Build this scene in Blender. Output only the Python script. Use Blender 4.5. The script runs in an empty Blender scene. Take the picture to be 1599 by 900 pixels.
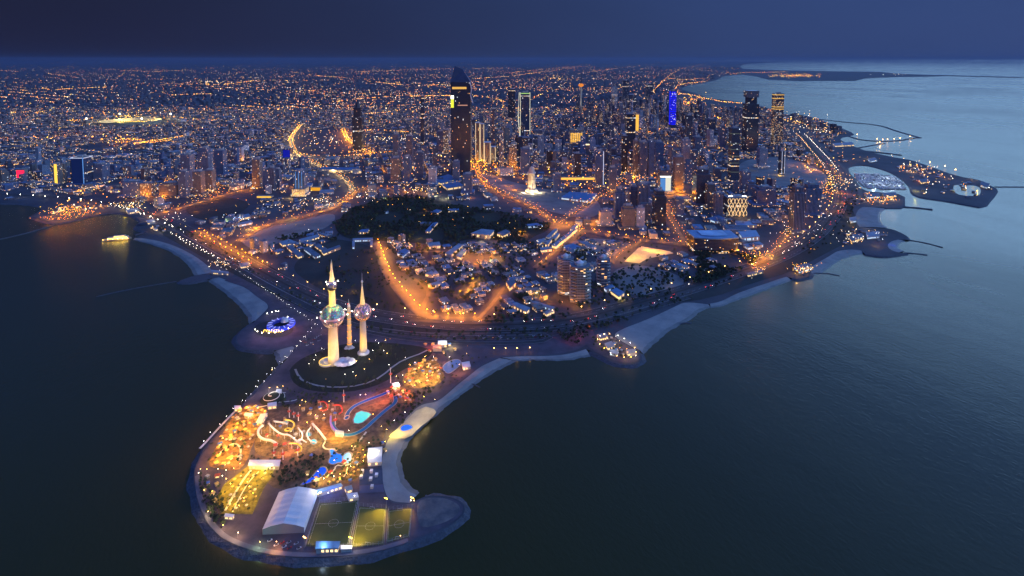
import bpy, bmesh, math, random
import numpy as np
from mathutils import Vector, Matrix
from mathutils.geometry import tessellate_polygon
R = math.radians
random.seed(7)
rng = random.Random(11)

# ---------------------------------------------------------------- camera, world, sun, exposure
CAM_H, F, PITCH, PPY, PPX = 490.0, 880.0, R(4.0), 153.5, 799.5
sc = bpy.context.scene
COL = sc.collection
cd = bpy.data.cameras.new('camera')
cam = bpy.data.objects.new('camera', cd)
COL.objects.link(cam)
cam.location = (0, 0, CAM_H)
cam.rotation_euler = (R(90) - PITCH, 0, 0)
cd.sensor_width = 36.0
cd.lens = 36.0 * F / 1599.0
cd.shift_y = -(449.5 - PPY) / 1599.0
cd.clip_start = 1.0
cd.clip_end = 1.2e6
sc.camera = cam

W = bpy.data.worlds.new('World')
sc.world = W
W.use_nodes = True
nt = W.node_tree
nt.nodes.clear()
def N(t, **k):
    n = nt.nodes.new(t)
    for a, b in k.items():
        setattr(n, a, b)
    return n
out = N('ShaderNodeOutputWorld')
tc = N('ShaderNodeTexCoord')
sep = N('ShaderNodeSeparateXYZ')
nt.links.new(tc.outputs['Generated'], sep.inputs[0])
# side: 0 on the dark eastern side, 1 towards the western afterglow
side = N('ShaderNodeMapRange', interpolation_type='SMOOTHSTEP')
side.inputs[1].default_value, side.inputs[2].default_value = -0.75, 0.9
nt.links.new(sep.outputs['X'], side.inputs[0])
band = N('ShaderNodeMixRGB')
band.inputs[1].default_value = (0.0115, 0.0150, 0.044, 1)
band.inputs[2].default_value = (0.033, 0.068, 0.205, 1)
nt.links.new(side.outputs[0], band.inputs[0])
upper = N('ShaderNodeMixRGB')
upper.inputs[1].default_value = (0.048, 0.130, 0.560, 1)
upper.inputs[2].default_value = (0.20, 0.52, 1.60, 1)
side2 = N('ShaderNodeMapRange', interpolation_type='SMOOTHSTEP')
side2.inputs[1].default_value, side2.inputs[2].default_value = -0.25, 0.80
nt.links.new(sep.outputs['X'], side2.inputs[0])
nt.links.new(side2.outputs[0], upper.inputs[0])
rise = N('ShaderNodeMapRange', interpolation_type='SMOOTHSTEP')
rise.inputs[1].default_value, rise.inputs[2].default_value = 0.12, 0.5
nt.links.new(sep.outputs['Z'], rise.inputs[0])
skymix = N('ShaderNodeMixRGB')
nt.links.new(rise.outputs[0], skymix.inputs[0])
nt.links.new(band.outputs[0], skymix.inputs[1])
nt.links.new(upper.outputs[0], skymix.inputs[2])
# afterglow: a brighter belt of sky above the western bay, higher than the cloud bank on the horizon
gx_ = N('ShaderNodeMapRange', interpolation_type='SMOOTHSTEP')
gx_.inputs[1].default_value, gx_.inputs[2].default_value = 0.16, 0.62
nt.links.new(sep.outputs['X'], gx_.inputs[0])
gr = N('ShaderNodeValToRGB')
e_ = gr.color_ramp.elements
e_[0].position = 0.115; e_[0].color = (0, 0, 0, 1)
e_[1].position = 0.21; e_[1].color = (1, 1, 1, 1)
q_ = e_.new(0.28); q_.color = (.6, .6, .6, 1)
q_ = e_.new(0.38); q_.color = (.02, .02, .02, 1)
q_ = e_.new(0.70); q_.color = (0, 0, 0, 1)
nt.links.new(sep.outputs['Z'], gr.inputs[0])
gm = N('ShaderNodeMath', operation='MULTIPLY')
nt.links.new(gx_.outputs[0], gm.inputs[0]); nt.links.new(gr.outputs[0], gm.inputs[1])
gc = N('ShaderNodeVectorMath', operation='SCALE')
gc.inputs[0].default_value = (1.8, 3.15, 4.6)
nt.links.new(gm.outputs[0], gc.inputs['Scale'])
ga = N('ShaderNodeVectorMath', operation='ADD')
nt.links.new(skymix.outputs[0], ga.inputs[0]); nt.links.new(gc.outputs[0], ga.inputs[1])
# thin uneven cloud veil
cn = N('ShaderNodeTexNoise')
cn.inputs['Scale'].default_value = 2.2
cn.inputs['Detail'].default_value = 4
cmap = N('ShaderNodeMapping')
cmap.inputs['Scale'].default_value = (1, 1, 3)
nt.links.new(tc.outputs['Generated'], cmap.inputs[0])
nt.links.new(cmap.outputs[0], cn.inputs['Vector'])
veil = N('ShaderNodeMapRange')
veil.inputs[1].default_value, veil.inputs[2].default_value = 0.3, 0.7
veil.inputs[3].default_value, veil.inputs[4].default_value = 0.93, 1.06
nt.links.new(cn.outputs['Fac'], veil.inputs[0])
vm = N('ShaderNodeVectorMath', operation='SCALE')
nt.links.new(ga.outputs[0], vm.inputs[0])
nt.links.new(veil.outputs[0], vm.inputs['Scale'])
bg = N('ShaderNodeBackground')
bg.inputs['Strength'].default_value = 1.0
nt.links.new(vm.outputs[0], bg.inputs['Color'])
sky = N('ShaderNodeTexSky', sky_type='NISHITA')
sky.sun_disc = False
sky.sun_elevation = R(1.0)
sky.sun_rotation = R(75)
bg2 = N('ShaderNodeBackground')
bg2.inputs['Strength'].default_value = 0.0015
nt.links.new(sky.outputs[0], bg2.inputs['Color'])
add = N('ShaderNodeAddShader')
nt.links.new(bg.outputs[0], add.inputs[0])
nt.links.new(bg2.outputs[0], add.inputs[1])
nt.links.new(add.outputs[0], out.inputs['Surface'])

sd = bpy.data.lights.new('afterglow_sun', 'SUN')
sd.energy = 0.03
sd.angle = R(30)
sd.cycles.use_multiple_importance_sampling = False
sd.color = (1.0, 0.86, 0.74)
so = bpy.data.objects.new('afterglow_sun', sd)
so.rotation_euler = (R(78), 0, R(90 + 15))
COL.objects.link(so)

sc.view_settings.view_transform = 'Standard'
sc.view_settings.look = 'None'
sc.view_settings.exposure = 0.0
sc.view_settings.gamma = 1.0
sc.view_settings.use_curve_mapping = False
cy = sc.cycles
cy.max_bounces = 4
cy.diffuse_bounces = 1
cy.glossy_bounces = 2
cy.transmission_bounces = 2
cy.volume_bounces = 0
cy.transparent_max_bounces = 4
cy.sample_clamp_indirect = 2.0
cy.sample_clamp_direct = 0.0
cy.caustics_reflective = False
cy.caustics_refractive = False
cy.use_denoising = True
cy.use_light_tree = True
cy.use_adaptive_sampling = False
cy.adaptive_threshold = 0.02

# ---------------------------------------------------------------- pixel of the photograph -> point in the place
def G(px, py, z=0.0):
    u, v = (px - PPX) / F, (PPY - py) / F
    c, s = math.cos(PITCH), math.sin(PITCH)
    d = Vector((u, v * s + c, v * c - s))
    t = (z - CAM_H) / d.z
    return Vector((d.x * t, d.y * t, z))
def proj(x, y, z):
    c, s = math.cos(PITCH), math.sin(PITCH)
    yy, zz = y, z - CAM_H
    depth = yy * c - zz * s
    up = yy * s + zz * c
    return PPX + F * x / depth, PPY - F * up / depth
def height_at(base, top_py, z0=3.0):
    """height of something standing at ground pixel base whose top shows at row top_py"""
    p = G(base[0], base[1], z0)
    c, s = math.cos(PITCH), math.sin(PITCH)
    v = (PPY - top_py) / F
    # (y s + zz c) = v (y c - zz s)
    zz = p.y * (v * c - s) / (c + v * s)
    return zz + CAM_H - z0
def mpp(py, z=3.0):
    return G(800, py, z).y / F
def smooth(pts, n=2, closed=False):
    pts = [Vector(p) for p in pts]
    for _ in range(n):
        q = []
        m = len(pts)
        rngi = range(m) if closed else range(m - 1)
        if not closed: q.append(pts[0])
        for i in rngi:
            a, b = pts[i], pts[(i + 1) % m]
            q.append(a.lerp(b, .25)); q.append(a.lerp(b, .75))
        if not closed: q.append(pts[-1])
        pts = q
    return pts
LZ = 3.0
def P(pts, z=LZ, sm=0, closed=True):
    r = [G(a, b, z) for a, b in pts]
    return smooth(r, sm, closed) if sm else r
def resample(pts, step):
    pts = [Vector(p) for p in pts]
    out, carry = [pts[0].copy()], 0.0
    for a, b in zip(pts, pts[1:]):
        L = (b - a).length
        t = step - carry
        while t <= L and L > 0:
            out.append(a.lerp(b, t / L)); t += step
        carry = L - (t - step)
    return out
def resample_n(pts, n):
    pts = [Vector(p) for p in pts]
    ls = [0.0]
    for a, b in zip(pts, pts[1:]): ls.append(ls[-1] + (b - a).length)
    out, j = [], 0
    for k in range(n):
        s = ls[-1] * k / (n - 1)
        while j < len(pts) - 2 and ls[j + 1] < s: j += 1
        d = ls[j + 1] - ls[j]
        out.append(pts[j].lerp(pts[j + 1], 0 if d == 0 else min(1, (s - ls[j]) / d)))
    return out
def inside(x, y, poly):
    c, n, j = False, len(poly), len(poly) - 1
    for i in range(n):
        xi, yi, xj, yj = poly[i][0], poly[i][1], poly[j][0], poly[j][1]
        if (yi > y) != (yj > y) and x < (xj - xi) * (y - yi) / (yj - yi) + xi: c = not c
        j = i
    return c

# ---------------------------------------------------------------- mesh builder
class MB:
    def __init__(s):
        s.v, s.f, s.m, s.uv = [], [], [], []
    def face(s, idx, mi=0, uv=None):
        s.f.append(idx); s.m.append(mi); s.uv.append(uv if uv else [(0, 0)] * len(idx))
    def prism(s, poly, z0, z1, mi=0, top=None, bottom=False, taper=1.0, twist=0.0, floors0=0.0):
        """poly: list of (x,y); walls carry metre UVs; top material index"""
        n = len(poly); b = len(s.v)
        cx = sum(p[0] for p in poly) / n; cyy = sum(p[1] for p in poly) / n
        ar = sum(poly[i][0] * poly[(i + 1) % n][1] - poly[(i + 1) % n][0] * poly[i][1] for i in range(n))
        if ar < 0: poly = list(reversed(poly))
        for p in poly: s.v.append((p[0], p[1], z0))
        ct, st = math.cos(twist), math.sin(twist)
        for p in poly:
            dx, dy = (p[0] - cx) * taper, (p[1] - cyy) * taper
            s.v.append((cx + dx * ct - dy * st, cyy + dx * st + dy * ct, z1))
        u = 0.0
        for i in range(n):
            j = (i + 1) % n
            L = math.hypot(poly[j][0] - poly[i][0], poly[j][1] - poly[i][1])
            s.face((b + i, b + j, b + n + j, b + n + i), mi, [(u, z0 - floors0), (u + L, z0 - floors0), (u + L, z1 - floors0), (u, z1 - floors0)])
            u += L + 1.7
        top = mi if top is None else top
        if n <= 4:
            s.face(tuple(b + n + i for i in range(n)), top)
        else:
            tri = tessellate_polygon([[Vector((p[0], p[1], 0)) for p in poly]])
            for t in tri:
                a = [poly[k] for k in t]
                cr = (a[1][0] - a[0][0]) * (a[2][1] - a[0][1]) - (a[1][1] - a[0][1]) * (a[2][0] - a[0][0])
                s.face(tuple(b + n + k for k in (t if cr > 0 else reversed(t))), top)
        if bottom: s.face(tuple(b + i for i in reversed(range(n))), mi)
    def box(s, cx, cy, z0, w, d, h, rot=0.0, mi=0, top=None, taper=1.0, bottom=False):
        c, sn = math.cos(rot), math.sin(rot)
        poly = [(cx + a * c - b * sn, cy + a * sn + b * c) for a, b in ((-w / 2, -d / 2), (w / 2, -d / 2), (w / 2, d / 2), (-w / 2, d / 2))]
        s.prism(poly, z0, z0 + h, mi, top, bottom, taper)
    def lathe(s, prof, seg=24, cx=0, cy=0, mi=0, cap=True):
        b = len(s.v)
        for r, z in prof:
            for k in range(seg):
                a = 2 * math.pi * k / seg
                s.v.append((cx + r * math.cos(a), cy + r * math.sin(a), z))
        for i in range(len(prof) - 1):
            for k in range(seg):
                k2 = (k + 1) % seg
                s.face((b + i * seg + k, b + i * seg + k2, b + (i + 1) * seg + k2, b + (i + 1) * seg + k), mi)
        if cap:
            s.face(tuple(b + (len(prof) - 1) * seg + k for k in range(seg)), mi)
    def tube(s, pts, r, seg=6, mi=0, r2=None):
        pts = [Vector(p) for p in pts]
        b = len(s.v); n = len(pts)
        for i, p in enumerate(pts):
            d = (pts[min(i + 1, n - 1)] - pts[max(i - 1, 0)])
            if d.length == 0: d = Vector((0, 0, 1))
            d.normalize()
            a = d.cross(Vector((0, 0, 1)))
            if a.length < 1e-3: a = Vector((1, 0, 0))
            a.normalize(); c = a.cross(d)
            rr = r if r2 is None else r + (r2 - r) * i / max(1, n - 1)
            for k in range(seg):
                t = 2 * math.pi * k / seg
                s.v.append(tuple(p + a * (rr * math.cos(t)) + c * (rr * math.sin(t))))
        for i in range(n - 1):
            for k in range(seg):
                k2 = (k + 1) % seg
                s.face((b + i * seg + k, b + i * seg + k2, b + (i + 1) * seg + k2, b + (i + 1) * seg + k), mi)
        s.face(tuple(b + k for k in reversed(range(seg))), mi)
        s.face(tuple(b + (n - 1) * seg + k for k in range(seg)), mi)
    def sheet(s, poly, z=None, mi=0):
        """flat polygon; poly may be Vector with z"""
        b = len(s.v)
        for p in poly: s.v.append((p[0], p[1], z if z is not None else p[2]))
        tri = tessellate_polygon([[Vector((p[0], p[1], 0)) for p in poly]])
        for t in tri:
            a = [poly[k] for k in t]
            cr = (a[1][0] - a[0][0]) * (a[2][1] - a[0][1]) - (a[1][1] - a[0][1]) * (a[2][0] - a[0][0])
            if abs(cr) < 1e-9: continue
            s.face(tuple(b + k for k in (t if cr > 0 else reversed(t))), mi)
    def strip(s, a, c, mi=0, uvw=None):
        """quads between two polylines of equal length"""
        b = len(s.v); n = len(a)
        for p in a: s.v.append(tuple(p))
        for p in c: s.v.append(tuple(p))
        u = 0
        for i in range(n - 1):
            L = (Vector(a[i + 1]) - Vector(a[i])).length
            s.face((b + i, b + i + 1, b + n + i + 1, b + n + i), mi, [(u, 0), (u + L, 0), (u + L, 1), (u, 1)])
            u += L
    def ribbon(s, pts, w, z, mi=0, off=0.0):
        pts = [Vector((p[0], p[1], z)) for p in pts]
        n = len(pts); A, B = [], []
        for i in range(n):
            d = pts[min(i + 1, n - 1)] - pts[max(i - 1, 0)]
            d.z = 0; d.normalize()
            nrm = Vector((-d.y, d.x, 0))
            A.append(pts[i] + nrm * (off - w / 2)); B.append(pts[i] + nrm * (off + w / 2))
        s.strip(A, B, mi)
    def octa(s, x, y, z, r, mi=0):
        b = len(s.v)
        s.v += [(x + r, y, z), (x, y + r, z), (x - r, y, z), (x, y - r, z), (x, y, z + r), (x, y, z - r)]
        for i in range(4):
            j = (i + 1) % 4
            s.face((b + i, b + j, b + 4), mi); s.face((b + j, b + i, b + 5), mi)
    def build(s, name, mats, parent=None, smooth_=False, loc=None):
        me = bpy.data.meshes.new(name)
        v = s.v
        if loc is not None:
            v = [(a - loc[0], b - loc[1], c - loc[2]) for a, b, c in v]
        me.from_pydata(v, [], s.f)
        if not isinstance(mats, (list, tuple)): mats = [mats]
        for m in mats: me.materials.append(m)
        if len(s.f):
            me.polygons.foreach_set('material_index', s.m)
            ul = me.uv_layers.new(name='UVMap')
            flat = [c for f in s.uv for p in f for c in p]
            ul.data.foreach_set('uv', flat)
            if smooth_: me.polygons.foreach_set('use_smooth', [True] * len(s.f))
        me.update()
        o = bpy.data.objects.new(name, me)
        if loc is not None: o.location = loc
        COL.objects.link(o)
        if parent is not None: o.parent = parent
        return o
def tag(o, label=None, cat=None, group=None, kind=None):
    if label: o['label'] = label
    if cat: o['category'] = cat
    if group: o['group'] = group
    if kind: o['kind'] = kind
    return o
def empty(name, loc, label=None, cat=None, group=None, rz=0.0):
    o = bpy.data.objects.new(name, None)
    o.empty_display_size = 1
    o.location = loc; o.rotation_euler = (0, 0, rz)
    COL.objects.link(o)
    return tag(o, label, cat, group)
def struct(o):
    o['kind'] = 'structure'; return o

# ---------------------------------------------------------------- materials
class NT:
    def __init__(s, m):
        s.t = m.node_tree; s.t.nodes.clear()
    def n(s, t, ins=None, **k):
        n = s.t.nodes.new(t)
        for a, b in k.items(): setattr(n, a, b)
        if ins:
            for a, b in ins.items():
                if hasattr(b, 'is_output') or isinstance(b, bpy.types.NodeSocket): s.t.links.new(b, n.inputs[a])
                else: n.inputs[a].default_value = b
        return n
    def l(s, a, b): s.t.links.new(a, b)
    def math(s, op, a, b=0.0, c=None):
        n = s.t.nodes.new('ShaderNodeMath'); n.operation = op
        for i, x in enumerate((a, b) if c is None else (a, b, c)):
            if isinstance(x, bpy.types.NodeSocket): s.t.links.new(x, n.inputs[i])
            else: n.inputs[i].default_value = x
        return n.outputs[0]
MATS = {}
def newmat(name):
    m = bpy.data.materials.new(name); m.use_nodes = True
    MATS[name] = m
    return m, NT(m)
def mat(name, col, rough=0.8, vary=0.18, scale=0.02, metal=0.0, col2=None, detail=5, spec=0.3, bump=0.0, bscale=0.5):
    """matt surface with two-scale procedural variation in world metres"""
    m, t = newmat(name)
    g = t.n('ShaderNodeNewGeometry')
    n1 = t.n('ShaderNodeTexNoise', {'Vector': g.outputs['Position'], 'Scale': scale, 'Detail': detail, 'Roughness': 0.65})
    r = t.n('ShaderNodeMapRange', {0: n1.outputs['Fac'], 1: 0.32, 2: 0.68})
    c2 = col2 if col2 else tuple(c * (1 - vary * 1.6) for c in col)
    c1 = col if col2 else tuple(min(1, c * (1 + vary)) for c in col)
    mx = t.n('ShaderNodeMixRGB', {0: r.outputs[0], 1: (*c1, 1), 2: (*c2, 1)})
    b = t.n('ShaderNodeBsdfPrincipled', {'Base Color': mx.outputs[0], 'Roughness': rough, 'Metallic': metal, 'Specular IOR Level': spec})
    if bump:
        n2 = t.n('ShaderNodeTexNoise', {'Vector': g.outputs['Position'], 'Scale': bscale, 'Detail': 3})
        bp = t.n('ShaderNodeBump', {'Strength': bump, 'Distance': 1.0, 'Height': n2.outputs['Fac']})
        t.l(bp.outputs[0], b.inputs['Normal'])
    o = t.n('ShaderNodeOutputMaterial'); t.l(b.outputs[0], o.inputs[0])
    return m
def emis(name, col, strength, sample='NONE'):
    m, t = newmat(name)
    e = t.n('ShaderNodeEmission', {'Color': (*col, 1), 'Strength': strength})
    o = t.n('ShaderNodeOutputMaterial'); t.l(e.outputs[0], o.inputs[0])
    m.cycles.emission_sampling = sample
    return m
AMBER, WARM, YEL, WHITE, COOL = (1.0, .285, .006), (1.0, .50, .12), (1.0, .60, .05), (1.0, .84, .62), (.55, .76, 1.0)

def water_mat():
    m, t = newmat('sea_water')
    g = t.n('ShaderNodeNewGeometry')
    mp = t.n('ShaderNodeMapping', {'Vector': g.outputs['Position'], 'Scale': (1, 1, 1), 'Rotation': (0, 0, R(-28))})
    sq = t.n('ShaderNodeVectorMath', {0: mp.outputs[0], 1: (1.0, 0.5, 1.0)}, operation='MULTIPLY')
    n1 = t.n('ShaderNodeTexNoise', {'Vector': sq.outputs[0], 'Scale': 0.22, 'Detail': 4, 'Roughness': .65, 'Distortion': .5})
    n2 = t.n('ShaderNodeTexNoise', {'Vector': sq.outputs[0], 'Scale': 0.016, 'Detail': 3})
    h = t.math('ADD', t.math('MULTIPLY', n1.outputs['Fac'], 0.8), t.math('MULTIPLY', n2.outputs['Fac'], 1.6))
    bp = t.n('ShaderNodeBump', {'Strength': 0.7, 'Distance': .55, 'Height': h})
    # calmer and rougher streaks drifting over the bay
    n3 = t.n('ShaderNodeTexNoise', {'Vector': sq.outputs[0], 'Scale': 0.0011, 'Detail': 4, 'Distortion': 1.0})
    r = t.n('ShaderNodeMapRange', {0: n3.outputs['Fac'], 1: .35, 2: .7, 3: .2, 4: .32})
    base = t.n('ShaderNodeMixRGB', {0: n3.outputs['Fac'], 1: (.034, .028, .003, 1), 2: (.044, .036, .004, 1)})
    b = t.n('ShaderNodeBsdfPrincipled', {'Base Color': base.outputs[0], 'Roughness': r.outputs[0], 'IOR': 1.333, 'Normal': bp.outputs[0], 'Specular IOR Level': .28})
    o = t.n('ShaderNodeOutputMaterial'); t.l(b.outputs[0], o.inputs[0])
    return m
# ---------------------------------------------------------------- sea, land, beaches
M_water = water_mat()
M_land = mat('city_ground', (.085, .085, .095), .9, scale=.006, col2=(.035, .036, .042), detail=9)
M_sand = mat('beach_sand', (.34, .30, .26), .95, scale=.03, col2=(.20, .185, .17), detail=10)
M_wet = mat('wet_sand', (.16, .15, .13), .5, scale=.05)
M_rock = mat('revetment_rock', (.10, .10, .11), .9, scale=.25, col2=(.045, .045, .05), bump=1.0, bscale=.4)
M_pave = mat('promenade_paving', (.105, .08, .095), .85, scale=.05, col2=(.055, .045, .055))
M_asph = mat('asphalt', (.05, .05, .052), .85, scale=.05)
M_park = mat('park_grass', (.028, .036, .022), .95, scale=.02, col2=(.016, .02, .015))
M_lot = mat('sandy_lot', (.26, .235, .21), .95, scale=.012, col2=(.12, .112, .108), detail=10)

mb = MB()
S = 480000.0
mb.sheet([(-S, -3000), (S, -3000), (S, S), (-S, S)], 0.0)
struct(mb.build('sea', M_water))

# coast from far left round the headland to the far right; rock = revetment foot, beach = (shore line, inner line)
COAST = [
 ('none', [(-900, 340), (-300, 330), (0, 317)]),
 ('rock', [(0, 317), (40, 318), (72, 323), (60, 331), (46, 338), (60, 343), (85, 349), (110, 345), (150, 335), (175, 331), (195, 333), (215, 340), (222, 347), (213, 352), (212, 358), (224, 360), (232, 362), (222, 366), (210, 371)]),
 ('beach', [(208, 374), (236, 381), (266, 392), (285, 405), (298, 420), (303, 430)], [(212, 370), (250, 376), (279, 386), (307, 401), (326, 416), (334, 426)]),
 ('rock', [(318, 428), (303, 430), (280, 438), (283, 441), (300, 440), (324, 436)]),
 ('beach', [(322, 437), (338, 448), (352, 459), (366, 471), (380, 486), (388, 498), (391, 505)], [(342, 433), (362, 440), (380, 446), (400, 462), (422, 477), (412, 488), (399, 500)]),
 ('rock', [(396, 503), (378, 514), (368, 527), (368, 535), (378, 542), (398, 547), (428, 547)]),
 ('beach', [(428, 549), (430, 560), (435, 570)], [(436, 546), (464, 538), (452, 556)]),
 ('rock', [(440, 568), (424, 586), (402, 608), (382, 631), (362, 653), (347, 671), (332, 685), (320, 699), (308, 720), (302, 742), (303, 764), (309, 786), (318, 808), (331, 827), (348, 844), (380, 858), (420, 868), (480, 873), (560, 869), (580, 865), (640, 848), (700, 824), (723, 805), (727, 793), (720, 782), (702, 775), (680, 773), (664, 775)]),
 ('beach', [(654, 770), (641, 759), (632, 745), (628, 732), (626, 720), (628, 708), (634, 697), (644, 684), (660, 668), (675, 655), (692, 640), (710, 624), (722, 616), (740, 602), (760, 588), (780, 577), (806, 564)],
           [(640, 785), (608, 783), (600, 765), (597, 745), (596, 725), (598, 710), (602, 696), (604, 688), (622, 668), (640, 645), (660, 630), (682, 628), (700, 614), (715, 600), (735, 585), (750, 572), (780, 559)]),
 ('beach', [(806, 564), (830, 562), (860, 563), (890, 562), (905, 558), (922, 556)], [(784, 558), (810, 556), (840, 556), (870, 555), (895, 551), (915, 545)]),
 ('rock', [(922, 547), (938, 557), (956, 565), (970, 569), (988, 569), (1000, 565), (1003, 558), (1000, 551)]),
 ('beach', [(1004, 552), (1012, 546), (1025, 535), (1040, 521), (1055, 511), (1075, 502), (1088, 492), (1097, 484), (1109, 479)],
           [(998, 546), (980, 538), (955, 523), (975, 512), (1000, 503), (1030, 490), (1055, 478), (1070, 471), (1106, 475)]),
 ('beach', [(1110, 480), (1130, 477), (1145, 470), (1175, 460), (1200, 450), (1220, 443), (1236, 437)], [(1108, 474), (1126, 471), (1148, 459), (1173, 450), (1198, 442), (1214, 436), (1228, 432)]),
 ('rock', [(1236, 434), (1250, 436), (1268, 430), (1262, 422)]),
 ('beach', [(1270, 429), (1287, 425), (1300, 414), (1313, 406), (1328, 401), (1348, 396)], [(1262, 420), (1280, 408), (1295, 400), (1308, 391), (1330, 389), (1345, 391)]),
 ('rock', [(1350, 396), (1362, 398), (1380, 400), (1405, 397), (1415, 395)]),
 ('beach', [(1413, 392), (1405, 389), (1402, 384), (1406, 379), (1414, 376)], [(1404, 394), (1392, 391), (1385, 384), (1390, 377), (1402, 374)]),
 ('rock', [(1417, 374), (1416, 369), (1410, 365), (1400, 360), (1390, 357)]),
 ('beach', [(1388, 356), (1378, 350), (1374, 340), (1377, 331), (1385, 325)], [(1342, 354), (1337, 347), (1336, 336), (1340, 327), (1347, 323)]),
 ('rock', [(1380, 324), (1395, 324), (1408, 324), (1411, 315), (1409, 303), (1380, 300), (1347, 298), (1333, 279), (1320, 263), (1330, 258), (1352, 257), (1372, 262), (1390, 268), (1408, 278), (1421, 290), (1426, 303), (1437, 308), (1475, 313), (1507, 319), (1535, 324), (1547, 310), (1557, 294), (1545, 289), (1532, 281), (1495, 275), (1450, 259), (1425, 250), (1405, 247), (1370, 240), (1345, 233), (1320, 223), (1308, 215), (1330, 211), (1333, 208), (1315, 200), (1300, 195), (1290, 190), (1275, 184), (1250, 181), (1222, 178), (1200, 168), (1162, 160), (1130, 156), (1100, 152), (1093, 147), (1067, 141), (1063, 137), (1075, 133), (1100, 129), (1122, 124), (1127, 119), (1160, 116)]),
 ('none', [(1180, 119), (1200, 124), (1240, 126), (1335, 126), (1352, 122), (1400, 120), (1445, 119.5), (1480, 118.5), (1599, 121.5), (1700, 122), (1700, 120.8), (1599, 120.5), (1480, 117), (1445, 116.5), (1400, 114.5), (1375, 112), (1300, 111), (1200, 109), (1160, 107), (1155, 103), (1165, 100), (1200, 97.5), (1250, 96.0), (-1500, 96.0), (-1500, 340)]),
]
land, beach, wet, rev = [], MB(), MB(), MB()
BEACHPOLY = []
for kind, *pl in COAST:
    if kind == 'beach':
        n = max(len(pl[0]), len(pl[1])) * 4
        o_ = resample_n(smooth(P(pl[0], 0.05, 0), 2), n)
        i_ = resample_n(smooth(P(pl[1], LZ, 0), 2), n)
        BEACHPOLY.append([tuple(p) for p in o_] + [tuple(p) for p in reversed(i_)])
        a2, a3 = [], []
        for k_, p_ in enumerate(o_):
            if 0 < k_ < n - 1: p_ += Vector((.7 * math.sin(k_ * 1.9) + .6 * math.sin(k_ * .83), .8 * math.cos(k_ * 1.3) + .5 * math.sin(k_ * 2.9), 0))
        for p, q in zip(o_, i_):
            d = (q - p); d.z = 0
            L = max(d.length, .1); d.normalize()
            k = min(9.0, L * .25)
            r_ = p + d * k; r_.z = 0.9
            w_ = p - d * 5.0; w_.z = -0.6
            a2.append(r_); a3.append(w_)
        m2 = [p.lerp(q, .45) for p, q in zip(a2, i_)]
        for p in m2: p.z = 2.5
        beach.strip(a2, m2); beach.strip(m2, i_)
        wet.strip(a3, a2)
        land += [tuple(p) for p in i_]
    else:
        q = smooth(P(pl[0], LZ), 1) if kind == 'rock' else P(pl[0], LZ)
        land += [tuple(p) for p in q]
        if kind == 'rock':
            foot = []
            n = len(q)
            for i in range(n):
                d = q[min(i + 1, n - 1)] - q[max(i - 1, 0)]
                d.z = 0; d.normalize()
                sgn = Vector((d.y, -d.x, 0))
                wd = 8.5 + 1.5 * math.sin(i * 1.7)
                f_ = q[i] + sgn * wd
                f_.z = -1.0; foot.append(f_)
            mid = [a.lerp(b, .45) + Vector((0, 0, .5 * math.sin(k * 2.3))) for k, (a, b) in enumerate(zip(q, foot))]
            rev.strip(mid, q); rev.strip(foot, mid)
mbl = MB(); mbl.sheet([Vector(p) for p in land], LZ)
struct(mbl.build('land', M_land))
struct(beach.build('beach', M_sand)); struct(wet.build('wet_shore', M_wet)); struct(rev.build('rock_shore', M_rock))
LANDPOLY = [(p[0], p[1]) for p in land]

def zone(name, pts, m, z, sm=2, closed=True):
    b = MB(); b.sheet(P(pts, z, sm), z)
    return struct(b.build(name, m))
# headland paving
zone('promenade', [(345,436),(366,443),(384,449),(402,464),(424,478),(412,490),(396,504),(379,515),(370,527),(370,535),(380,541),(400,545),(434,545),(463,538),(450,558),(441,569),(425,587),(403,609),(383,632),(364,653),(349,671),(334,686),(322,700),(310,721),(304,742),(305,764),(311,785),(320,807),(333,825),(350,841),(381,855),(420,865),(480,870),(558,866),(578,862),(638,845),(698,821),(720,804),(724,793),(717,784),(702,777),(664,777),(640,787),(607,785),(598,765),(595,745),(594,725),(596,710),(600,694),(620,667),(638,644),(658,628),(680,627),(698,613),(713,599),(733,584),(748,571),(778,557),(810,554),(870,553),(912,543),(935,520),(900,505),(700,512),(560,492),(460,455),(400,428)], M_pave, LZ + .12, 1)
# ---------------------------------------------------------------- ground zones
M_scrub = mat('dark_scrub', (.045, .045, .04), .95, scale=.01, col2=(.02, .024, .022), detail=8)
M_conc = mat('pale_road', (.085, .08, .078), .8, scale=.03)
M_kerb = mat('kerb_stone', (.3, .29, .28), .8)
M_paint = mat('road_paint', (.7, .7, .68), .7, vary=.05)
def ell(cx, cy_, rx, ry, n=28, wob=0.0):
    return [(cx + rx * math.cos(2 * math.pi * k / n) * (1 + wob * math.sin(3 * k)), cy_ + ry * math.sin(2 * math.pi * k / n)) for k in range(n)]
PARK = [(520,350),(538,336),(556,323),(585,313),(620,307),(650,306),(690,314),(720,322),(760,328),(800,336),(835,344),(862,352),(852,362),(835,368),(815,382),(790,378),(760,372),(730,374),(700,380),(660,380),(620,377),(590,376),(570,370),(548,374),(530,366)]
TOWERGARDEN = [(448,582),(452,598),(470,609),(500,614),(540,614),(575,608),(604,597),(625,581),(648,570),(672,556),(676,548),(660,541),(630,537),(590,534),(555,534),(520,541),(490,551),(464,563)]
ZONES = {'park': PARK}
zone('park_lawn', PARK, M_park, LZ + .4)
zone('garden_lawn', TOWERGARDEN, M_park, LZ + .45)
zone('dark_field', [(470,400),(520,372),(545,376),(580,384),(592,400),(600,425),(612,448),(628,468),(646,492),(600,490),(560,478),(520,462),(480,440),(455,420)], M_scrub, LZ + .35)
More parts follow.
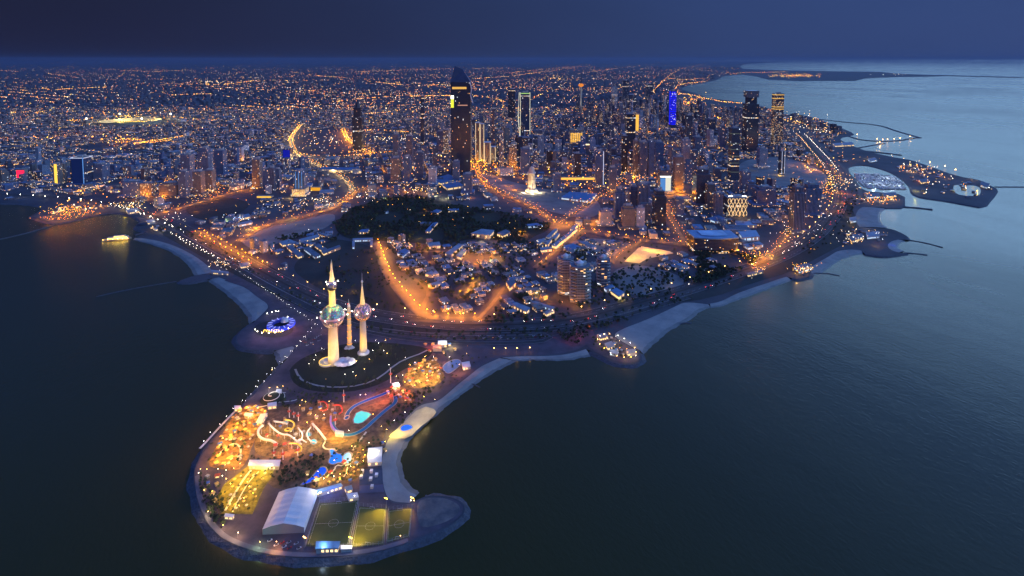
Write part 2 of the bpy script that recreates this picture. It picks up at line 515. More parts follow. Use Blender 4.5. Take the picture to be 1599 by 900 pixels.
zone('sandy_lot', [(372,372),(376,366),(430,352),(480,341),(522,331),(524,345),(505,358),(470,368),(440,378),(400,388),(386,386)], M_lot, LZ + .3)
zone('empty_lot', [(285,322),(345,305),(395,316),(375,334),(330,345),(300,340)], M_scrub, LZ + .3)
zone('sandy_ground', [(740,275),(830,322),(905,342),(940,335),(935,310),(880,300),(800,285),(760,268)], M_lot, LZ + .3)
zone('sandy_terrain', [(1155,250),(1220,243),(1280,262),(1300,285),(1260,292),(1180,288),(1150,275)], M_lot, LZ + .3)
zone('sandy_field', [(955,420),(1000,412),(1050,425),(1075,440),(1040,462),(985,462),(960,445)], M_lot, LZ + .3)
zone('pale_field', [(900,372),(945,372),(990,380),(975,395),(950,402),(905,396),(885,386)], M_lot, LZ + .32)
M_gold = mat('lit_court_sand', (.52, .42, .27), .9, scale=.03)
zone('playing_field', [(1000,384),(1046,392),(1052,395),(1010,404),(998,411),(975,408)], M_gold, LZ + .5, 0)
zone('coast_verge', [(245,362),(300,392),(350,420),(400,446),(450,470),(500,495),(540,508),(620,524),(720,530),(850,528),(900,515),(960,498),(1040,474),(1110,466),(1180,440),(1235,425),(1290,395),(1330,375),(1340,350),(1322,300),(1300,262),(1270,225),(1250,228),(1280,262),(1300,300),(1290,345),(1255,382),(1200,405),(1100,440),(1000,470),(900,492),(820,502),(700,500),(620,490),(540,474),(470,444),(400,402),(320,366),(250,345)], M_scrub, LZ + .2, 1)
zone('island_terrace', [(925,546),(940,555),(957,562),(972,566),(988,566),(998,562),(999,556),(990,545),(965,530),(945,522),(925,524),(910,533)], M_pave, LZ + .5, 1)
zone('east_tip_ground', [(654,778),(690,776),(712,784),(720,794),(712,806),(690,818),(655,826),(650,800)], mat('grey_gravel', (.22, .175, .15), .95, scale=.06, col2=(.07, .07, .075), detail=10), LZ + .3)
zone('quay', [(50,338),(85,347),(150,333),(172,329),(200,328),(232,336),(245,347),(225,333),(190,318),(160,312),(110,320),(70,330)], M_conc, LZ + .3, 0)
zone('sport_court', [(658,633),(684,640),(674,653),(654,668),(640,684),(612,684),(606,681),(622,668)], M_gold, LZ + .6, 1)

# ---------------------------------------------------------------- roads
ROADS = []   # (name, ground pts, width)
ROADBUF = []
def road(name, pts, w, m, z=.55, sm=2, kerb=False, median=0.0, lanes=False):
    q = resample(smooth(P(pts, LZ + z), sm), 18.0)
    b = MB()
    b.ribbon(q, w, LZ + z)
    o = struct(b.build(name, m))
    ROADBUF.append(([(p.x, p.y) for p in q], w / 2 + 5))
    if kerb:
        k = MB()
        for s_ in (-1, 1):
            k.ribbon(q, 0.6, LZ + z + .13, off=s_ * (w / 2 + .2))
        struct(k.build(name + '_kerb', M_kerb))
    if median:
        k = MB(); k.ribbon(q, median, LZ + z + .15)
        struct(k.build(name + '_median', M_scrub))
    if lanes:
        k = MB()
        for off in lanes:
            d = resample(q, 9.0)
            for i in range(0, len(d) - 1, 2):
                k.ribbon([d[i], d[i + 1]], .2, LZ + z + .02, off=off)
        struct(k.build(name + '_markings', M_paint))
    return q
GULF = [(-60,300),(60,306),(150,313),(200,323),(250,340),(300,364),(350,391),(400,419),(450,446),(500,470),(560,487),(620,498),(700,506),(780,508),(860,504),(920,494),(980,478),(1040,461),(1090,446),(1140,429),(1190,412),(1230,395),(1265,374),(1290,351),(1308,328),(1314,305),(1306,280),(1290,255),(1272,235),(1255,215),(1235,198)]
q_gulf = road('coast_road', GULF, 44, M_asph, .6, kerb=True, median=5, lanes=(-13.5, 13.5))
q_front = road('seafront_road', [(255,352),(300,378),(350,406),(400,436),(450,463),(500,489),(560,511),(640,522),(720,527),(800,527),(850,524),(900,511),(960,496),(1020,479),(1080,462)], 15, M_asph, .7, kerb=True)
q_loop = road('parking_road', [(600,515),(650,521),(700,522),(760,522),(840,520),(862,524),(855,532),(820,535),(740,536),(660,532),(600,524),(560,514)], 9, M_asph, .8, kerb=True)
q_r2 = road('west_avenue', [(238,336),(280,325),(320,313),(360,301),(405,291)], 26, M_conc, .75)
q_r3 = road('ring_avenue', [(376,374),(400,358),(430,346),(480,336),(520,325),(540,314),(550,302),(566,294),(592,293),(625,298),(660,300)], 26, M_conc, .8)
q_r4 = road('residential_avenue', [(586,378),(594,398),(600,420),(612,440),(630,462),(645,480),(660,491),(680,496),(715,499),(748,497)], 20, M_conc, .85)
q_r4b = road('service_road', [(640,500),(700,504),(760,504),(840,500),(900,494),(945,486)], 8, M_conc, .95)
q_r5 = road('park_street', [(904,362),(882,380),(856,400),(832,420)], 12, M_conc, .8)
q_r6 = road('cross_avenue', [(860,348),(885,354),(920,362),(960,370),(1000,375),(1050,380),(1080,386),(1120,391),(1160,398),(1195,403),(1215,404)], 22, M_conc, .9)
q_r7 = road('field_street', [(1000,376),(980,388),(965,396),(955,412)], 12, M_conc, .8)
q_r8 = road('tower_street', [(1042,318),(1046,338),(1055,355),(1064,370),(1070,382)], 14, M_conc, .8)
q_r9 = road('north_avenue', [(742,255),(748,280),(772,297),(802,310),(832,322),(866,346)], 22, M_conc, .85)
q_r10 = road('ring_road', [(470,196),(456,212),(454,226),(462,240),(482,252),(510,264),(536,277),(548,290),(551,300)], 24, M_conc, .9)
q_r11 = road('inner_ring_road', [(466,242),(500,246),(540,246),(580,242),(620,238)], 20, M_conc, .95)
q_r12 = road('station_road', [(536,203),(540,215),(552,226),(566,235),(585,243)], 20, M_conc, 1.0)
q_r13 = road('harbour_road', [(1244,190),(1262,208),(1282,228),(1300,246),(1318,262),(1332,282),(1346,300),(1338,320)], 14, M_conc, .9)
q_r14 = road('compound_street', [(655,492),(664,470),(672,455),(655,440),(640,432)], 9, M_conc, .8)
q_r15 = road('compound_lane', [(740,440),(735,452),(722,460),(700,462)], 12, M_conc, .82)
q_r16 = road('market_street', [(648,392),(690,392),(722,400),(760,402),(790,400)], 12, M_conc, .8)
q_r17 = road('corner_street', [(748,497),(764,480),(778,462),(790,444)], 8, M_conc, .8)
q_r18 = road('block_street', [(870,352),(900,330),(930,312),(950,300),(970,286)], 12, M_conc, .8)
q_r19 = road('avenue_east', [(1195,403),(1222,380),(1238,352),(1250,335)], 12, M_conc, .8)
q_curve = road('garden_drive', [(461,576),(468,592),(488,601),(520,605),(556,603),(580,596),(598,586),(612,573),(630,561),(655,553),(670,545)], 3.2, M_kerb, .75)
q_curve2 = road('garden_ring_path', [(450,580),(452,596),(468,608),(500,614),(540,614),(575,608),(604,597),(625,581),(650,569)], 5, M_pave, .6)

# ---------------------------------------------------------------- label registry: each generic thing is described by what it stands near
ANCHORS = []
def anchor(px, py, words, z=LZ):
    p = G(px, py, z); ANCHORS.append((p.x, p.y, words))
REG = []
def reg(o, desc, cat, group, pos=None):
    o['category'] = cat; o['group'] = group
    p = pos if pos else o.location
    REG.append((o, desc, p[0], p[1]))
    return o
ORD = ['nearest', 'second nearest', 'third nearest', 'fourth nearest', 'fifth nearest', 'sixth nearest', 'seventh nearest', 'eighth nearest', 'ninth nearest', 'tenth nearest', 'eleventh nearest', 'twelfth nearest', '13th nearest', '14th nearest', '15th nearest', '16th nearest', '17th nearest', '18th nearest', '19th nearest', '20th nearest', '21st nearest', '22nd nearest', '23rd nearest', '24th nearest', '25th nearest', '26th nearest', '27th nearest', '28th nearest', '29th nearest', '30th nearest']
def finish_labels():
    seen = {}
    for o, d, x, y in REG:
        a = min(ANCHORS, key=lambda q: (q[0] - x) ** 2 + (q[1] - y) ** 2)
        dx, dy = x - a[0], y - a[1]
        dist = math.hypot(dx, dy)
        rel = ('behind' if dy > 0 else 'in front of') if abs(dy) > abs(dx) * 1.0 else ('right of' if dx > 0 else 'left of')
        seen.setdefault((d, rel, a[2]), []).append((dist, o))
    for (d, rel, a), l in seen.items():
        l.sort(key=lambda q: q[0])
        for k, (_, o) in enumerate(l):
            if len(l) == 1: o['label'] = f'{d} {rel} {a}'
            elif k < 30: o['label'] = f'{d}, {ORD[k]} {rel} {a}'
            else: o['label'] = f'{d}, farther out {rel} {a}'

# ---------------------------------------------------------------- lamps
E_amber = emis('amber_lamp_glass', AMBER, 30)
E_warm = emis('warm_lamp_glass', WARM, 26)
E_yel = emis('yellow_lamp_glass', YEL, 26)
E_white = emis('white_lamp_glass', WHITE, 24)
E_cool = emis('cool_lamp_glass', COOL, 24)
M_pole = mat('lamp_pole_steel', (.22, .22, .23), .5, metal=.5)
GLASS = {'amber': (E_amber, AMBER), 'warm': (E_warm, WARM), 'yellow': (E_yel, YEL), 'white': (E_white, WHITE), 'cool': (E_cool, COOL)}
LAMPMESH = {}
def lampmesh(colr, h, r):
    k = (colr, round(h), round(r, 1))
    if k not in LAMPMESH:
        b = MB()
        b.tube([(0, 0, 0), (0, 0, h * .96), (0.9, 0, h)], .16, 5, 0, .1)
        b.octa(1.0, 0, h - r * .4, r, 1)
        o = b.build('street_lamp', [M_pole, GLASS[colr][0]])
        LAMPMESH[k] = o.data
        bpy.data.objects.remove(o)
    return LAMPMESH[k]
NLAMP = [0]
LIGHTS = {}
def light(x, y, z, power, colr, rad=.6):
    if colr == 'amber': power *= 2.3
    k = (round(power), colr)
    if k not in LIGHTS:
        l = bpy.data.lights.new('lamp_or_fill_light', 'POINT')
        l.energy = power; l.shadow_soft_size = rad; l.cycles.use_multiple_importance_sampling = False
        l.color = GLASS[colr][1] if isinstance(colr, str) else colr
        LIGHTS[k] = l
    o = bpy.data.objects.new('lamp_or_fill_light', LIGHTS[k])
    o.location = (x, y, z); COL.objects.link(o)
    return o
def lamp(x, y, colr='amber', h=11, label='', group='', power=0, z0=LZ + .5, r=.8, name='street_lamp'):
    o = bpy.data.objects.new(name, lampmesh(colr, h, r))
    o.location = (x, y, z0); o.rotation_euler = (0, 0, rng.uniform(0, 6.28)); COL.objects.link(o)
    tag(o, label, 'street lamp', group)
    NLAMP[0] += 1
    if power: 
        l = light(x + 1.0, y, z0 + h - 1.2, power, colr)
    return o
def lamps_along(q, step, off, colr, label, power=0, h=11, r=.8, every=1, jitter=1.5, start=0):
    d = resample(q, step)
    n = len(d)
    for i in range(start, n):
        t = d[min(i + 1, n - 1)] - d[max(i - 1, 0)]; t.z = 0
        if t.length == 0: continue
        t.normalize(); nr = Vector((-t.y, t.x, 0))
        p = d[i] + nr * off
        reg(lamp(p.x + rng.uniform(-jitter, jitter), p.y + rng.uniform(-jitter, jitter), colr, h, label, label, power if i % every == 0 else 0, r=r), label, 'street lamp', 'street lamps: ' + label)
def sub_px(pts, x0, x1, y0=0, y1=9999):
    return [p for p in pts if x0 < proj(p.x, p.y, LZ)[0] < x1 and y0 < proj(p.x, p.y, LZ)[1] < y1]
def sub(pts, a, b):
    """part of the polyline between two fractions"""
    n = len(pts); return pts[int(a * (n - 1)):int(b * (n - 1)) + 1]
def glow(q, step, colr, power, h=12, off=0.0):
    """street lighting without separate posts (posts too small to show)"""
    d = resample(q, step)
    for i, p in enumerate(d):
        light(p.x + off, p.y, LZ + h, power, colr)
GLK = 4.6
def gl(px, py, colr, power, h=14): 
    p = G(px, py, LZ); light(p.x, p.y, LZ + h, power * (GLK if py > 500 and px < 760 else 1), colr)
# ---------------------------------------------------------------- label registry: each generic thing is described by what it stands near
# ---------------------------------------------------------------- the three towers on the headland
def disc_mat(name, cols, scale=.42):
    m, t = newmat(name)
    tcn = t.n('ShaderNodeTexCoord')
    v = t.n('ShaderNodeTexVoronoi', {'Vector': tcn.outputs['Object'], 'Scale': scale, 'Randomness': .75})
    wn = t.n('ShaderNodeSeparateColor', {0: v.outputs['Color']})
    cr = t.n('ShaderNodeValToRGB', {0: wn.outputs[0]})
    cr.color_ramp.interpolation = 'CONSTANT'
    e = cr.color_ramp.elements
    e[0].position = 0; e[0].color = (*cols[0], 1)
    e[1].position = 1 / len(cols); e[1].color = (*cols[1], 1)
    for k in range(2, len(cols)):
        q = e.new(k / len(cols)); q.color = (*cols[k], 1)
    edge = t.math('LESS_THAN', v.outputs['Distance'], .5)
    mx = t.n('ShaderNodeMixRGB', {0: edge, 1: (.10, .11, .14, 1), 2: cr.outputs[0]})
    b = t.n('ShaderNodeBsdfPrincipled', {'Base Color': mx.outputs[0], 'Roughness': .3, 'Metallic': .2})
    o = t.n('ShaderNodeOutputMaterial'); t.l(b.outputs[0], o.inputs[0])
    return m
M_shaft = mat('white_tower_concrete', (.54, .48, .36), .7, vary=.06, scale=.1)
M_white = mat('white_paint', (.60, .60, .62), .6, vary=.05, scale=.1)
M_teal = disc_mat('teal_discs', [(.02, .30, .32), (.02, .14, .34), (.05, .42, .42), (.03, .08, .28), (.10, .36, .55), (.30, .20, .42)])
M_purple = disc_mat('purple_discs', [(.10, .10, .42), (.45, .28, .50), (.16, .12, .36), (.55, .45, .62), (.04, .06, .22), (.5, .2, .32)])
M_bluedisc = disc_mat('blue_discs', [(.03, .05, .35), (.08, .12, .5), (.02, .03, .18), (.35, .3, .6)])
M_ring = mat('pink_ring_enamel', (.55, .30, .36), .5)
M_darkmetal = mat('dark_metal', (.05, .05, .06), .4, metal=.6)
def spot(x, y, z, tx, ty, tz, power, colr, ang=40, rad=.8):
    l = bpy.data.lights.new('floodlight_beam', 'SPOT')
    l.energy = power; l.spot_size = R(ang); l.spot_blend = .6; l.shadow_soft_size = rad; l.cycles.use_multiple_importance_sampling = False
    l.color = GLASS[colr][1] if isinstance(colr, str) else colr
    o = bpy.data.objects.new('floodlight_beam', l); o.location = (x, y, z)
    o.rotation_euler = Vector((tx - x, ty - y, tz - z)).to_track_quat('-Z', 'Y').to_euler()
    COL.objects.link(o); return o
def sphere_prof(r, z, a0=-90, a1=90, n=14):
    return [(max(.05, r * math.cos(R(a0 + (a1 - a0) * k / n))), z + r * math.sin(R(a0 + (a1 - a0) * k / n))) for k in range(n + 1)]
def lamp_arms(root, r, z, n, colr, power, reach, ph=0.3):
    holder = [c for c in root.children if c.name.startswith(('viewing_ring', 'small_sphere', 'upper_sphere'))][0 if r > 10 else -1]
    for k in range(n):
        a = ph + 2 * math.pi * k / n
        c, s_ = math.cos(a), math.sin(a)
        b = MB(); b.tube([(r * c, r * s_, z), ((r + reach) * c, (r + reach) * s_, z + 1.5)], .25, 5, 0)
        b.octa((r + reach) * c, (r + reach) * s_, z + 2.0, .9, 1)
        b.build('lamp_arm', [M_darkmetal, GLASS[colr][0]], holder)
        light(root.location.x + (r + reach) * c, root.location.y + (r + reach) * s_, root.location.z + z + 2.8, power, colr)
TZ = LZ + .5
# main tower
b0 = G(521, 567, TZ)
H1 = height_at((521, 567), 405, TZ); zs = height_at((521, 567), 493, TZ); zu = height_at((521, 567), 444, TZ)
t1 = empty('observation_tower', b0, 'tallest white tower with a large teal and purple sphere and a small blue sphere', 'tower')
mb = MB(); mb.lathe([(9.6, 0), (8.7, 8), (7.8, 30), (6.6, zs - 20), (6.3, zs - 12)], 28); mb.lathe([(5.4, zs + 12), (4.6, zu - 4)], 24)
mb.build('shaft', M_shaft, t1, True)
rs = 18.2
mb = MB(); mb.lathe(sphere_prof(rs, zs, 4, 90), 40); mb.build('upper_half_sphere', M_teal, t1, True)
mb = MB(); mb.lathe(sphere_prof(rs, zs, -80, -3), 40); mb.build('lower_half_sphere', M_purple, t1, True)
mb = MB(); mb.lathe([(rs - .8, zs - 1.2), (rs + 1.6, zs - .9), (rs + 1.6, zs + .9), (rs - .8, zs + 1.4)], 40); mb.build('viewing_ring', M_ring, t1)
mb = MB(); mb.lathe(sphere_prof(7.4, zu), 28); mb.build('small_sphere', M_bluedisc, t1, True)
mb = MB(); mb.lathe([(4.4, zu + 5.5), (3.4, zu + 11), (1.9, zu + 24), (1.0, H1 - 6), (.25, H1)], 16); mb.build('spire', M_shaft, t1, True)
mb = MB(); mb.lathe([(6.9, zu - 7.6), (7.4, zu - 6.0), (5.4, zu - 4.6)], 24); mb.build('collar', M_darkmetal, t1)
lamp_arms(t1, rs + 1.4, zs, 7, 'white', 2600, 4.0, .05)
lamp_arms(t1, 7.0, zu + 2, 5, 'white', 700, 2.4, .5)
light(b0.x - 1, b0.y - 8.5, TZ + zs + rs + 5, 3500, 'yellow')
b1_ = G(567.5, 551, TZ); z2_ = height_at((567.5, 551), 487, TZ)
def ring_spots(c, r, z, aim, n, power, colr, ang, ph=0.2):
    for k in range(n):
        a = 2 * math.pi * k / n + ph
        spot(c.x + r * math.cos(a), c.y + r * math.sin(a), TZ + z, c.x, c.y, TZ + aim, power, colr, ang)
ring_spots(b0, 40, 1.5, zs * .5, 7, 90000, (1.0, .58, .19), 70)
ring_spots(b0, 24, 22, zs * .8, 7, 16000, (1.0, .58, .16), 80, .6)
ring_spots(b0, 23, zs + 1, (zs + zu) / 2 + 6, 7, 34000, (1.0, .52, .03), 50)
for k in range(6):  # floating lights added to brighten shafts and spires; no lamps hang there
    a = k * 1.047 + .5
    for rr, zz, pw in ((13, zs + 17, 5200), (10.5, (zs + zu) / 2 + 7, 3200), (8.5, zu - 10, 1800), (6.5, zu + 9, 1300), (5.0, zu + 20, 700), (4.0, zu + 31, 420)):
        light(b0.x + rr * math.cos(a), b0.y + rr * math.sin(a), TZ + zz, pw, (1.0, .58, .05) if zz < zu else (1.0, .60, .16), .3)
    for rr, zz, pw in ((9, z2_ + 19, 1500), (5, z2_ + 29, 700), (4, z2_ + 40, 420)):
        light(b1_.x + rr * math.cos(a), b1_.y + rr * math.sin(a), TZ + zz, pw, (1.0, .56, .06) if zz < z2_ + 35 else (1.0, .72, .36), .3)
ring_spots(b0, 9.5, zu + 1, zu + 30, 6, 16000, (1.0, .56, .12), 60)
# white petal canopy and yellow ring pavilion at its foot
e = empty('petal_pavilion', (b0.x + 15, b0.y - 2, TZ), 'low pale pavilion of scalloped petals at the foot of the tallest tower', 'pavilion')
for k in range(9):
    a = 2 * math.pi * k / 9
    mb = MB(); mb.lathe([(7.0, 3.2), (5.4, 4.8), (2.6, 6.0), (.3, 6.4)], 12, 11.5 * math.cos(a) + 3, 7.5 * math.sin(a)); mb.lathe([(.5, 0), (.5, 3.4)], 6, 11.5 * math.cos(a) + 3, 7.5 * math.sin(a))
    mb.build('petal_roof', M_white, e, True)
light(b0.x + 16, b0.y - 15, TZ + 8, 900, (1, .62, .55)); light(b0.x + 32, b0.y - 8, TZ + 7, 1500, 'white'); light(b0.x + 6, b0.y - 14, TZ + 7, 700, (1, .8, .6))
e = empty('round_pavilion', (b0.x - 10, b0.y + 1, TZ), 'round yellow lit terrace left of the tallest tower', 'pavilion')
mb = MB(); mb.lathe([(13, 0), (13, 2.8), (11.4, 3.0), (11.2, 1.8), (.2, 1.7)], 32); mb.build('terrace', M_white, e)
mb = MB(); mb.lathe([(8.0, 1.8), (8.0, 4.6), (6, 5.2), (.2, 5.4)], 28); mb.build('roof', M_white, e)
mb = MB(); mb.lathe([(13.1, 2.85), (13.3, 3.3), (12.9, 3.3)], 32, cap=False); mb.build('light_strip', emis('yellow_strip', (1, .62, .03), 3.5), e)
for dx, dy in ((-14, -9), (-19, 3), (-4, -16)): light(b0.x + dx, b0.y + dy, TZ + 7, 1100, (1, .6, .03))
# second tower
b1 = G(567.5, 551, TZ)
H2 = height_at((567.5, 551), 437, TZ); z2 = height_at((567.5, 551), 487, TZ)
t2 = empty('water_tower', b1, 'white tower with one blue and pink sphere and a thin spire', 'tower')
mb = MB(); mb.lathe([(6.8, 0), (6.0, 8), (5.4, 26), (4.7, z2 - 10)], 24); mb.build('shaft', M_shaft, t2, True)
r2 = 14.2
mb = MB(); mb.lathe(sphere_prof(r2, z2, -22, 90), 36); mb.build('upper_sphere', M_purple, t2, True)
mb = MB(); mb.lathe(sphere_prof(r2, z2, -80, -24), 36); mb.build('lower_sphere', disc_mat('red_discs', [(.5, .08, .03), (.6, .25, .2), (.4, .05, .06), (.7, .45, .5)]), t2, True)
mb = MB(); mb.lathe([(4.4, z2 + r2 - 2), (2.9, z2 + r2 + 9), (1.3, z2 + r2 + 26), (.8, H2 - 3)], 14); mb.build('spire', M_shaft, t2, True)
mb = MB(); mb.lathe([(1.5, H2 - 4), (1.9, H2 - 2.5), (1.2, H2 - 1), (.3, H2), (.15, H2 + 12)], 8); mb.build('mast', M_white, t2)
mb = MB(); mb.lathe([(9.6, 0), (9.6, 1.8), (7.6, 3.6)], 24); mb.build('plinth', M_white, t2)
lamp_arms(t2, r2 - .5, z2 + 1, 6, 'white', 1900, 3.6, .2)
ring_spots(b1, 34, 1.5, z2 * .55, 7, 62000, (1.0, .50, .008), 70)
ring_spots(b1, 18, z2 + 1, z2 + r2 + 12, 6, 22000, (1.0, .56, .05), 66)
# third: needle
b2 = G(546, 544, TZ); H3 = height_at((546, 544), 473, TZ)
t3 = empty('needle_tower', b2, 'slim amber lit needle tower between the two towers with spheres', 'tower')
mb = MB(); mb.lathe([(4.4, 0), (3.8, 6), (3.2, H3 * .5), (2.4, H3 - 6)], 18); mb.build('shaft', M_shaft, t3, True)
mb = MB(); mb.lathe([(2.5, H3 - 6), (1.6, H3 - 2), (.3, H3), (.15, H3 + 7)], 12); mb.build('tip', M_white, t3, True)
for k in range(6):
    mb = MB(); mb.lathe([(3.9 - k * .25, 8 + k * (H3 - 14) / 6), (4.4 - k * .25, 8.6 + k * (H3 - 14) / 6), (3.8 - k * .25, 9.2 + k * (H3 - 14) / 6)], 16, cap=False); mb.build('light_band', emis('amber_band', (1, .42, .03), 1.6) if 'amber_band' not in MATS else MATS['amber_band'], t3)
e = empty('petal_kiosk', (b2.x, b2.y - 2, TZ), 'small pale petal roofed kiosk at the foot of the needle tower', 'kiosk')
for k in range(5):
    a = 2 * math.pi * k / 5
    mb = MB(); mb.lathe([(3.6, 2.4), (2.6, 3.6), (.3, 4.4)], 10, 5.5 * math.cos(a), 4.0 * math.sin(a)); mb.lathe([(.3, 0), (.3, 2.5)], 5, 5.5 * math.cos(a), 4.0 * math.sin(a)); mb.build('petal_roof', M_white, e, True)
ring_spots(b2, 26, 1.5, H3 * .6, 6, 44000, (1.0, .34, .006), 80)
anchor(521, 567, 'the tallest tower'); anchor(567, 551, 'the single sphere tower')

# ---------------------------------------------------------------- white marquee
M_fabric = mat('white_tent_fabric', (.60, .59, .57), .7, vary=.05, scale=.06)
def quad_px(pts, z=LZ): return [G(a, b, z) for a, b in pts]
def arch_hall(name, front_l, front_r, back_l, h_e, h_m, h_r, mats, label, cat, parts=('roof', 'gable', 'side_wall')):
    """long hall with a roof of four facets, gable ends and low side walls"""
    a, b_, c = Vector(front_l), Vector(front_r), Vector(back_l)
    ax = (b_ - a); w = ax.length; ax.normalize()
    dp = (c - a); L = dp.length; dp.normalize()
    root = empty(name, ((a + b_ + c + c + ax * w) / 4), label, cat)
    o = root.location
    prof = [(0, h_e), (.2, h_m), (.5, h_r), (.8, h_m), (1, h_e)]
    def pt(u, v, z): 
        p = a + ax * (w * u) + dp * (L * v) - o; return (p.x, p.y, z)
    roof = MB(); n = 12
    for i in range(4):
        (u0, z0_), (u1, z1_) = prof[i], prof[i + 1]
        b = len(roof.v)
        for k in range(n + 1):
            sag = .35 * (k % 2)
            roof.v.append(pt(u0, k / n, z0_ - (sag if 0 < i < 4 else 0))); roof.v.append(pt(u1, k / n, z1_ - (sag if i < 3 else 0)))
        for k in range(n): roof.face((b + 2 * k, b + 2 * k + 1, b + 2 * k + 3, b + 2 * k + 2), 0)
    roof.build(parts[0], mats[0], root)
    for v in (0.004, .996):
        g = MB(); b = len(g.v)
        for u, z in prof: g.v.append(pt(u, v, z - .1))
        g.v.append(pt(1, v, 0)); g.v.append(pt(0, v, 0))
        g.face(tuple(range(b, b + 7)), 0); g.build(parts[1], mats[1], root)
    for u in (0.003, .997):
        g = MB(); b = len(g.v)
        g.v += [pt(u, 0, 0), pt(u, 1, 0), pt(u, 1, h_e - .1), pt(u, 0, h_e - .1)]
        g.face((b, b + 1, b + 2, b + 3), 0); g.build(parts[2], mats[0], root)
    return root
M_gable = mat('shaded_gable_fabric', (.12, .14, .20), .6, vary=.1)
fl, fr, bl = G(410, 835, LZ + .2), G(475, 832, LZ + .2), G(436, 776, LZ + .2)
tent = arch_hall('event_tent', fl, fr, bl, 6.0, 9.0, 11.5, (M_fabric, M_gable), 'large white event tent with a ridged roof beside the green pitch', 'tent')
light(tent.location.x - 30, tent.location.y - 5, 24, 5000, 'warm'); light(tent.location.x + 22, tent.location.y + 25, 26, 6000, 'white')
anchor(440, 800, 'the white event tent')

# ---------------------------------------------------------------- pitches with fences and floodlight masts
M_turf = mat('green_turf', (.05, .065, .02), .9, scale=.08, col2=(.035, .05, .015))
M_turf2 = mat('yellowish_turf', (.10, .11, .025), .9, scale=.06, col2=(.07, .08, .02))  # lighter, yellower turf than on the green pitch
M_fence = mat('fence_steel', (.30, .31, .33), .5, metal=.4)
def pitch(name, corners, m, label, lines=True, z=.5):
    c = quad_px(corners, LZ + z)
    o = empty(name, sum(c, Vector()) / 4, label, 'sports pitch')
    L = o.location
    q = [p - L for p in c]
    b = MB(); b.sheet(q, 0.0); b.build('turf', m, o)
    if lines:
        b = MB()
        ins = [p * .93 for p in q]
        for i in range(4): b.ribbon([ins[i], ins[(i + 1) % 4]], .12, .03)
        m1, m2 = (ins[0] + ins[1]) / 2, (ins[2] + ins[3]) / 2
        m3, m4 = (ins[0] + ins[3]) / 2, (ins[1] + ins[2]) / 2
        b.ribbon([m3, m4], .12, .034)
        b.ribbon([Vector((5 * math.cos(a * .3), 5 * math.sin(a * .3), 0)) for a in range(22)], .1, .04)
        b.build('pitch_markings', M_paint, o)
        for k, mm in enumerate((m1, m2)):
            g = MB(); gx = (ins[1] - ins[0]).normalized() * 2.6
            g.tube([mm - gx, mm - gx + Vector((0, 0, 2.2)), mm + gx + Vector((0, 0, 2.2)), mm + gx], .12, 5)
            g.build('goal_frame', M_white, o)
    f = MB(); ring = [p * 1.03 for p in q]
    for i in range(4):
        a, b2_ = ring[i], ring[(i + 1) % 4]
        n = max(2, int((b2_ - a).length / 5))
        for k in range(n):
            p = a.lerp(b2_, k / n); f.tube([p, p + Vector((0, 0, 4))], .1, 4)
        for hh in (1.2, 2.6, 4.0): f.tube([a + Vector((0, 0, hh)), b2_ + Vector((0, 0, hh))], .06, 4)
    fo = f.build('pitch_fence', M_fence, loc=(0, 0, 0)); fo.location = L
    tag(fo, 'tall fence around the ' + label, 'fence')
    return o, c
def mast(x, y, h, colr, power, desc, tx, ty, ang=100, z0=LZ + .3, heads=3):
    e = empty('floodlight_mast', (x, y, z0))
    reg(e, desc, 'floodlight', 'floodlight masts')
    b = MB(); b.tube([(0, 0, 0), (0, 0, h)], .32, 6, 0, .18); b.build('mast_pole', M_pole, e)
    d = Vector((tx - x, ty - y, 0)).normalized(); s_ = Vector((-d.y, d.x, 0))
    b = MB()
    for k in range(heads):
        p = s_ * ((k - (heads - 1) / 2) * 1.5) + d * .4
        b.octa(p.x, p.y, h + .2, .55)
    b.build('lamp_head', GLASS[colr if isinstance(colr, str) else 'yellow'][0], e)
    if power: spot(x + d.x * .9, y + d.y * .9, z0 + h + .3, tx, ty, z0, power, colr, ang)
    return e
p1, c1 = pitch('green_pitch', [(500,786),(559,781),(544,853),(478,853)], M_turf, 'green football pitch beside the white tent')
p2, c2 = pitch('yellow_pitch', [(561,791),(602,794),(599,850),(549,854)], M_turf2, 'brightly lit yellow green pitch in the middle of three')
p3, c3 = pitch('small_pitch', [(607,797),(643,793),(639,838),(604,847)], M_turf2, 'smallest dim golden pitch nearest the gravel tip')
for c, col_, pw, ks in ((c1, 'warm', 22000, (0, 3)), (c2, 'yellow', 62000, (1, 3)), (c3, (1, .5, .03), 26000, (1,))):
    ctr = sum(c, Vector()) / 4
    for k in ks:
        d = (c[k] - ctr); p = ctr + d * 1.06
        q_ = ctr + d * .45; mast(p.x, p.y, 11, col_, pw, 'steel floodlight mast at a pitch corner', q_.x, q_.y, 95)
anchor(520, 815, 'the green pitch'); anchor(576, 820, 'the middle pitch'); anchor(624, 815, 'the smallest pitch')

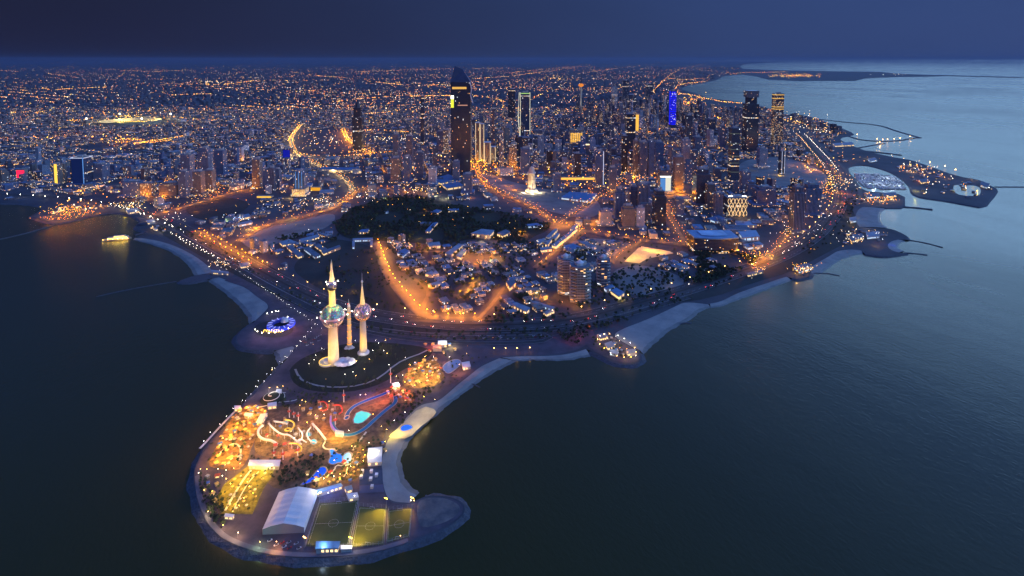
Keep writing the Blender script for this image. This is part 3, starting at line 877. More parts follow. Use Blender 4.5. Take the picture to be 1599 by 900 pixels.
# ---------------------------------------------------------------- generic small buildings
M_roofgrey = mat('grey_flat_roof', (.17, .19, .235), .85, scale=.08, col2=(.09, .105, .135))
M_roofpale = mat('pale_flat_roof', (.30, .33, .38), .8, scale=.05, col2=(.17, .19, .23))
M_roofblue = mat('blue_metal_roof', (.10, .22, .38), .45, metal=.3, scale=.1)
M_wallpale = mat('pale_render_wall', (.40, .38, .35), .8, scale=.1)
M_walltan = mat('tan_render_wall', (.30, .24, .19), .85, scale=.1)
E_win = emis('lit_window_glass', (1, .66, .28), 2.2)
E_wincool = emis('cool_window_glass', (.6, .8, 1), 1.6)
def hall(pts, h, label, cat='building', roof=None, wall=None, windows=True, name='pavilion_hall', z=LZ + .3, strip=None):
    """flat roofed building on four ground pixels: walls, overhanging roof, lit window band"""
    c = quad_px(pts, z); ctr = sum(c, Vector()) / 4; ctr.z = z
    e = empty(name, ctr, label, cat)
    q = [(p.x - ctr.x, p.y - ctr.y) for p in c]
    b = MB(); b.prism([(x * .97, y * .97) for x, y in q], 0, h); wl_ = b.build('wall', wall or M_wallpale, e)
    b = MB(); b.prism([(x * 1.02, y * 1.02) for x, y in q], h + .01, h + .6); b.build('roof', roof or M_roofpale, e)
    if windows:
        b = MB()
        for i in range(4):
            a, d = Vector((*q[i], 0)) * .974, Vector((*q[(i + 1) % 4], 0)) * .974
            n = max(1, int((d - a).length / 4))
            for k in range(n):
                if rng.random() < .35: continue
                u, v = a.lerp(d, (k + .2) / n), a.lerp(d, (k + .8) / n)
                j = len(b.v); b.v += [(u.x, u.y, h * .3), (v.x, v.y, h * .3), (v.x, v.y, h * .8), (u.x, u.y, h * .8)]
                b.face((j, j + 1, j + 2, j + 3))
        if b.f: b.build('glazing', strip or E_win, wl_)
    return e
def px_box(cx, cy_, w, d, ang=0):
    """ground rectangle in metres centred on a pixel, returned as ground pixels"""
    p = G(cx, cy_, LZ); c, s_ = math.cos(ang), math.sin(ang)
    r = []
    for a, b in ((-w/2, -d/2), (w/2, -d/2), (w/2, d/2), (-w/2, d/2)):
        r.append(proj(p.x + a * c - b * s_, p.y + a * s_ + b * c, LZ))
    return r
hall([(493,771),(532,760),(535,764),(496,776)], 4, 'long low pale blue canopy behind the white tent', roof=M_roofblue, name='canopy_hall')
hall([(538,766),(549,763),(551,769),(541,772)], 4, 'small pale blue hut near the green pitch corner', roof=M_roofblue, name='hut')
hall([(541,776),(558,774),(560,781),(545,784)], 3.5, 'white changing room block at the back corner of the green pitch', roof=M_white, name='changing_room')
hall([(494,853),(531,853),(529,864),(493,865)], 5, 'pale blue club house at the seaward end of the green pitch', roof=M_roofblue, name='club_house')
hall([(532,856),(550,857),(549,862),(532,863)], 3, 'low white annex beside the blue club house', roof=M_white, name='annex')
hall([(352,806),(366,808),(364,812),(350,811)], 3, 'small white hut behind the rim road by the yellow garden', roof=M_white, name='hut')
hall([(390,724),(438,724),(436,734),(388,733)], 4.5, 'long cream canopy roof behind the yellow lit garden', roof=M_white, name='canopy_hall')
hall([(575,706),(597,704),(596,727),(574,729)], 5, 'striped white beach club beside the sand', roof=M_white, name='beach_club')
hall([(432,612),(440,612),(440,618),(430,618)], 4, 'pale kiosk on top of the spiral mound', roof=M_white, name='kiosk')
hall([(418,634),(432,632),(432,638),(418,640)], 4, 'cream gate kiosk at the foot of the spiral mound', roof=M_white, name='kiosk')
hall([(366,638),(376,638),(377,643),(366,643)], 4, 'small white gatehouse at the seaward end of the orange park', roof=M_white, name='gatehouse')
hall([(383,649),(396,650),(391,656),(381,653)], 4, 'angular cream booth in the orange lit park', roof=M_white, name='booth')
hall([(407,651),(418,650),(408,666),(400,664)], 4, 'long cream stand in the orange lit park', roof=M_white, name='stand')
hall([(684,536),(698,536),(698,543),(684,543)], 5, 'bright white booth beside the headland gate', roof=M_white, name='booth')
hall([(676,543),(690,542),(690,549),(676,549)], 5, 'orange lit ticket hall by the headland gate', roof=M_walltan, name='ticket_hall')
hall([(721,570),(733,568),(735,576),(723,579)], 4, 'small white cafe above the narrow beach', roof=M_white, name='cafe')
hall([(612,604),(622,602),(625,608),(615,610)], 5, 'white cafe roof among the red lit rides', roof=M_white, name='cafe')
hall([(524,676),(537,678),(536,683),(523,682)], 4, 'white stage canopy beside the lazy river', roof=M_white, name='stage_canopy')
# dark sport courts with pale roof units
M_court = mat('dark_court', (.05, .06, .09), .8, scale=.1)
M_court2 = mat('violet_court', (.09, .09, .14), .8)
for cr_, m_, lb in (([(562,733),(597,731),(598,755),(561,757)], M_court, 'dark court deck beside the beach'), ([(561,758),(598,756),(600,768),(561,770)], M_court2, 'violet court deck beside the beach')):
    c = quad_px(cr_, LZ + .55); o = MB(); o.sheet(c, LZ + .55); tag(o.build('court_deck', m_), lb, 'court')
for a, b_ in ((566,738),(580,738),(564,747),(579,750),(588,744),(581,762)):
    o = hall(px_box(a, b_, 3.2, 3.2), 3, '', name='kiosk', roof=M_white, windows=False); reg(o, 'tiny white roofed kiosk', 'kiosk', 'kiosks on the courts')
anchor(580, 745, 'the beach courts'); anchor(586, 717, 'the striped beach club')

# ---------------------------------------------------------------- pools and water slides
def pool(name, pts, col, em, label, sm=2, z=.7, rim=True):
    m, t = newmat(name + '_water')
    g = t.n('ShaderNodeNewGeometry')
    n = t.n('ShaderNodeTexNoise', {'Vector': g.outputs['Position'], 'Scale': .35, 'Detail': 3})
    mx = t.n('ShaderNodeMixRGB', {0: n.outputs['Fac'], 1: (*[c * .6 for c in col], 1), 2: (*col, 1)})
    b = t.n('ShaderNodeBsdfPrincipled', {'Base Color': mx.outputs[0], 'Roughness': .12, 'Emission Color': mx.outputs[0], 'Emission Strength': em})
    o = t.n('ShaderNodeOutputMaterial'); t.l(b.outputs[0], o.inputs[0])
    p = smooth(quad_px(pts, LZ + z), sm, True)
    ctr = sum(p, Vector()) / len(p); ctr.z = LZ + z
    e = empty(name, ctr, label, 'pool')
    q = [v - ctr for v in p]
    b = MB(); b.sheet(q, 0.0); b.build('pool_water', m, e)
    if rim:
        b = MB(); b.ribbon(q + [q[0]], 1.6, .12); b.build('pool_rim', M_kerb, e)
    return e
pool('wave_pool', [(558,640),(582,645),(575,653),(563,662),(549,660)], (.10, .75, .62), .85, 'fan shaped turquoise wave pool', 1)
pool('splash_pool', [(513,701),(521,700),(526,708),(536,709),(546,704),(550,712),(549,722),(541,726),(530,721),(520,726),(511,722),(517,712)], (.02, .22, .95), .8, 'bright blue branching splash pool with a pale bay', 2)
pool('shallow_bay', [(534,712),(543,705),(551,708),(552,719),(546,725),(536,722)], (.25, .6, .85), .8, 'pale shallow bay of the blue splash pool', 2, .78)
pool('long_pool', [(497,730),(508,728),(512,735),(503,745),(490,751),(474,757),(468,757),(482,748),(492,739)], (.01, .10, .85), .7, 'long deep blue pool behind the white tent', 2)
pool('small_blue_pool', [(628,664),(638,662),(646,667),(640,671),(628,674),(624,670)], (.02, .12, .95), .9, 'small blue splash pad beside the beach court', 2)
pool('lagoon', [(690,573),(697,566),(708,561),(718,561),(721,568),(712,576),(701,584),(694,580)], (.13, .24, .45), .14, 'grey blue lagoon beside the food court', 2)
pool('lap_pool', [(536,653),(542,648),(547,650),(541,656)], (.12, .7, .6), .7, 'small turquoise pool left of the wave pool', 1)
pool('toddler_pool', [(440,658),(449,656),(451,661),(443,664)], (.05, .35, .5), .5, 'small teal pool behind the twisted slides', 2)
pool('teal_pool', [(477,676),(485,674),(487,680),(479,683)], (.05, .4, .5), .5, 'upper teal landing pool beside the slides', 1)
pool('landing_pool', [(484,687),(492,685),(496,691),(488,695)], (.05, .45, .6), .5, 'lower teal landing pool beside the slides', 1)
def river(name, pts, w, col, em, label):
    q = resample(smooth(P(pts, LZ + .8), 3), 3)
    ctr = q[len(q) // 2].copy(); ctr.z = LZ + .8
    e = empty(name, ctr, label, 'water channel')
    qq = [p - ctr for p in q]
    m = MATS.get('river_water_' + label[:4]) or mat('river_water_' + label[:4], col, .15)
    b = MB(); b.ribbon(qq, w, 0); b.build('channel_water', m, e)
    for s_ in (-1, 1):
        b = MB(); b.ribbon(qq, .8, .1, off=s_ * (w / 2 + .4)); b.build('channel_kerb', M_kerb, e)
    return e
river('lazy_river', [(541,655),(542,645),(552,634),(572,625),(592,618),(606,612)], 5, (.02, .09, .30), 0, 'deep blue lazy river curving behind the wave pool')
river('lazy_river', [(617,618),(619,628),(602,640),(585,655),(568,671),(548,680),(530,677),(520,668),(519,658)], 5, (.03, .16, .32), 0, 'teal lazy river looping in front of the wave pool')
M_slide = {'white': mat('white_slide', (.75, .72, .66), .35), 'yellow': mat('yellow_slide', (.75, .55, .06), .35), 'red': mat('red_slide', (.6, .06, .04), .35), 'teal': mat('teal_slide', (.05, .45, .5), .35), 'violet': mat('violet_slide', (.25, .2, .65), .35)}
PARM_AMB = mat('timber_tower', (.34, .22, .12), .8)
def slide(pts, h0, h1, w, col, label):
    q = resample(smooth(P(pts, 0), 3), 1.5); n = len(q)
    ctr = q[0].copy(); ctr.z = LZ + .5
    e = empty('water_slide', ctr, label, 'water slide')
    qq = [Vector((p.x - ctr.x, p.y - ctr.y, h0 + (h1 - h0) * (i / (n - 1)) ** .8)) for i, p in enumerate(q)]
    b = MB(); b.tube(qq, w / 2, 7); b.build('chute', M_slide[col], e, True)
    b = MB()
    for i in range(2, n, 6): b.tube([(qq[i].x, qq[i].y, 0), qq[i]], .22, 4)
    b.build('support_post', M_white, e)
    b = MB()
    for a_ in (-1, 1):
        for c_ in (-1, 1): b.tube([(qq[0].x + a_, qq[0].y + c_, 0), (qq[0].x + a_, qq[0].y + c_, h0 + 2.5)], .15, 4)
    b.box(qq[0].x, qq[0].y, h0 - .3, 2.6, 2.6, .3); b.box(qq[0].x, qq[0].y, h0 + 2.5, 3.2, 3.2, .5, taper=.2); b.build('start_tower', PARM_AMB, e)
slide([(412,680),(404,683),(403,692),(412,696),(424,695),(434,700)], 11, 1.5, 3.0, 'white', 'broad white slide bending along the edge of the slide cluster')
slide([(420,678),(428,684),(440,690),(452,688),(462,695),(472,700)], 12, 1.5, 2.0, 'white', 'white slide crossing the middle of the slide cluster')
slide([(445,672),(456,671),(462,676),(452,684),(444,681),(448,675),(458,676)], 12, 2, 1.8, 'yellow', 'coiled yellow slide in the slide cluster')
slide([(466,683),(474,690),(470,698),(462,700),(468,692),(480,697)], 10, 1.5, 1.6, 'white', 'pale looping slide beside the landing pools')
slide([(486,682),(478,688),(484,697),(494,697)], 10, 1.5, 1.6, 'white', 'short pale slide ending by the lower landing pool')
slide([(427,671),(440,668),(450,668)], 9, 2, 2.2, 'white', 'straight white slide at the back of the cluster')
slide([(488,674),(497,680),(504,687),(509,692)], 8, 1, 2.6, 'white', 'wide white racing slide right of the slide cluster')
slide([(517,662),(516,670),(521,677),(530,680)], 8, 1, 2.6, 'violet', 'violet slide curving into the lazy river')
slide([(498,640),(506,636),(514,642),(508,648),(500,645)], 8, 1, 1.4, 'red', 'red ring slide behind the plaza')
slide([(520,645),(532,640),(536,648),(528,652)], 8, 1, 1.6, 'red', 'red slide left of the wave pool')
slide([(452,706),(462,702),(472,706),(470,712),(460,712)], 8, 1, 1.5, 'yellow', 'dim yellow slide at the dark edge of the slides')
def path_ribbon(name, pts, w, m, label=None, z=.85):
    q = resample(smooth(P(pts, LZ + z), 2), 4); b = MB(); b.ribbon(q, w, LZ + z)
    return struct(b.build(name, m))
M_wpath = mat('white_path', (.6, .56, .48), .8)
path_ribbon('path', [(572,674),(560,690),(552,700),(549,706)], 2.4, M_wpath)
path_ribbon('path', [(508,689),(503,697),(510,702),(522,700),(527,704)], 2.0, M_wpath)
path_ribbon('path', [(548,724),(536,728),(524,725),(524,732),(514,740),(508,748)], 1.8, M_wpath)
path_ribbon('path', [(543,729),(540,740),(534,748)], 1.2, M_wpath)
path_ribbon('path', [(396,634),(405,636),(420,632),(430,628),(446,627),(462,625),(467,621)], 2.0, M_wpath)
path_ribbon('path', [(434,612),(448,613)], 1.6, M_wpath)
path_ribbon('path', [(312,700),(322,690),(338,672),(356,653),(372,637)], 3, M_wpath, z=.6)
M_red = mat('amber_glow_deck', (.36, .20, .08), .85, scale=.14, col2=(.06, .035, .02), detail=9)  # part of the park's orange lamp glow is put into this ground colour
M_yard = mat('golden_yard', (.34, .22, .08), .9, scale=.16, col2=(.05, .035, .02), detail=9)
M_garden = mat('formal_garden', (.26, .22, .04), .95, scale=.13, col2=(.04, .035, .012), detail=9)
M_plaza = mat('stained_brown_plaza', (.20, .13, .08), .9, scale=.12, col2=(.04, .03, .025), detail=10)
for nm, pts, m, z in (('brown_plaza', [(412,638),(470,628),(560,626),(608,602),(640,600),(655,622),(606,660),(594,700),(562,752),(500,760),(436,768),(402,742),(396,700)], M_plaza, .30), ('amber_glow_yard', [(372,640),(392,634),(412,636),(420,644),(412,662),(396,690),(385,722),(370,736),(328,730),(326,722),(338,696),(354,664)], M_red, .35),
                      ('amber_glow_yard', [(482,655),(496,650),(508,658),(515,672),(530,684),(548,688),(520,694),(500,684),(488,670)], M_red, .36),
                      ('amber_glow_yard', [(556,636),(580,632),(604,622),(612,622),(600,636),(583,644)], M_red, .37),
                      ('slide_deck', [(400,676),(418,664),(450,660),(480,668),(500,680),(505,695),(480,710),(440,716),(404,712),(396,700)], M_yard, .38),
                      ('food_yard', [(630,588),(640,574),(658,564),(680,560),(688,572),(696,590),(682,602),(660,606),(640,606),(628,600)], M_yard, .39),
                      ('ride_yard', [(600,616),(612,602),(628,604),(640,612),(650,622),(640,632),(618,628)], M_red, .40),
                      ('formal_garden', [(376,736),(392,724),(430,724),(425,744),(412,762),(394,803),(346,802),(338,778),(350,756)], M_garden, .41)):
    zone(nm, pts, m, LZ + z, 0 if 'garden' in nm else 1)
path_ribbon('garden_path', [(392,734),(380,748),(362,778),(350,800)], 2.4, M_wpath, z=.5)
path_ribbon('garden_path', [(404,736),(388,752),(372,780),(362,802)], 1.4, M_wpath, z=.5)
path_ribbon('garden_path', [(340,712),(350,700),(366,690),(378,700),(372,716)], 2.4, M_wpath, z=.5)
path_ribbon('rim_path', [(308,742),(309,764),(315,786),(324,808),(337,825),(354,840),(384,852),(420,862),(480,867),(556,863),(600,855),(640,842)], 5, mat('rim_path_paving', (.14, .13, .15), .8), z=.45)
anchor(565, 650, 'the turquoise wave pool'); anchor(530, 712, 'the blue splash pool'); anchor(450, 690, 'the twisted slides'); anchor(350, 700, 'the orange lit park'); anchor(385, 765, 'the yellow lit garden'); anchor(660, 585, 'the food court'); anchor(706, 572, 'the lagoon'); anchor(648, 655, 'the beach court'); anchor(424, 615, 'the spiral mound'); anchor(625, 618, 'the red lit rides'); anchor(685, 790, 'the gravel tip')

# spiral mound
e = empty('spiral_mound', G(426, 622, LZ), 'dark planted mound wound by a pale spiral path', 'mound')
mb = MB(); mb.lathe([(17, .5), (14, 2.4), (9, 4.6), (4, 6.0), (.2, 6.3)], 28); mb.build('slope', M_park, e, True)
mb = MB(); q = []
for k in range(60):
    t_ = k / 59; r_ = 16.2 - 12 * t_; q.append(Vector((r_ * math.cos(t_ * 11), r_ * math.sin(t_ * 11), .9 + 5.6 * t_)))
mb.tube(q, .7, 4); mb.build('spiral_path', M_wpath, e)
for a_, b_ in ((420,611),(426,609),(431,610),(425,618)): gl(a_, b_, 'white', 600, 9)

# parasols, rides, kiosks and palms scattered over the lit park
def canopy_prof(r, h): return [(r, h), (r * .55, h + r * .35), (.1, h + r * .6)]
PARM = [mat('cream_canvas', (.5, .46, .38), .8), mat('amber_canvas', (.62, .40, .12), .8), mat('red_canvas', (.5, .08, .05), .8), mat('blue_canvas', (.07, .16, .5), .8)]
def parasol(x, y, r, mi, word):
    e = empty('parasol', (x, y, LZ + .5)); reg(e, f'{word} parasol shade', 'parasol', 'parasols in the park')
    b = MB(); b.tube([(0, 0, 0), (0, 0, 3)], .12, 4); b.build('pole', M_pole, e)
    b = MB(); b.lathe(canopy_prof(r, 2.6), 8); b.build('canopy', PARM[mi], e)
def in_px(poly, n, mind=4.0, seed=1):
    r_ = random.Random(seed); g = [(p.x, p.y) for p in quad_px(poly, LZ)]
    xs = [p[0] for p in g]; ys = [p[1] for p in g]; o = []
    tries = 0
    while len(o) < n and tries < n * 60:
        tries += 1
        x, y = r_.uniform(min(xs), max(xs)), r_.uniform(min(ys), max(ys))
        if inside(x, y, g) and all((x - a) ** 2 + (y - b) ** 2 > mind ** 2 for a, b in o): o.append((x, y))
    return o
FOOD = [(630,588),(640,574),(658,564),(680,560),(688,572),(692,590),(682,600),(660,604),(640,604)]
ORPARK = [(372,642),(392,636),(410,638),(416,646),(408,662),(392,690),(382,720),(368,733),(330,727),(340,696),(356,664)]
RIDES = [(602,616),(612,604),(628,606),(640,612),(648,622),(638,630),(618,626)]
GARD = [(378,738),(394,736),(428,736),(420,746),(408,762),(392,800),(350,800),(342,778),(354,756)]
POOLP = [(500,742),(516,750),(536,750),(548,735),(556,716),(566,700),(572,712),(566,735),(556,752),(520,757),(480,762)]
words = ['white', 'amber', 'red', 'blue']
for x, y in in_px(FOOD, 26, 5, 3): k = rng.choice((0, 1, 1, 2)); parasol(x, y, rng.uniform(1.6, 2.6), k, words[k])
for x, y in in_px(RIDES, 12, 5, 4): k = rng.choice((0, 2, 2, 3)); parasol(x, y, rng.uniform(1.6, 2.4), k, words[k])
for x, y in in_px(ORPARK, 40, 6, 5): k = rng.choice((0, 1, 1)); parasol(x, y, rng.uniform(1.6, 2.8), k, words[k])
for x, y in in_px(GARD, 26, 5, 55): k = rng.choice((0, 1)); parasol(x, y, rng.uniform(1.2, 2.2), k, words[k])
for x, y in in_px(POOLP, 14, 5, 6): parasol(x, y, rng.uniform(1.4, 2.0), 1, 'amber')
def booth(x, y, w, d, h, roof, word, cat='kiosk'):
    e = empty('kiosk', (x, y, LZ + .5), rz=rng.uniform(0, 3)); reg(e, f'{word} roofed kiosk', cat, 'kiosks in the park')
    b = MB(); b.box(0, 0, 0, w, d, h); b.build('wall', M_walltan, e)
    b = MB(); b.box(0, 0, h + .02, w + 1, d + 1, .5, taper=.8); b.build('roof', roof, e)
    b = MB(); b.box(0, -d / 2 - .06, h * .3, w * .6, .08, h * .4); b.build('counter_window', E_win, e)
for poly, n, sd_ in ((FOOD, 16, 8), (RIDES, 7, 9), (ORPARK, 24, 10), ([(470,712),(500,716),(560,726),(560,752),(520,758),(470,752)], 8, 15), ([(314,742),(340,744),(336,790),(318,780)], 7, 16), ([(600,690),(604,700),(600,712),(585,702)], 2, 17), ([(450,662),(480,668),(500,684),(470,700),(410,700),(404,680)], 9, 12), ([(470,640),(500,632),(530,640),(520,655),(490,660)], 9, 13), ([(660,532),(700,534),(716,550),(690,556),(665,552)], 6, 14)):
    for x, y in in_px(poly, n, 9, sd_):
        k = rng.choice((0, 1, 1, 2, 3)); booth(x, y, rng.uniform(2.4, 5.5), rng.uniform(2.4, 4), rng.uniform(2.4, 3.4), PARM[k], words[k])
def ride_mast(px, py, h, word):
    p = G(px, py, LZ); e = empty('ride_mast', (p.x, p.y, LZ + .5)); reg(e, f'{word} drop ride mast', 'ride', 'tall ride masts')
    b = MB(); b.tube([(0, 0, 0), (0, 0, h)], .7, 6, 0, .25); b.build('mast', M_white, e)
    b = MB(); b.lathe([(2.2, h * .55), (2.6, h * .55 + .8), (2.2, h * .55 + 1.6)], 12); b.build('seat_ring', PARM[2], e)
for a_, b_, h_, w_ in ((452,652,15,'tall white'),(459,652,9,'short white'),(466,657,12,'thin white'),(428,717,14,'slim grey'),(442,718,13,'slim white'),(610,598,24,'tall lone'),(537,628,18,'tall thin'),(524,663,11,'short pale'),(465,712,13,'dim grey')): ride_mast(a_, b_, h_, w_)

# promontory restaurant: dark round deck, blue glowing ring and glass dome
c = G(428, 513, LZ)
tag(zone('restaurant_deck', ell(427, 514, 31, 13), mat('dark_timber_deck', (.05, .04, .035), .8), LZ + .5, 1), None)
e = empty('ring_restaurant', G(439, 508, LZ + .5), 'blue glowing ring shaped restaurant with a pale dome on the round promontory', 'restaurant')
mb = MB(); mb.lathe([(24, 0), (24, 4.2), (15, 5.2), (14.5, 3.8), (14.5, 0)], 36, cap=False); mb.build('ring_roof', mat('blue_ring_roof', (.07, .10, .55), .4), e)
mb = MB(); mb.lathe([(24.25, .6), (24.25, 3.8)], 36, cap=False); mb.build('glass_front', emis('blue_neon', (.03, .06, 1.0), 1.6), e)
for k in range(14):
    a = 2 * math.pi * k / 14; mb = MB(); mb.box(19.6 * math.cos(a), 19.6 * math.sin(a), 4.9, 1.1, 8, .6, a + 1.57); mb.build('roof_rib', emis('pale_neon', (.45, .5, 1.0), 1.1) if 'pale_neon' not in MATS else MATS['pale_neon'], e)
mb = MB(); mb.lathe(sphere_prof(7.5, 4.5, 0, 90, 6), 20, 4, 7); mb.build('dome', mat('dome_glass', (.30, .42, .5), .25), e, True)
for a in range(6):
    t_ = a / 6 * 6.28; light(e.location.x + 27 * math.cos(t_), e.location.y + 27 * math.sin(t_), LZ + 5, 700, (.05, .08, 1))
# row of slanted yellow sign strokes on the seaward edge of the deck
e = empty('sign_letters', G(426, 519, LZ + .6), 'row of slanted glowing yellow sign letters on the restaurant deck', 'sign')
for k in range(8):
    x = -17 + k * 4.4
    b = MB()
    st = [[(0, 0), (2.2, 5)], [(0, 5), (1.2, 1), (3, 5)], [(0, 0), (1.6, 5), (3, 0)], [(.4, 0), (2.2, 5), (3.4, 4)], [(0, 0), (2, 5), (2, 0)], [(0, 4.6), (3, 5), (1, 0)], [(0, 0), (1.4, 5), (3, .4)], [(.2, 0), (2.8, 5)]][k]
    b.tube([(x + a, 0, .4 + z) for a, z in st], .42, 4); b.build('letter', emis('yellow_neon', (1, .62, .10), 5) if 'yellow_neon' not in MATS else MATS['yellow_neon'], e)
anchor(428, 513, 'the ring restaurant')
for a_, b_ in ((399,519),(403,522),(410,524.5),(419,525),(431,524),(441,522),(450,518),(417,494),(424,492),(430,491),(435,491),(450,499)):
    p = G(a_, b_, LZ); lamp(p.x, p.y, 'white', 6, 'short white lamp around the ring restaurant deck', 'restaurant deck lamps', 300, r=.8)
gl(456, 513, (1.0, .25, .08), 2500, 7); gl(440, 530, (.8, .4, .8), 1500, 12); gl(405, 530, (.8, .4, .8), 1200, 12)

# seafront promenade lamps
CORN = [(318,700),(330,686),(345,670),(361,652),(381,630),(402,606),(414,594),(424,584),(436,573),(447,563),(458,554),(466,545),(472,534),(482,524),(492,513)]
q = P(CORN, LZ, 1); lamps_along(q, 17, 2, 'white', 'short white promenade lamp', 300, h=6, r=.3, every=2)
q = P([(345,408),(366,424),(390,440),(412,454),(440,474),(464,490),(480,502),(495,513),(508,520)], LZ, 1); lamps_along(q, 24, 0, 'white', 'small white beach lamp', 300, h=6, r=.33, every=2)
q = P([(262,364),(280,376),(300,388),(325,401),(345,409)], LZ, 1); lamps_along(q, 22, 0, 'white', 'white corniche lamp', 500, h=8, r=.6, every=2)
q = P([(770,551),(794,551),(814,550),(834,550)], LZ, 0); lamps_along(q, 20, 0, 'warm', 'warm promenade lamp', 900, h=8, r=.8)
# bright orange pools of light in the park
AM = (1.0, .44, .025)
for a_, b_, c_, p_, h_ in ((352,690,AM,5200,12),(345,712,AM,4200,10),(372,668,AM,5200,12),(395,650,AM,4800,11),(380,700,AM,5200,12),(360,722,AM,3800,9),(335,722,AM,3200,8),(400,665,AM,3500,10),(388,640,(1,.3,.05),3000,9),
    (358,765,(1,.6,.02),2200,9),(380,750,(1,.62,.02),2600,9),(405,745,(1,.6,.03),2400,9),(395,775,(1,.5,.02),2000,9),(370,790,(1,.5,.02),2200,9),(415,738,(1,.75,.3),3000,8),(385,735,'warm',3800,9),
    (415,688,(1,.72,.35),3000,14),(440,680,(1,.70,.35),3600,16),(470,690,(1,.66,.35),3400,14),(490,690,(1,.75,.45),2600,12),(455,705,(1,.3,.2),1800,9),(440,712,(1,.25,.08),2400,8),(480,660,(1,.4,.1),2200,10),
    (505,672,(1,.3,.05),3000,10),(530,690,(1,.62,.05),4200,10),(548,688,(1,.6,.05),3000,9),(512,688,(1,.62,.05),2600,9),(540,640,(1,.35,.06),3000,10),(590,630,(1,.3,.08),2600,10),(560,632,(1,.3,.2),2000,10),(500,645,(1,.45,.08),2600,10),
    (540,738,(1,.58,.03),3600,9),(505,752,(1,.6,.04),3600,8),(532,750,(1,.6,.04),2400,7),(552,728,(1,.5,.05),2000,8),(560,700,(1,.5,.08),1600,8),(550,715,'warm',2600,8),(580,715,(1,.85,.5),2600,10),(562,745,(1,.45,.05),1500,6),
    (640,585,(1,.5,.06),4200,10),(655,572,(1,.5,.06),4200,10),(670,585,(1,.55,.1),4200,10),(660,598,(1,.55,.08),4600,10),(682,575,(1,.4,.12),3000,10),(676,598,(1,.6,.15),2600,8),(645,600,(1,.5,.06),3000,8),
    (612,612,(1,.12,.05),2600,9),(628,615,(1,.3,.1),3600,9),(640,620,(1,.2,.06),2600,8),(620,606,(1,.6,.5),2400,8),(600,622,(1,.12,.1),2400,8),(575,620,(.5,.2,.8),1600,8),
    (664,645,(1,.72,.3),2000,14),(650,668,(1,.72,.28),1700,12),(628,680,(1,.75,.3),1300,10),(612,680,(1,.72,.06),3600,7),
    (684,548,(1,.25,.06),3600,9),(672,543,(1,.15,.05),2000,8),(704,543,(1,.8,.3),3200,8),(692,540,'white',1600,9),(724,580,(1,.3,.1),2000,7),(712,585,(1,.3,.1),1600,7),(700,566,(1,.35,.2),1500,7),
    (326,806,(1,.7,.3),1400,7),(350,828,(1,.6,.25),2000,7),(371,840,(1,.6,.25),2000,7),(431,859,(1,.4,.1),1800,6),(406,855,(.6,1,.5),900,5),(545,858,'white',1200,9),(505,860,(.6,.8,1),1500,10),(520,772,(.15,.25,1),1800,8),(500,775,(.3,.5,1),1500,8),
    (580,742,(.4,.5,.9),700,12),(470,560,(.5,.3,.6),900,12),(545,560,(1,.6,.2),700,10),(600,545,'warm',600,9),(495,560,(1,.5,.2),900,9),(566,560,'white',700,9)):
    gl(a_, b_, c_, p_ * 1.0, h_)
lq = random.Random(8)
for poly, n, sd_, cs, pw in ((ORPARK, 26, 71, ((1, .34, .01), (1, .44, .02), (1, .54, .03)), 3400), (GARD, 20, 72, ((1, .50, .01), (1, .36, .01), (1, .58, .02)), 1700), ([(400,668),(450,655),(510,664),(550,690),(520,700),(470,722),(400,718)], 18, 73, ((1, .42, .06), (1, .3, .04), (1, .55, .2)), 1500), (POOLP, 14, 74, ((1, .5, .03), (1, .4, .03)), 1500), ([(440,632),(520,628),(600,612),(600,640),(540,662),(470,656)], 12, 75, ((1, .3, .04), (1, .4, .06), (1, .25, .1)), 1100), (FOOD, 10, 76, ((1, .46, .04), (1, .55, .1)), 2000)):
    for x, y in in_px(poly, n, 9, sd_): light(x, y, LZ + lq.uniform(4, 7), pw * 1.35 * lq.uniform(.5, 1.7), lq.choice(cs))
# park lamps that show as points
PKL = [(426,583),(347,691),(415,648),(460,690),(471,632),(468,640),(478,633),(504,634),(513,633),(494,654),(505,654),(562,623),(572,622),(583,654),(545,678),(481,666),(597,672),(603,678),(632,651),(617,663),(662,625),(679,631),(640,575),(648,572),(655,580),(670,577),(676,588),(686,583),(630,592),(632,602),(618,594),(668,590),(656,602),(648,608),(664,562),(677,562),(701,563),(718,575),(728,558),(352,742),(342,740),(366,738),(374,732),(322,741),(312,746),(312,740),(347,750),(352,756),(333,775),(318,773),(360,764),(388,760),(391,768),(380,785),(395,779),(372,798),(440,788),(326,806),(350,829),(371,840),(407,856),(431,856),(446,778),(501,778),(512,779),(554,781),(643,790),(646,789),(627,845),(575,699),(568,710),(571,717),(568,726),(549,735),(522,727),(600,697),(591,712),(550,703),(530,748),(541,746),(520,752),(506,756),(497,745),(443,609),(420,612),(432,611),(600,553),(592,541),(603,537),(587,537),(583,552),(604,557),(556,537),(503,550),(494,560),(490,568),(483,574),(556,570),(577,566),(540,590),(552,586),(555,592),(570,582),(608,575),(633,564)]
for k, (a_, b_) in enumerate(PKL):
    p = G(a_, b_, LZ)
    c_ = rng.choice(('warm', 'warm', 'yellow', 'white')) if b_ > 600 else rng.choice(('warm', 'white'))
    o = lamp(p.x, p.y, c_, 6, 'x', 'x', 220, r=.42, name='park_lamp')
    reg(o, {'warm': 'warm', 'yellow': 'yellow', 'white': 'white'}[c_] + ' park lamp', 'park lamp', 'park lamps')
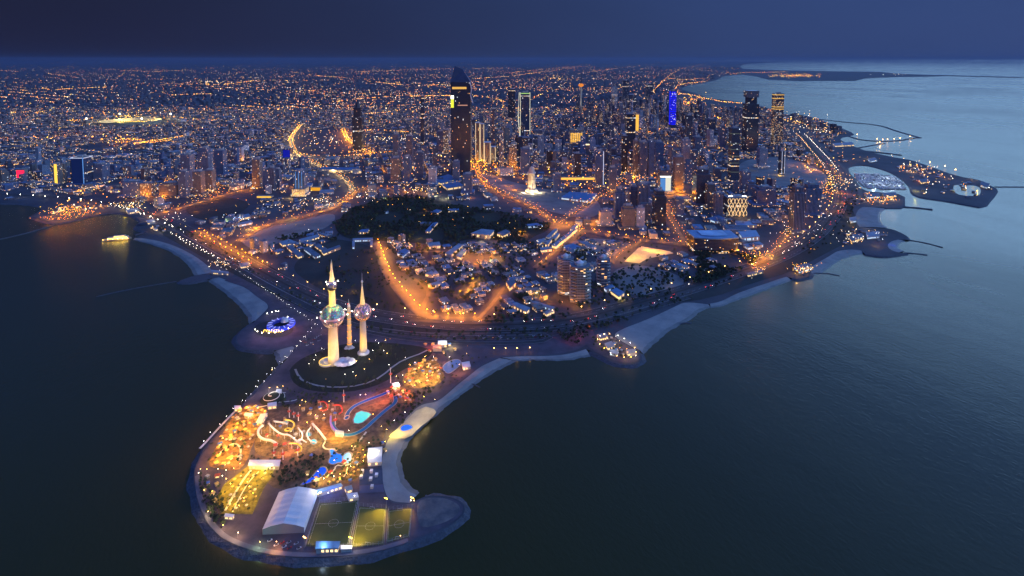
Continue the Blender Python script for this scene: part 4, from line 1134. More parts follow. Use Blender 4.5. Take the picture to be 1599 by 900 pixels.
# ---------------------------------------------------------------- facades
def facade(name, style, lit, strength, wall_rough=.8, warm=.7, bay=3.2, fl=3.5, base=None, flrow=0.0):
    """windows laid out in metres along the wall; some are lit"""
    m, t = newmat(name)
    uv = t.n('ShaderNodeUVMap'); sp = t.n('ShaderNodeSeparateXYZ', {0: uv.outputs[0]})
    oi = t.n('ShaderNodeObjectInfo')
    u = t.math('DIVIDE', sp.outputs[0], bay); v = t.math('DIVIDE', sp.outputs[1], fl)
    fu, fv = t.math('FRACT', u), t.math('FRACT', v)
    cu, cv = t.math('FLOOR', u), t.math('FLOOR', v)
    def rngmask(x, a, b): return t.math('MULTIPLY', t.math('GREATER_THAN', x, a), t.math('LESS_THAN', x, b))
    if style == 'punch': mask = t.math('MULTIPLY', rngmask(fu, .25, .78), rngmask(fv, .28, .8))
    elif style == 'ribbon': mask = t.math('MULTIPLY', rngmask(fu, .03, .97), rngmask(fv, .3, .82))
    elif style == 'fins': mask = t.math('MULTIPLY', rngmask(fu, .36, .9), rngmask(fv, .06, .94))
    else: mask = t.math('MULTIPLY', rngmask(fu, .04, .96), rngmask(fv, .08, .95))
    cvec = t.n('ShaderNodeCombineXYZ', {0: cu, 1: cv, 2: t.math('MULTIPLY', oi.outputs['Random'], 97.0)})
    wn = t.n('ShaderNodeTexWhiteNoise', {'Vector': cvec.outputs[0]}, noise_dimensions='3D')
    rv = t.n('ShaderNodeCombineXYZ', {0: 3.0, 1: cv, 2: t.math('MULTIPLY', oi.outputs['Random'], 41.0)})
    rowr = t.n('ShaderNodeTexWhiteNoise', {'Vector': rv.outputs[0]}, noise_dimensions='3D')
    patch = t.n('ShaderNodeTexNoise', {'Vector': cvec.outputs[0], 'Scale': .16, 'Detail': 2})
    frac = t.math('MULTIPLY', t.n('ShaderNodeMapRange', {0: patch.outputs['Fac'], 1: .35, 2: .7, 3: .25, 4: 2.0}).outputs[0], lit)
    frac = t.math('ADD', frac, t.math('MULTIPLY', t.math('GREATER_THAN', rowr.outputs[0], 1 - flrow), .75))
    # shops and lobbies on the street floor are lit more often
    frac = t.math('ADD', frac, t.math('MULTIPLY', t.math('LESS_THAN', sp.outputs[1], 5.5), .22))
    on = t.math('MULTIPLY', t.math('LESS_THAN', wn.outputs[0], frac), mask)
    sc_ = t.n('ShaderNodeSeparateColor', {0: wn.outputs['Color']})
    cr = t.n('ShaderNodeValToRGB', {0: sc_.outputs[1]})
    e = cr.color_ramp.elements
    e[0].position = 0; e[0].color = (1, .45, .12, 1)
    e[1].position = warm; e[1].color = (1, .66, .28, 1)
    q = e.new(min(.98, warm + .15)); q.color = (.85, .92, 1, 1)
    em = t.math('MULTIPLY', t.math('MULTIPLY', on, strength), t.math('ADD', sc_.outputs[2], .35))
    g = t.n('ShaderNodeNewGeometry')
    st = t.n('ShaderNodeTexNoise', {'Vector': g.outputs['Position'], 'Scale': .07, 'Detail': 5})
    stn = t.n('ShaderNodeMapRange', {0: st.outputs['Fac'], 1: .3, 2: .7, 3: .78, 4: 1.12})
    wall = t.n('ShaderNodeVectorMath', {0: oi.outputs['Color'] if base is None else t.n('ShaderNodeRGB').outputs[0], 'Scale': stn.outputs[0]}, operation='SCALE')
    if base is not None:
        wall.inputs[0].links[0].from_node.outputs[0].default_value = (*base, 1)
    gcol = (.02, .028, .045, 1)
    mx = t.n('ShaderNodeMixRGB', {0: mask, 1: wall.outputs[0], 2: gcol})
    rr = t.n('ShaderNodeMapRange', {0: mask, 3: wall_rough, 4: .18})
    b = t.n('ShaderNodeBsdfPrincipled', {'Base Color': mx.outputs[0], 'Roughness': rr.outputs[0], 'Emission Color': cr.outputs[0], 'Emission Strength': em, 'Specular IOR Level': .22})
    o = t.n('ShaderNodeOutputMaterial'); t.l(b.outputs[0], o.inputs[0])
    m.cycles.emission_sampling = 'NONE'
    return m
F_flat = facade('apartment_facade', 'punch', .045, 2.8)
F_flat2 = facade('busy_apartment_facade', 'punch', .15, 3.0)
F_fin = facade('ribbed_facade', 'fins', .02, 2.2, bay=4.0)
F_rib = facade('ribbon_window_facade', 'ribbon', .04, 2.0, flrow=.02)
F_glass = facade('glass_facade', 'curtain', .018, 1.8, .3, .5, 2.6, 3.9, flrow=.015)
F_balc = facade('balcony_facade', 'ribbon', .05, 2.0, bay=5.0, fl=3.3)
FACS = {'flat': F_flat, 'busy': F_flat2, 'fin': F_fin, 'rib': F_rib, 'glass': F_glass, 'balc': F_balc}
WALLC = {'grey': (.24, .27, .34), 'pale': (.40, .44, .53), 'sand': (.33, .29, .25), 'tan': (.20, .175, .165), 'white': (.62, .62, .62), 'dark': (.06, .07, .10), 'blue': (.12, .19, .34), 'slate': (.15, .18, .26)}
def rect(w, d, rot=0, cx=0, cy=0):
    c, s_ = math.cos(rot), math.sin(rot)
    return [(cx + a * c - b * s_, cy + a * s_ + b * c) for a, b in ((-w/2, -d/2), (w/2, -d/2), (w/2, d/2), (-w/2, d/2))]
FOOT = []      # footprints already taken (x, y, radius)
def tower(base, top, wpx, dep=1.0, style='fin', wall='grey', rot=0.0, label='', name='tower_block', cat='tower', crown='box', setback=0.0, podium=True, z0=LZ + .3, anchor_words=None, shape='rect', taper=1.0, topz=None):
    """tower standing at ground pixel base whose roof shows at row top; width in photo pixels"""
    p = G(base[0], base[1], z0)
    sc_ = p.y / F
    w = wpx * sc_; d = w * dep
    h = height_at(base, top, z0)
    e = empty(name, (p.x, p.y + d / 2, z0), label, cat)
    p = e.location
    FOOT.append((p.x, p.y, max(w, d) * .75 + 8))
    col = WALLC[wall]; fm = FACS[style]
    def setc(o): o.color = (*col, 1); return o
    def shp(w_, d_):
        if shape == 'oct': k = .28; return [(w_*a, d_*b) for a, b in ((-.5,-.5+k),(-.5+k,-.5),(.5-k,-.5),(.5,-.5+k),(.5,.5-k),(.5-k,.5),(-.5+k,.5),(-.5,.5-k))]
        if shape == 'round': return [(w_/2*math.cos(a*math.pi/10), d_/2*math.sin(a*math.pi/10)) for a in range(20)]
        c, s_ = math.cos(rot), math.sin(rot)
        return rect(w_, d_, rot)
    hb = h * (1 - setback) if setback else h
    b = MB(); b.prism(shp(w, d), 0, hb, 0, 1, taper=taper)
    if setback: b.prism(shp(w * .72, d * .72), hb + .01, h, 0, 1)
    setc(b.build('body', [fm, M_roofgrey], e))
    if podium:
        b = MB(); b.box(0, 0, 0, w * 1.5, d * 1.4, min(9, h * .12), rot); setc(b.build('podium', [F_rib, M_roofgrey], e))
    wt = w * (taper if not setback else .72)
    if crown == 'box':
        b = MB(); b.box(0, 0, h + .02, wt * .5, d * .4, min(6, h * .06), rot); b.box(wt * .22, d * .1, h + .02, wt * .2, d * .2, min(9, h * .08), rot); b.build('plant_room', M_wallpale, e)
        b = MB(); q = shp(w * (taper if not setback else .72), d * (taper if not setback else .72)); q = [Vector((x * .985, y * .985, 0)) for x, y in q]
        b.ribbon(q + [q[0]], .5, h + 1.2); b.build('parapet', M_wallpale, e)
    elif crown == 'spire':
        b = MB(); b.lathe([(wt * .42, h), (wt * .3, h + wt * .5), (.8, h + wt * 1.3), (.3, h + wt * 2.2)], 8); b.build('spire', M_darkmetal, e)
    elif crown == 'slab':
        b = MB(); b.box(0, 0, h + 1.5, wt * 1.1, d * 1.1, 1.2, rot); b.build('crown_slab', M_white, e)
    if anchor_words: ANCHORS.append((p.x, p.y, anchor_words))
    return e, w, d, h
def uplight(e, w, d, h, colr, power, n=3, side_=-1):
    for k in range(n):
        x = (k - (n - 1) / 2) * w / max(1, n)
        spot(e.location.x + x, e.location.y - d * .5 - 7, e.location.z + 1.5, e.location.x + x, e.location.y - d * .5, e.location.z + h * .55, power, colr, 55)
def strips(e, w, d, h, xs, m, z0=0, wd=1.6, name='light_strip', y=None):
    for x in xs:
        b = MB(); b.box(x, (-d / 2 if y is None else y) - .3, z0, wd, .5, h - z0, bottom=True); b.build(name, m, e)
def band(e, w, d, z, hgt, m, name='light_band', grow=.4):
    b = MB(); q = rect(w + grow, d + grow); v = [Vector((x, y, 0)) for x, y in q]
    for i in range(4):
        a, c = v[i], v[(i + 1) % 4]; j = len(b.v)
        b.v += [(a.x, a.y, z), (c.x, c.y, z), (c.x, c.y, z + hgt), (a.x, a.y, z + hgt)]; b.face((j, j + 1, j + 2, j + 3))
    b.build(name, m, e)
def em(name, col, s_): return MATS[name] if name in MATS else emis(name, col, s_)

# tallest sculpted tower
e, w, d, h = tower((720, 275), 128, 31, .8, 'glass', 'dark', label='tallest dark sculpted skyscraper with a slanting top and a gold band', name='skyscraper', crown=None, anchor_words='the slant topped skyscraper')
hh = height_at((720, 275), 103); b = MB()
j = len(b.v); b.v += [(-w/2, -d/2, h), (w/2, -d/2, h), (w/2, d/2, h), (-w/2, d/2, h), (-w*.30, -d*.35, hh), (w*.10, -d*.3, h + (hh-h)*.80), (w*.45, d*.3, h + (hh-h)*.12), (-w*.30, d*.35, hh * .995)]
for f_ in ((0,1,5,4), (1,2,6,5), (2,3,7,6), (3,0,4,7), (4,5,6,7)): b.face(tuple(j + k for k in f_), 0)
b.build('slanted_crown', [F_glass], e).color = (*WALLC['dark'], 1)
F_sculpt = facade('sculpted_glass_facade', 'curtain', .012, 1.6, .3, .5, 2.6, 3.9, base=(.03, .06, .13))
for c_ in e.children:
    if c_.name.startswith(('body', 'slanted')): c_.data.materials[0] = F_sculpt
z_ = height_at((720, 275), 139); b = MB(); b.box(-w*.06, -d/2 - .4, z_, w * .72, .7, 9, bottom=True); b.build('gold_band', em('gold_light', (1, .55, .12), .9), e)
z_ = height_at((720, 275), 168); b = MB(); b.box(-w * .42, -d/2 - .5, z_, w * .15, .7, 36, bottom=True); b.build('yellow_light_panel', em('lime_light', (.85, .9, .06), 1.2), e)
b = MB(); b.box(-w * .42, -d/2 - .6, z_ + 36.2, w * .15, .8, 14, bottom=True); b.build('white_light_panel', em('white_light', (1, .95, .85), 3.0), e)
b = MB(); b.box(w * .1, -d/2 - .5, height_at((720, 275), 165), w * .5, .6, 4, bottom=True); b.build('rose_light_band', em('rose_light', (.8, .4, .3), .7), e)
b = MB(); b.tube([(w*.47, -d*.5, h), (w*.56, -d*.5, h*.93), (w*.5, -d*.5, h*.86), (w*.62, -d*.5, h*.78)], 2.2, 5); b.build('twisted_edge', M_white, e)
# pointed dark tower
e, w, d, h = tower((558, 236), 168, 15, 1, 'glass', 'dark', label='dark stepped tower with a pointed spire standing alone at the ring road', name='skyscraper', crown='spire', setback=.22, anchor_words='the pointed dark tower')
# cream lit twins
for bx, by, tp, wp, lb in ((746, 250, 192, 7, 'tallest slim cream floodlit tower beside the slant topped skyscraper'), (753, 252, 194, 6, 'cream floodlit tower slab right beside the tallest cream one'), (761, 256, 223, 10, 'shorter cream floodlit tower of the cream cluster'), (770, 252, 230, 8, 'lowest cream floodlit block of the cream cluster')):
    e, w, d, h = tower((bx, by), tp, wp, 1.2, 'fin', 'sand', label=lb, name='floodlit_tower', crown='slab', podium=False)
    uplight(e, w, d, h, (1, .72, .36), 60000, 2)
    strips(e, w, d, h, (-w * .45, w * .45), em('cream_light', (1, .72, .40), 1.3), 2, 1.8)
anchor(752, 252, 'the cream floodlit towers')
# sail frame tower with lit outline
e, w, d, h = tower((820, 215), 144, 15, .7, 'glass', 'blue', label='glass tower outlined by white light strips and a slanted frame', name='skyscraper', crown='box', anchor_words='the outlined glass tower')
strips(e, w, d, h, (-w * .5, w * .5), em('outline_light', (.9, .85, .6), 1.4), 2, 2.0)
b = MB(); b.tube([(-w*.62, -d*.6, h), (-w*.74, -d*.6, h*.5), (-w*.56, -d*.6, 0)], 1.5, 4); b.build('slanted_frame', em('outline_light', (.9, .85, .6), 1.4), e)
b = MB(); b.box(0, -d/2 - .5, h - 9, w*.9, .6, 5, bottom=True); b.build('green_light_band', em('green_light', (.5, .9, .25), .8), e)
# golden hotel slab with notch
e, w, d, h = tower((900, 224), 206, 21, .6, 'busy', 'sand', label='golden floodlit block with a notched roof above a glowing arcade', name='golden_block', cat='building', crown=None, podium=False, anchor_words='the golden notched block')
for s_ in (-1, 1):
    b = MB(); b.box(s_ * w * .3, 0, h + .02, w * .34, d, h * .22); b.build('roof_wing', M_walltan, e)
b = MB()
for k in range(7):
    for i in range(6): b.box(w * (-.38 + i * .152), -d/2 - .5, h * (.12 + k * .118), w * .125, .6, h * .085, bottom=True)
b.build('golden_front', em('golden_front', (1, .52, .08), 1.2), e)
e2 = empty('arcade', G(922, 226, LZ), 'long bright arcade running right from the golden notched block', 'building')
mb = MB(); mb.box(0, 0, 0, 165, 22, 9); mb.build('wall', M_wallpale, e2)
mb = MB(); mb.box(0, -11.4, .5, 160, .5, 6, bottom=True); mb.build('arcade_front', em('arcade_light', (1, .72, .35), 2.2), e2)
uplight(e, w, d, h, 'yellow', 60000, 2)
# telecom tower
p = G(907, 178, LZ); ht = height_at((907, 178), 114); zb = height_at((907, 178), 133)
e = empty('telecom_tower', p, 'tall telecom tower with a glowing orange ball and a thin mast', 'tower')
mb = MB(); mb.lathe([(14, 0), (9, 30), (8, zb - 14), (8, zb - 10)], 12); mb.build('shaft', M_shaft, e, True)
mb = MB(); mb.lathe([(9, zb - 14), (24, zb - 4), (24, zb + 6), (12, zb + 16)], 16); mb.build('pod', em('orange_pod', (1, .30, .04), .9), e, True)
mb = MB(); mb.lathe([(6, zb + 16), (3.5, zb + 40), (1.5, ht)], 8); mb.build('mast', M_darkmetal, e)
for k in (-1, 1): spot(p.x + k * 25, p.y - 30, 40, p.x, p.y, zb - 60, 260000, (1, .75, .4), 50)
anchor(907, 178, 'the telecom tower')
# blue LED tower
e, w, d, h = tower((1051, 202), 141, 8.5, 1, 'glass', 'blue', label='slim tower lit solid electric blue from top to bottom', name='skyscraper', crown='box', anchor_words='the electric blue tower')
m_ = em('electric_blue', (.01, .012, 1.0), .9)
b = MB()
for k in range(16): b.box(0, -d/2 - .6, h*(.12 + k*.054), w*(.95 if k % 5 else .8), .8, h*.043, bottom=True)
b.build('blue_light_front', m_, e)
for s_ in (-1, 1):
    b = MB(); b.box(s_*(w/2 + .6), 0, h*.12, .8, d*.9, h*.86, bottom=True); b.build('blue_light_side', m_, e)
b = MB()
r_ = random.Random(5)
for k in range(24): b.box(r_.uniform(-.45, .45) * w, -d/2 - 1.2, r_.uniform(.15, .95) * h, 1.6, .4, 3, bottom=True)
b.build('white_window', em('white_light', (1, .95, .85), 3.0), e)
# white glowing office with blue top
e, w, d, h = tower((1039, 302), 266, 17, .9, 'glass', 'pale', label='bright white glowing office tower with a blue glass top', name='glowing_tower', crown=None, anchor_words='the white glowing tower')
b = MB(); b.box(-w*.25, -d/2 - .5, h*.12, w*.48, .7, h*.55, bottom=True); b.build('blue_light_front', em('skyblue_light', (.12, .35, .85), .75), e)
b = MB(); b.box(w*.24, -d/2 - .5, h*.12, w*.50, .7, h*.58, bottom=True); b.build('white_light_front', em('pearl_light', (.85, .82, .66), 1.0), e)
b = MB(); b.box(0, -d/2 - .6, h*.71, w, .8, 4, bottom=True); b.build('bright_band', em('white_light', (1, .95, .85), 3.0), e)
b = MB(); b.box(-w*.3, 0, h+.02, w*.2, d*.6, 10); b.box(w*.3, 0, h+.02, w*.2, d*.6, 16); b.build('roof_horn', M_roofblue, e)
# named generic towers: base, top, width, depth, style, wall, label
TW = [
 ((1031,358),299,18,1,'glass','dark','rect',0,'near black square tower in front of the white glowing tower','the near black tower'),
 ((1174,238),152,19,.9,'glass','dark','rect',0,'broad dark blue skyscraper near the western bay with a pale crown','the dark bay skyscraper'),
 ((1147,288),200,13,1,'glass','slate','rect',0,'dark tower dotted with lit floors near the sandy terrain','the dotted dark tower'),
 ((1098,322),265,23,.8,'glass','slate','rect',0,'wide dark glass block left of the golden lattice building','the wide glass block'),
 ((1110,326),288,12,1,'rib','tan','rect',0,'shorter brown tower touching the wide glass block',None),
 ((1247,364),293,17,1,'fin','slate','rect',0,'tall dark ribbed tower by the curve of the coast road','the ribbed coast tower'),
 ((1270,338),289,24,.7,'fin','blue','rect',0,'broad blue ribbed tower behind the ribbed coast tower',None),
 ((1197,322),293,30,.7,'fin','blue','rect',0,'wide blue ribbed office block right of the golden lattice building',None),
 ((1222,272),236,8,1,'glass','slate','rect',0,'slender twin finned tower with a yellow lit foot','the yellow footed tower'),
 ((936,292),236,12,1,'fin','blue','rect',0,'blue ribbed tower with one bright white edge','the white edged tower'),
 ((902,278),240,10,1,'glass','dark','rect',0,'narrow dark tower left of the white edged tower',None),
 ((845,245),213,10,1,'fin','pale','rect',0,'pale slim tower behind the lit minaret',None),
 ((858,262),235,9,1,'glass','dark','rect',0,'narrow black tower right of the pale slim tower',None),
 ((866,264),236,5,1.5,'fin','sand','rect',0,'thin sand coloured slab beside the narrow black tower',None),
 ((730,303),272,14,1,'fin','blue','rect',0,'blue ribbed tower in front of the skyscraper foot','the front blue tower'),
 ((712,284),252,10,1,'fin','blue','rect',0,'violet blue tower at the foot of the slanted skyscraper',None),
 ((687,240),205,10,1,'fin','slate','rect',0,'slate tower left of the slanted skyscraper',None),
 ((696,240),203,8,1,'busy','tan','rect',0,'tan tower with warm windows left of the slanted skyscraper',None),
 ((618,262),210,9,1,'fin','slate','rect',0,'left dark twin of two equal towers','the equal dark twins'),
 ((639,262),212,10,1,'fin','slate','rect',0,'right dark twin of two equal towers',None),
 ((635,285),245,12,1,'fin','blue','rect',0,'blue tower in front of the equal dark twins',None),
 ((617,285),247,14,1,'flat','tan','rect',0,'brown tower in front of the equal dark twins',None),
 ((799,185),139,11,1,'glass','dark','rect',0,'dark far tower left of the outlined glass tower',None),
 ((770,250),170,5,1,'glass','blue','rect',0,'very slim blue tower right of the cream towers',None),
 ((783,262),206,7,1,'busy','slate','rect',0,'slim tower with rows of warm windows right of the cream towers',None),
 ((801,262),225,12,1,'busy','tan','rect',0,'brown tower glowing orange at its foot',None),
 ((820,272),232,14,1,'fin','blue','rect',0,'broad blue grey tower left of the lit minaret',None),
 ((975,270),212,9,1,'glass','dark','rect',0,'black tower with warm bands near the golden tower',None),
 ((993,275),219,7,1.3,'flat','sand','rect',0,'thin rose lit slab beside the ribbed pair',None),
 ((1005,278),222,12,1,'fin','slate','rect',0,'ribbed slate tower of the central pair','the ribbed central pair'),
 ((1017,278),220,9,1,'fin','blue','rect',0,'ribbed blue tower of the central pair',None),
 ((1030,262),222,12,1,'fin','blue','rect',0,'blue tower behind the ribbed central pair',None),
 ((1072,275),218,12,1,'fin','pale','rect',0,'tall pale edged slab glowing orange at its foot','the orange footed slab'),
 ((1060,300),245,14,.8,'flat','tan','rect',0,'brown tower washed with orange light',None),
 ((960,160),136,8,1,'rib','white','rect',0,'white lit far tower right of the telecom tower',None),
 ((985,240),178,14,1,'glass','dark','rect',0,'dark broad tower left of the electric blue tower',None),
 ((987,180),148,12,1,'glass','slate','rect',0,'hazy slate tower in the far cluster',None),
 ((1014,170),131,10,1,'glass','slate','rect',0,'hazy dark tower near the far shore',None),
 ((977,160),125,9,1,'glass','slate','rect',0,'faint far tower behind the hazy cluster',None),
 ((990,206),175,16,.8,'busy','sand','rect',0,'golden glowing block behind the dark broad tower',None),
 ((968,345),296,15,1,'fin','blue','rect',0,'blue ribbed residential tower left of the cluster by the black tower',None),
 ((990,335),292,16,1,'fin','blue','rect',0,'tall blue ribbed tower of the cluster by the black tower',None),
 ((1004,340),288,14,1,'fin','slate','rect',0,'slate ribbed tower of the cluster by the black tower',None),
 ((982,358),322,20,.8,'flat','tan','rect',0,'tan apartment slab in front of the blue ribbed towers',None),
 ((1000,358),324,13,.8,'flat','pale','rect',0,'pale apartment slab in front of the blue ribbed towers',None),
 ((946,352),328,18,.8,'flat','pale','rect',0,'pale block left of the tan apartment slab',None),
 ((1123,340),302,12,1,'fin','slate','rect',0,'slate ribbed tower between the glass block and lattice building',None),
 ((122,290),246,22,.9,'glass','blue','rect',0,'blue glowing curved tower on the eastern shore','the blue glowing tower'),
 ((59,262),231,5,1,'fin','pale','rect',0,'thin pale tower at the far eastern edge',None),
 ((88,288),256,9,1,'flat','sand','rect',0,'gold lit narrow tower left of the blue glowing tower',None),
 ((98,286),256,6,1,'flat','tan','rect',0,'second gold lit narrow tower left of the blue glowing tower',None),
 ((153,286),257,16,1,'flat','slate','rect',0,'dark apartment tower right of the blue glowing tower',None),
 ((291,296),242,14,1,'flat','slate','rect',0,'dark apartment tower of the eastern group','the eastern tower group'),
 ((318,282),232,16,1,'flat','slate','rect',0,'tallest dark apartment tower of the eastern group',None),
 ((342,275),235,14,1,'fin','blue','rect',0,'blue ribbed tower of the eastern group',None),
 ((308,306),268,13,1,'flat','tan','rect',0,'tan tower with amber light beams at its foot',None),
 ((325,298),266,13,1,'flat','tan','rect',0,'second tan tower with amber light beams at its foot',None),
 ((285,309),268,12,1,'flat','slate','rect',0,'slate tower left of the amber beam towers',None),
 ((262,308),286,28,.6,'flat','tan','rect',0,'long brown apartment slab near the eastern shore',None),
 ((228,308),286,18,.6,'busy','tan','rect',0,'orange glowing brown slab near the eastern shore',None),
 ((205,308),284,26,.6,'flat','blue','rect',0,'long bluish slab near the eastern shore',None),
 ((400,294),249,12,1,'flat','tan','rect',0,'tan tower behind the western avenue',None),
 ((415,298),264,9,1,'fin','blue','rect',0,'first of three narrow blue towers',  'the three narrow blue towers'),
 ((424,298),262,9,1,'fin','slate','rect',0,'middle of three narrow blue towers',None),
 ((433,296),264,8,1,'fin','blue','rect',0,'last of three narrow blue towers',None),
 ((448,258),232,12,1,'glass','blue','rect',0,'deep blue lit block by the ring road','the deep blue block'),
 ((467,306),268,16,.9,'fin','blue','rect',0,'blue lit tower on a yellow glowing base','the yellow based blue tower'),
 ((1215,228),146,14,.8,'busy','dark','rect',0,'dark tower by the bay with golden lit upper floors','the gold crowned bay tower'),
 ((1076,238),180,9,1,'glass','slate','rect',0,'slate tower behind the sandy terrain',None),
 ((1128,232),196,9,1,'fin','blue','rect',0,'blue ribbed tower in the western business quarter',None),
 ((1112,215),186,10,1,'glass','slate','rect',0,'slate tower in the western business quarter',None),
 ((1192,262),232,12,1,'fin','pale','rect',0,'pale tower by the sandy terrain',None),
 ((1090,252),214,11,1,'fin','slate','rect',0,'ribbed slate tower left of the dotted dark tower',None),
 ((1165,300),268,14,.8,'flat','slate','rect',0,'dark slab behind the golden lattice building',None),
 ((1010,312),286,10,1,'fin','blue','rect',0,'blue tower left of the white glowing tower',None),
 ((1062,338),310,13,1,'flat','slate','rect',0,'dark apartment tower right of the near black tower',None),
 ((957,300),262,11,1,'fin','slate','rect',0,'slate tower right of the white edged tower',None),
 ((870,300),272,12,1,'fin','blue','rect',0,'blue tower between lit minaret and mall',None),
 ((655,280),238,11,1,'fin','slate','rect',0,'slate tower right of the equal dark twins',None),
 ((675,290),262,12,1,'flat','pale','rect',0,'pale apartment tower behind the dark park',None),
 ((660,246),150,6,1,'glass','slate','rect',0,'thin hazy tower left of the slanted skyscraper',None),
]
for base, tp, wp, dp, st_, wl, sh, rt, lb, an in TW:
    cr_ = 'box'
    e, w, d, h = tower(base, tp, wp, dp, st_, wl, rt, lb, crown=cr_, anchor_words=an, podium=wp > 9, setback=.12 if (wp > 14 and h > 60) else 0)
    if 'amber light beams' in lb: uplight(e, w, d, h, (1, .45, .05), 60000, 1)
    if lb.endswith('white edge'): strips(e, w, d, h, (w * .5,), em('pale_edge', (.65, .72, 1), 1.0), 2, 2.2)
    if lb.startswith('blue glowing'): strips(e, w, d, h, (w * .42,), em('blue_rim', (.15, .4, 1), .8), 2, 4); band(e, w, d, h - 3, 2.5, em('pale_edge', (.65, .72, 1), 1.0)); b = MB(); b.box(0, -d/2-.4, 4, w*.8, .5, h-8, bottom=True); b.build('blue_light_front', em('dim_blue', (.02, .06, .35), .22), e)
    if 'gold lit narrow' in lb: strips(e, w, d, h, (0,), em('gold_strip', (1, .6, .08), 1.5), 3, w * .5)
    if lb.endswith('yellow glowing base'):
        strips(e, w, d, h, (-w*.3, 0, w*.3), em('blue_edge', (.12, .4, 1), .9), h * .2, 1.4)
        b = MB(); b.box(0, -2, 0, w*1.25, d*1.3, h*.30); b.build('glowing_base', [facade('glow_base_facade', 'punch', .7, 1.6, base=(.4, .32, .2)), M_roofgrey], e)
        for k in (-1, 0, 1): light(e.location.x + k * w * .5, e.location.y - d - 14, 10, 30000, (1, .6, .15))
    if lb.startswith('deep blue lit'): b = MB(); b.box(0, -d/2-.4, 2, w*.9, .5, h*.9, bottom=True); b.build('blue_light_front', em('deep_blue', (.01, .02, .7), .5), e)
    if 'golden lit upper' in lb: [band(e, w, d, h * q_, 4, em('gold_light', (1, .55, .12), .9)) for q_ in (.97, .9, .74, .70)]
    if 'dotted' in (an or ''): [band(e, w, d, h * q_, 1.4, em('floor_light', (.75, .85, .6), .22)) for q_ in (.9, .72, .62, .5, .38, .22)]
    if 'pale crown' in lb: b = MB(); b.box(0, 0, h + .05, w * .96, d * .9, h * .12); b.build('pale_crown', [F_glass], e).color = (*WALLC['pale'], 1)
    if 'yellow lit foot' in lb: light(e.location.x - w, e.location.y - d - 8, 8, 30000, 'yellow'); strips(e, w, d, h, (-w*.2, w*.35), em('pale_edge', (.65, .72, 1), 1.0), 2, 1.2)
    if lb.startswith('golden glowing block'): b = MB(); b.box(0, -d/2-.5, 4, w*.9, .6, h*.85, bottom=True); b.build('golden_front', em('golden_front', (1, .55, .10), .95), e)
    if 'orange' in lb: light(e.location.x, e.location.y - d - 10, 12, 70000, 'amber')
# golden lattice building
e, w, d, h = tower((1151, 338), 309, 31, .7, 'glass', 'slate', label='office block wrapped in a glowing golden wave lattice', name='lattice_building', cat='building', crown='box', anchor_words='the golden lattice building', podium=False)
m_ = em('lattice_light', (1, .66, .34), 1.5)
for k in range(11):
    x0 = -w/2 + (k + .5) * w / 11
    b = MB(); b.tube([(x0 + 2.6 * math.sin(i * 1.1 + (k % 2) * 3.14), -d/2 - 1.0, h * .06 + i * h * .92 / 12) for i in range(13)], .65, 4); b.build('lattice_rib', m_, e)
for s_ in (-.35, .35):
    b = MB(); b.box(s_ * w, -d/2 + 2, h + 4, w * .22, 1, 3, bottom=True); b.build('roof_sign', em('white_light', (1, .95, .85), 3.0), e)
light(e.location.x, e.location.y - d - 4, 8, 30000, 'warm'); light(e.location.x + w * .4, e.location.y - d - 4, 8, 30000, 'warm')
# mosque with lit minaret
p = G(830, 299, LZ)
e = empty('lit_minaret', p, 'brightly floodlit stone tower with a glowing white foot near the north avenue', 'tower')
hm = height_at((830, 299), 259); mb = MB(); mb.lathe([(24, 0), (22, 9), (15, 10), (14.5, 22), (13, hm * .7), (15, hm * .72), (11, hm * .8), (9, hm * .92), (1, hm)], 12); mb.build('shaft', M_shaft, e, True)
mb = MB(); mb.lathe([(15.2, hm*.73), (15.6, hm*.76), (14.6, hm*.76)], 12); mb.build('balcony', M_white, e)
for dx, dy in ((-30, -20), (0, -34), (30, -20)): light(p.x + dx, p.y + dy, 8, 60000, (1, .80, .42)); 
spot(p.x, p.y - 30, 5, p.x, p.y, hm * .6, 60000, (1, .8, .5), 40)
anchor(830, 299, 'the lit minaret')
# curved roof bank headquarters
c = G(1118, 394, LZ)
e = empty('curved_office', c, 'long low dark office block with a curved pale blue roof', 'building'); FOOT.append((c.x, c.y + 40, 80))
w = 70 * mpp(394); n = 14; hb = height_at((1118, 394), 372)
q = [(-w/2 + w * k / n, -10 * math.sin(math.pi * k / n)) for k in range(n + 1)]; q += [(w/2, 60), (-w/2, 60)]
mb = MB(); mb.prism(q, 0, hb); o = mb.build('body', [F_rib, M_roofgrey], e); o.color = (*WALLC['dark'], 1)
qq = [(x * 1.03, y * 1.05 - 2) for x, y in q]; mb = MB(); mb.prism(qq, hb + .5, hb + 3); mb.build('curved_roof', M_roofblue, e)
mb = MB(); mb.prism([(x * .6, y * .6 + 14) for x, y in q], hb + 3.02, hb + 5); mb.build('roof_panel', mat('pale_blue_roof_panel', (.35, .48, .62), .5), e)
anchor(1118, 392, 'the curved roof office')
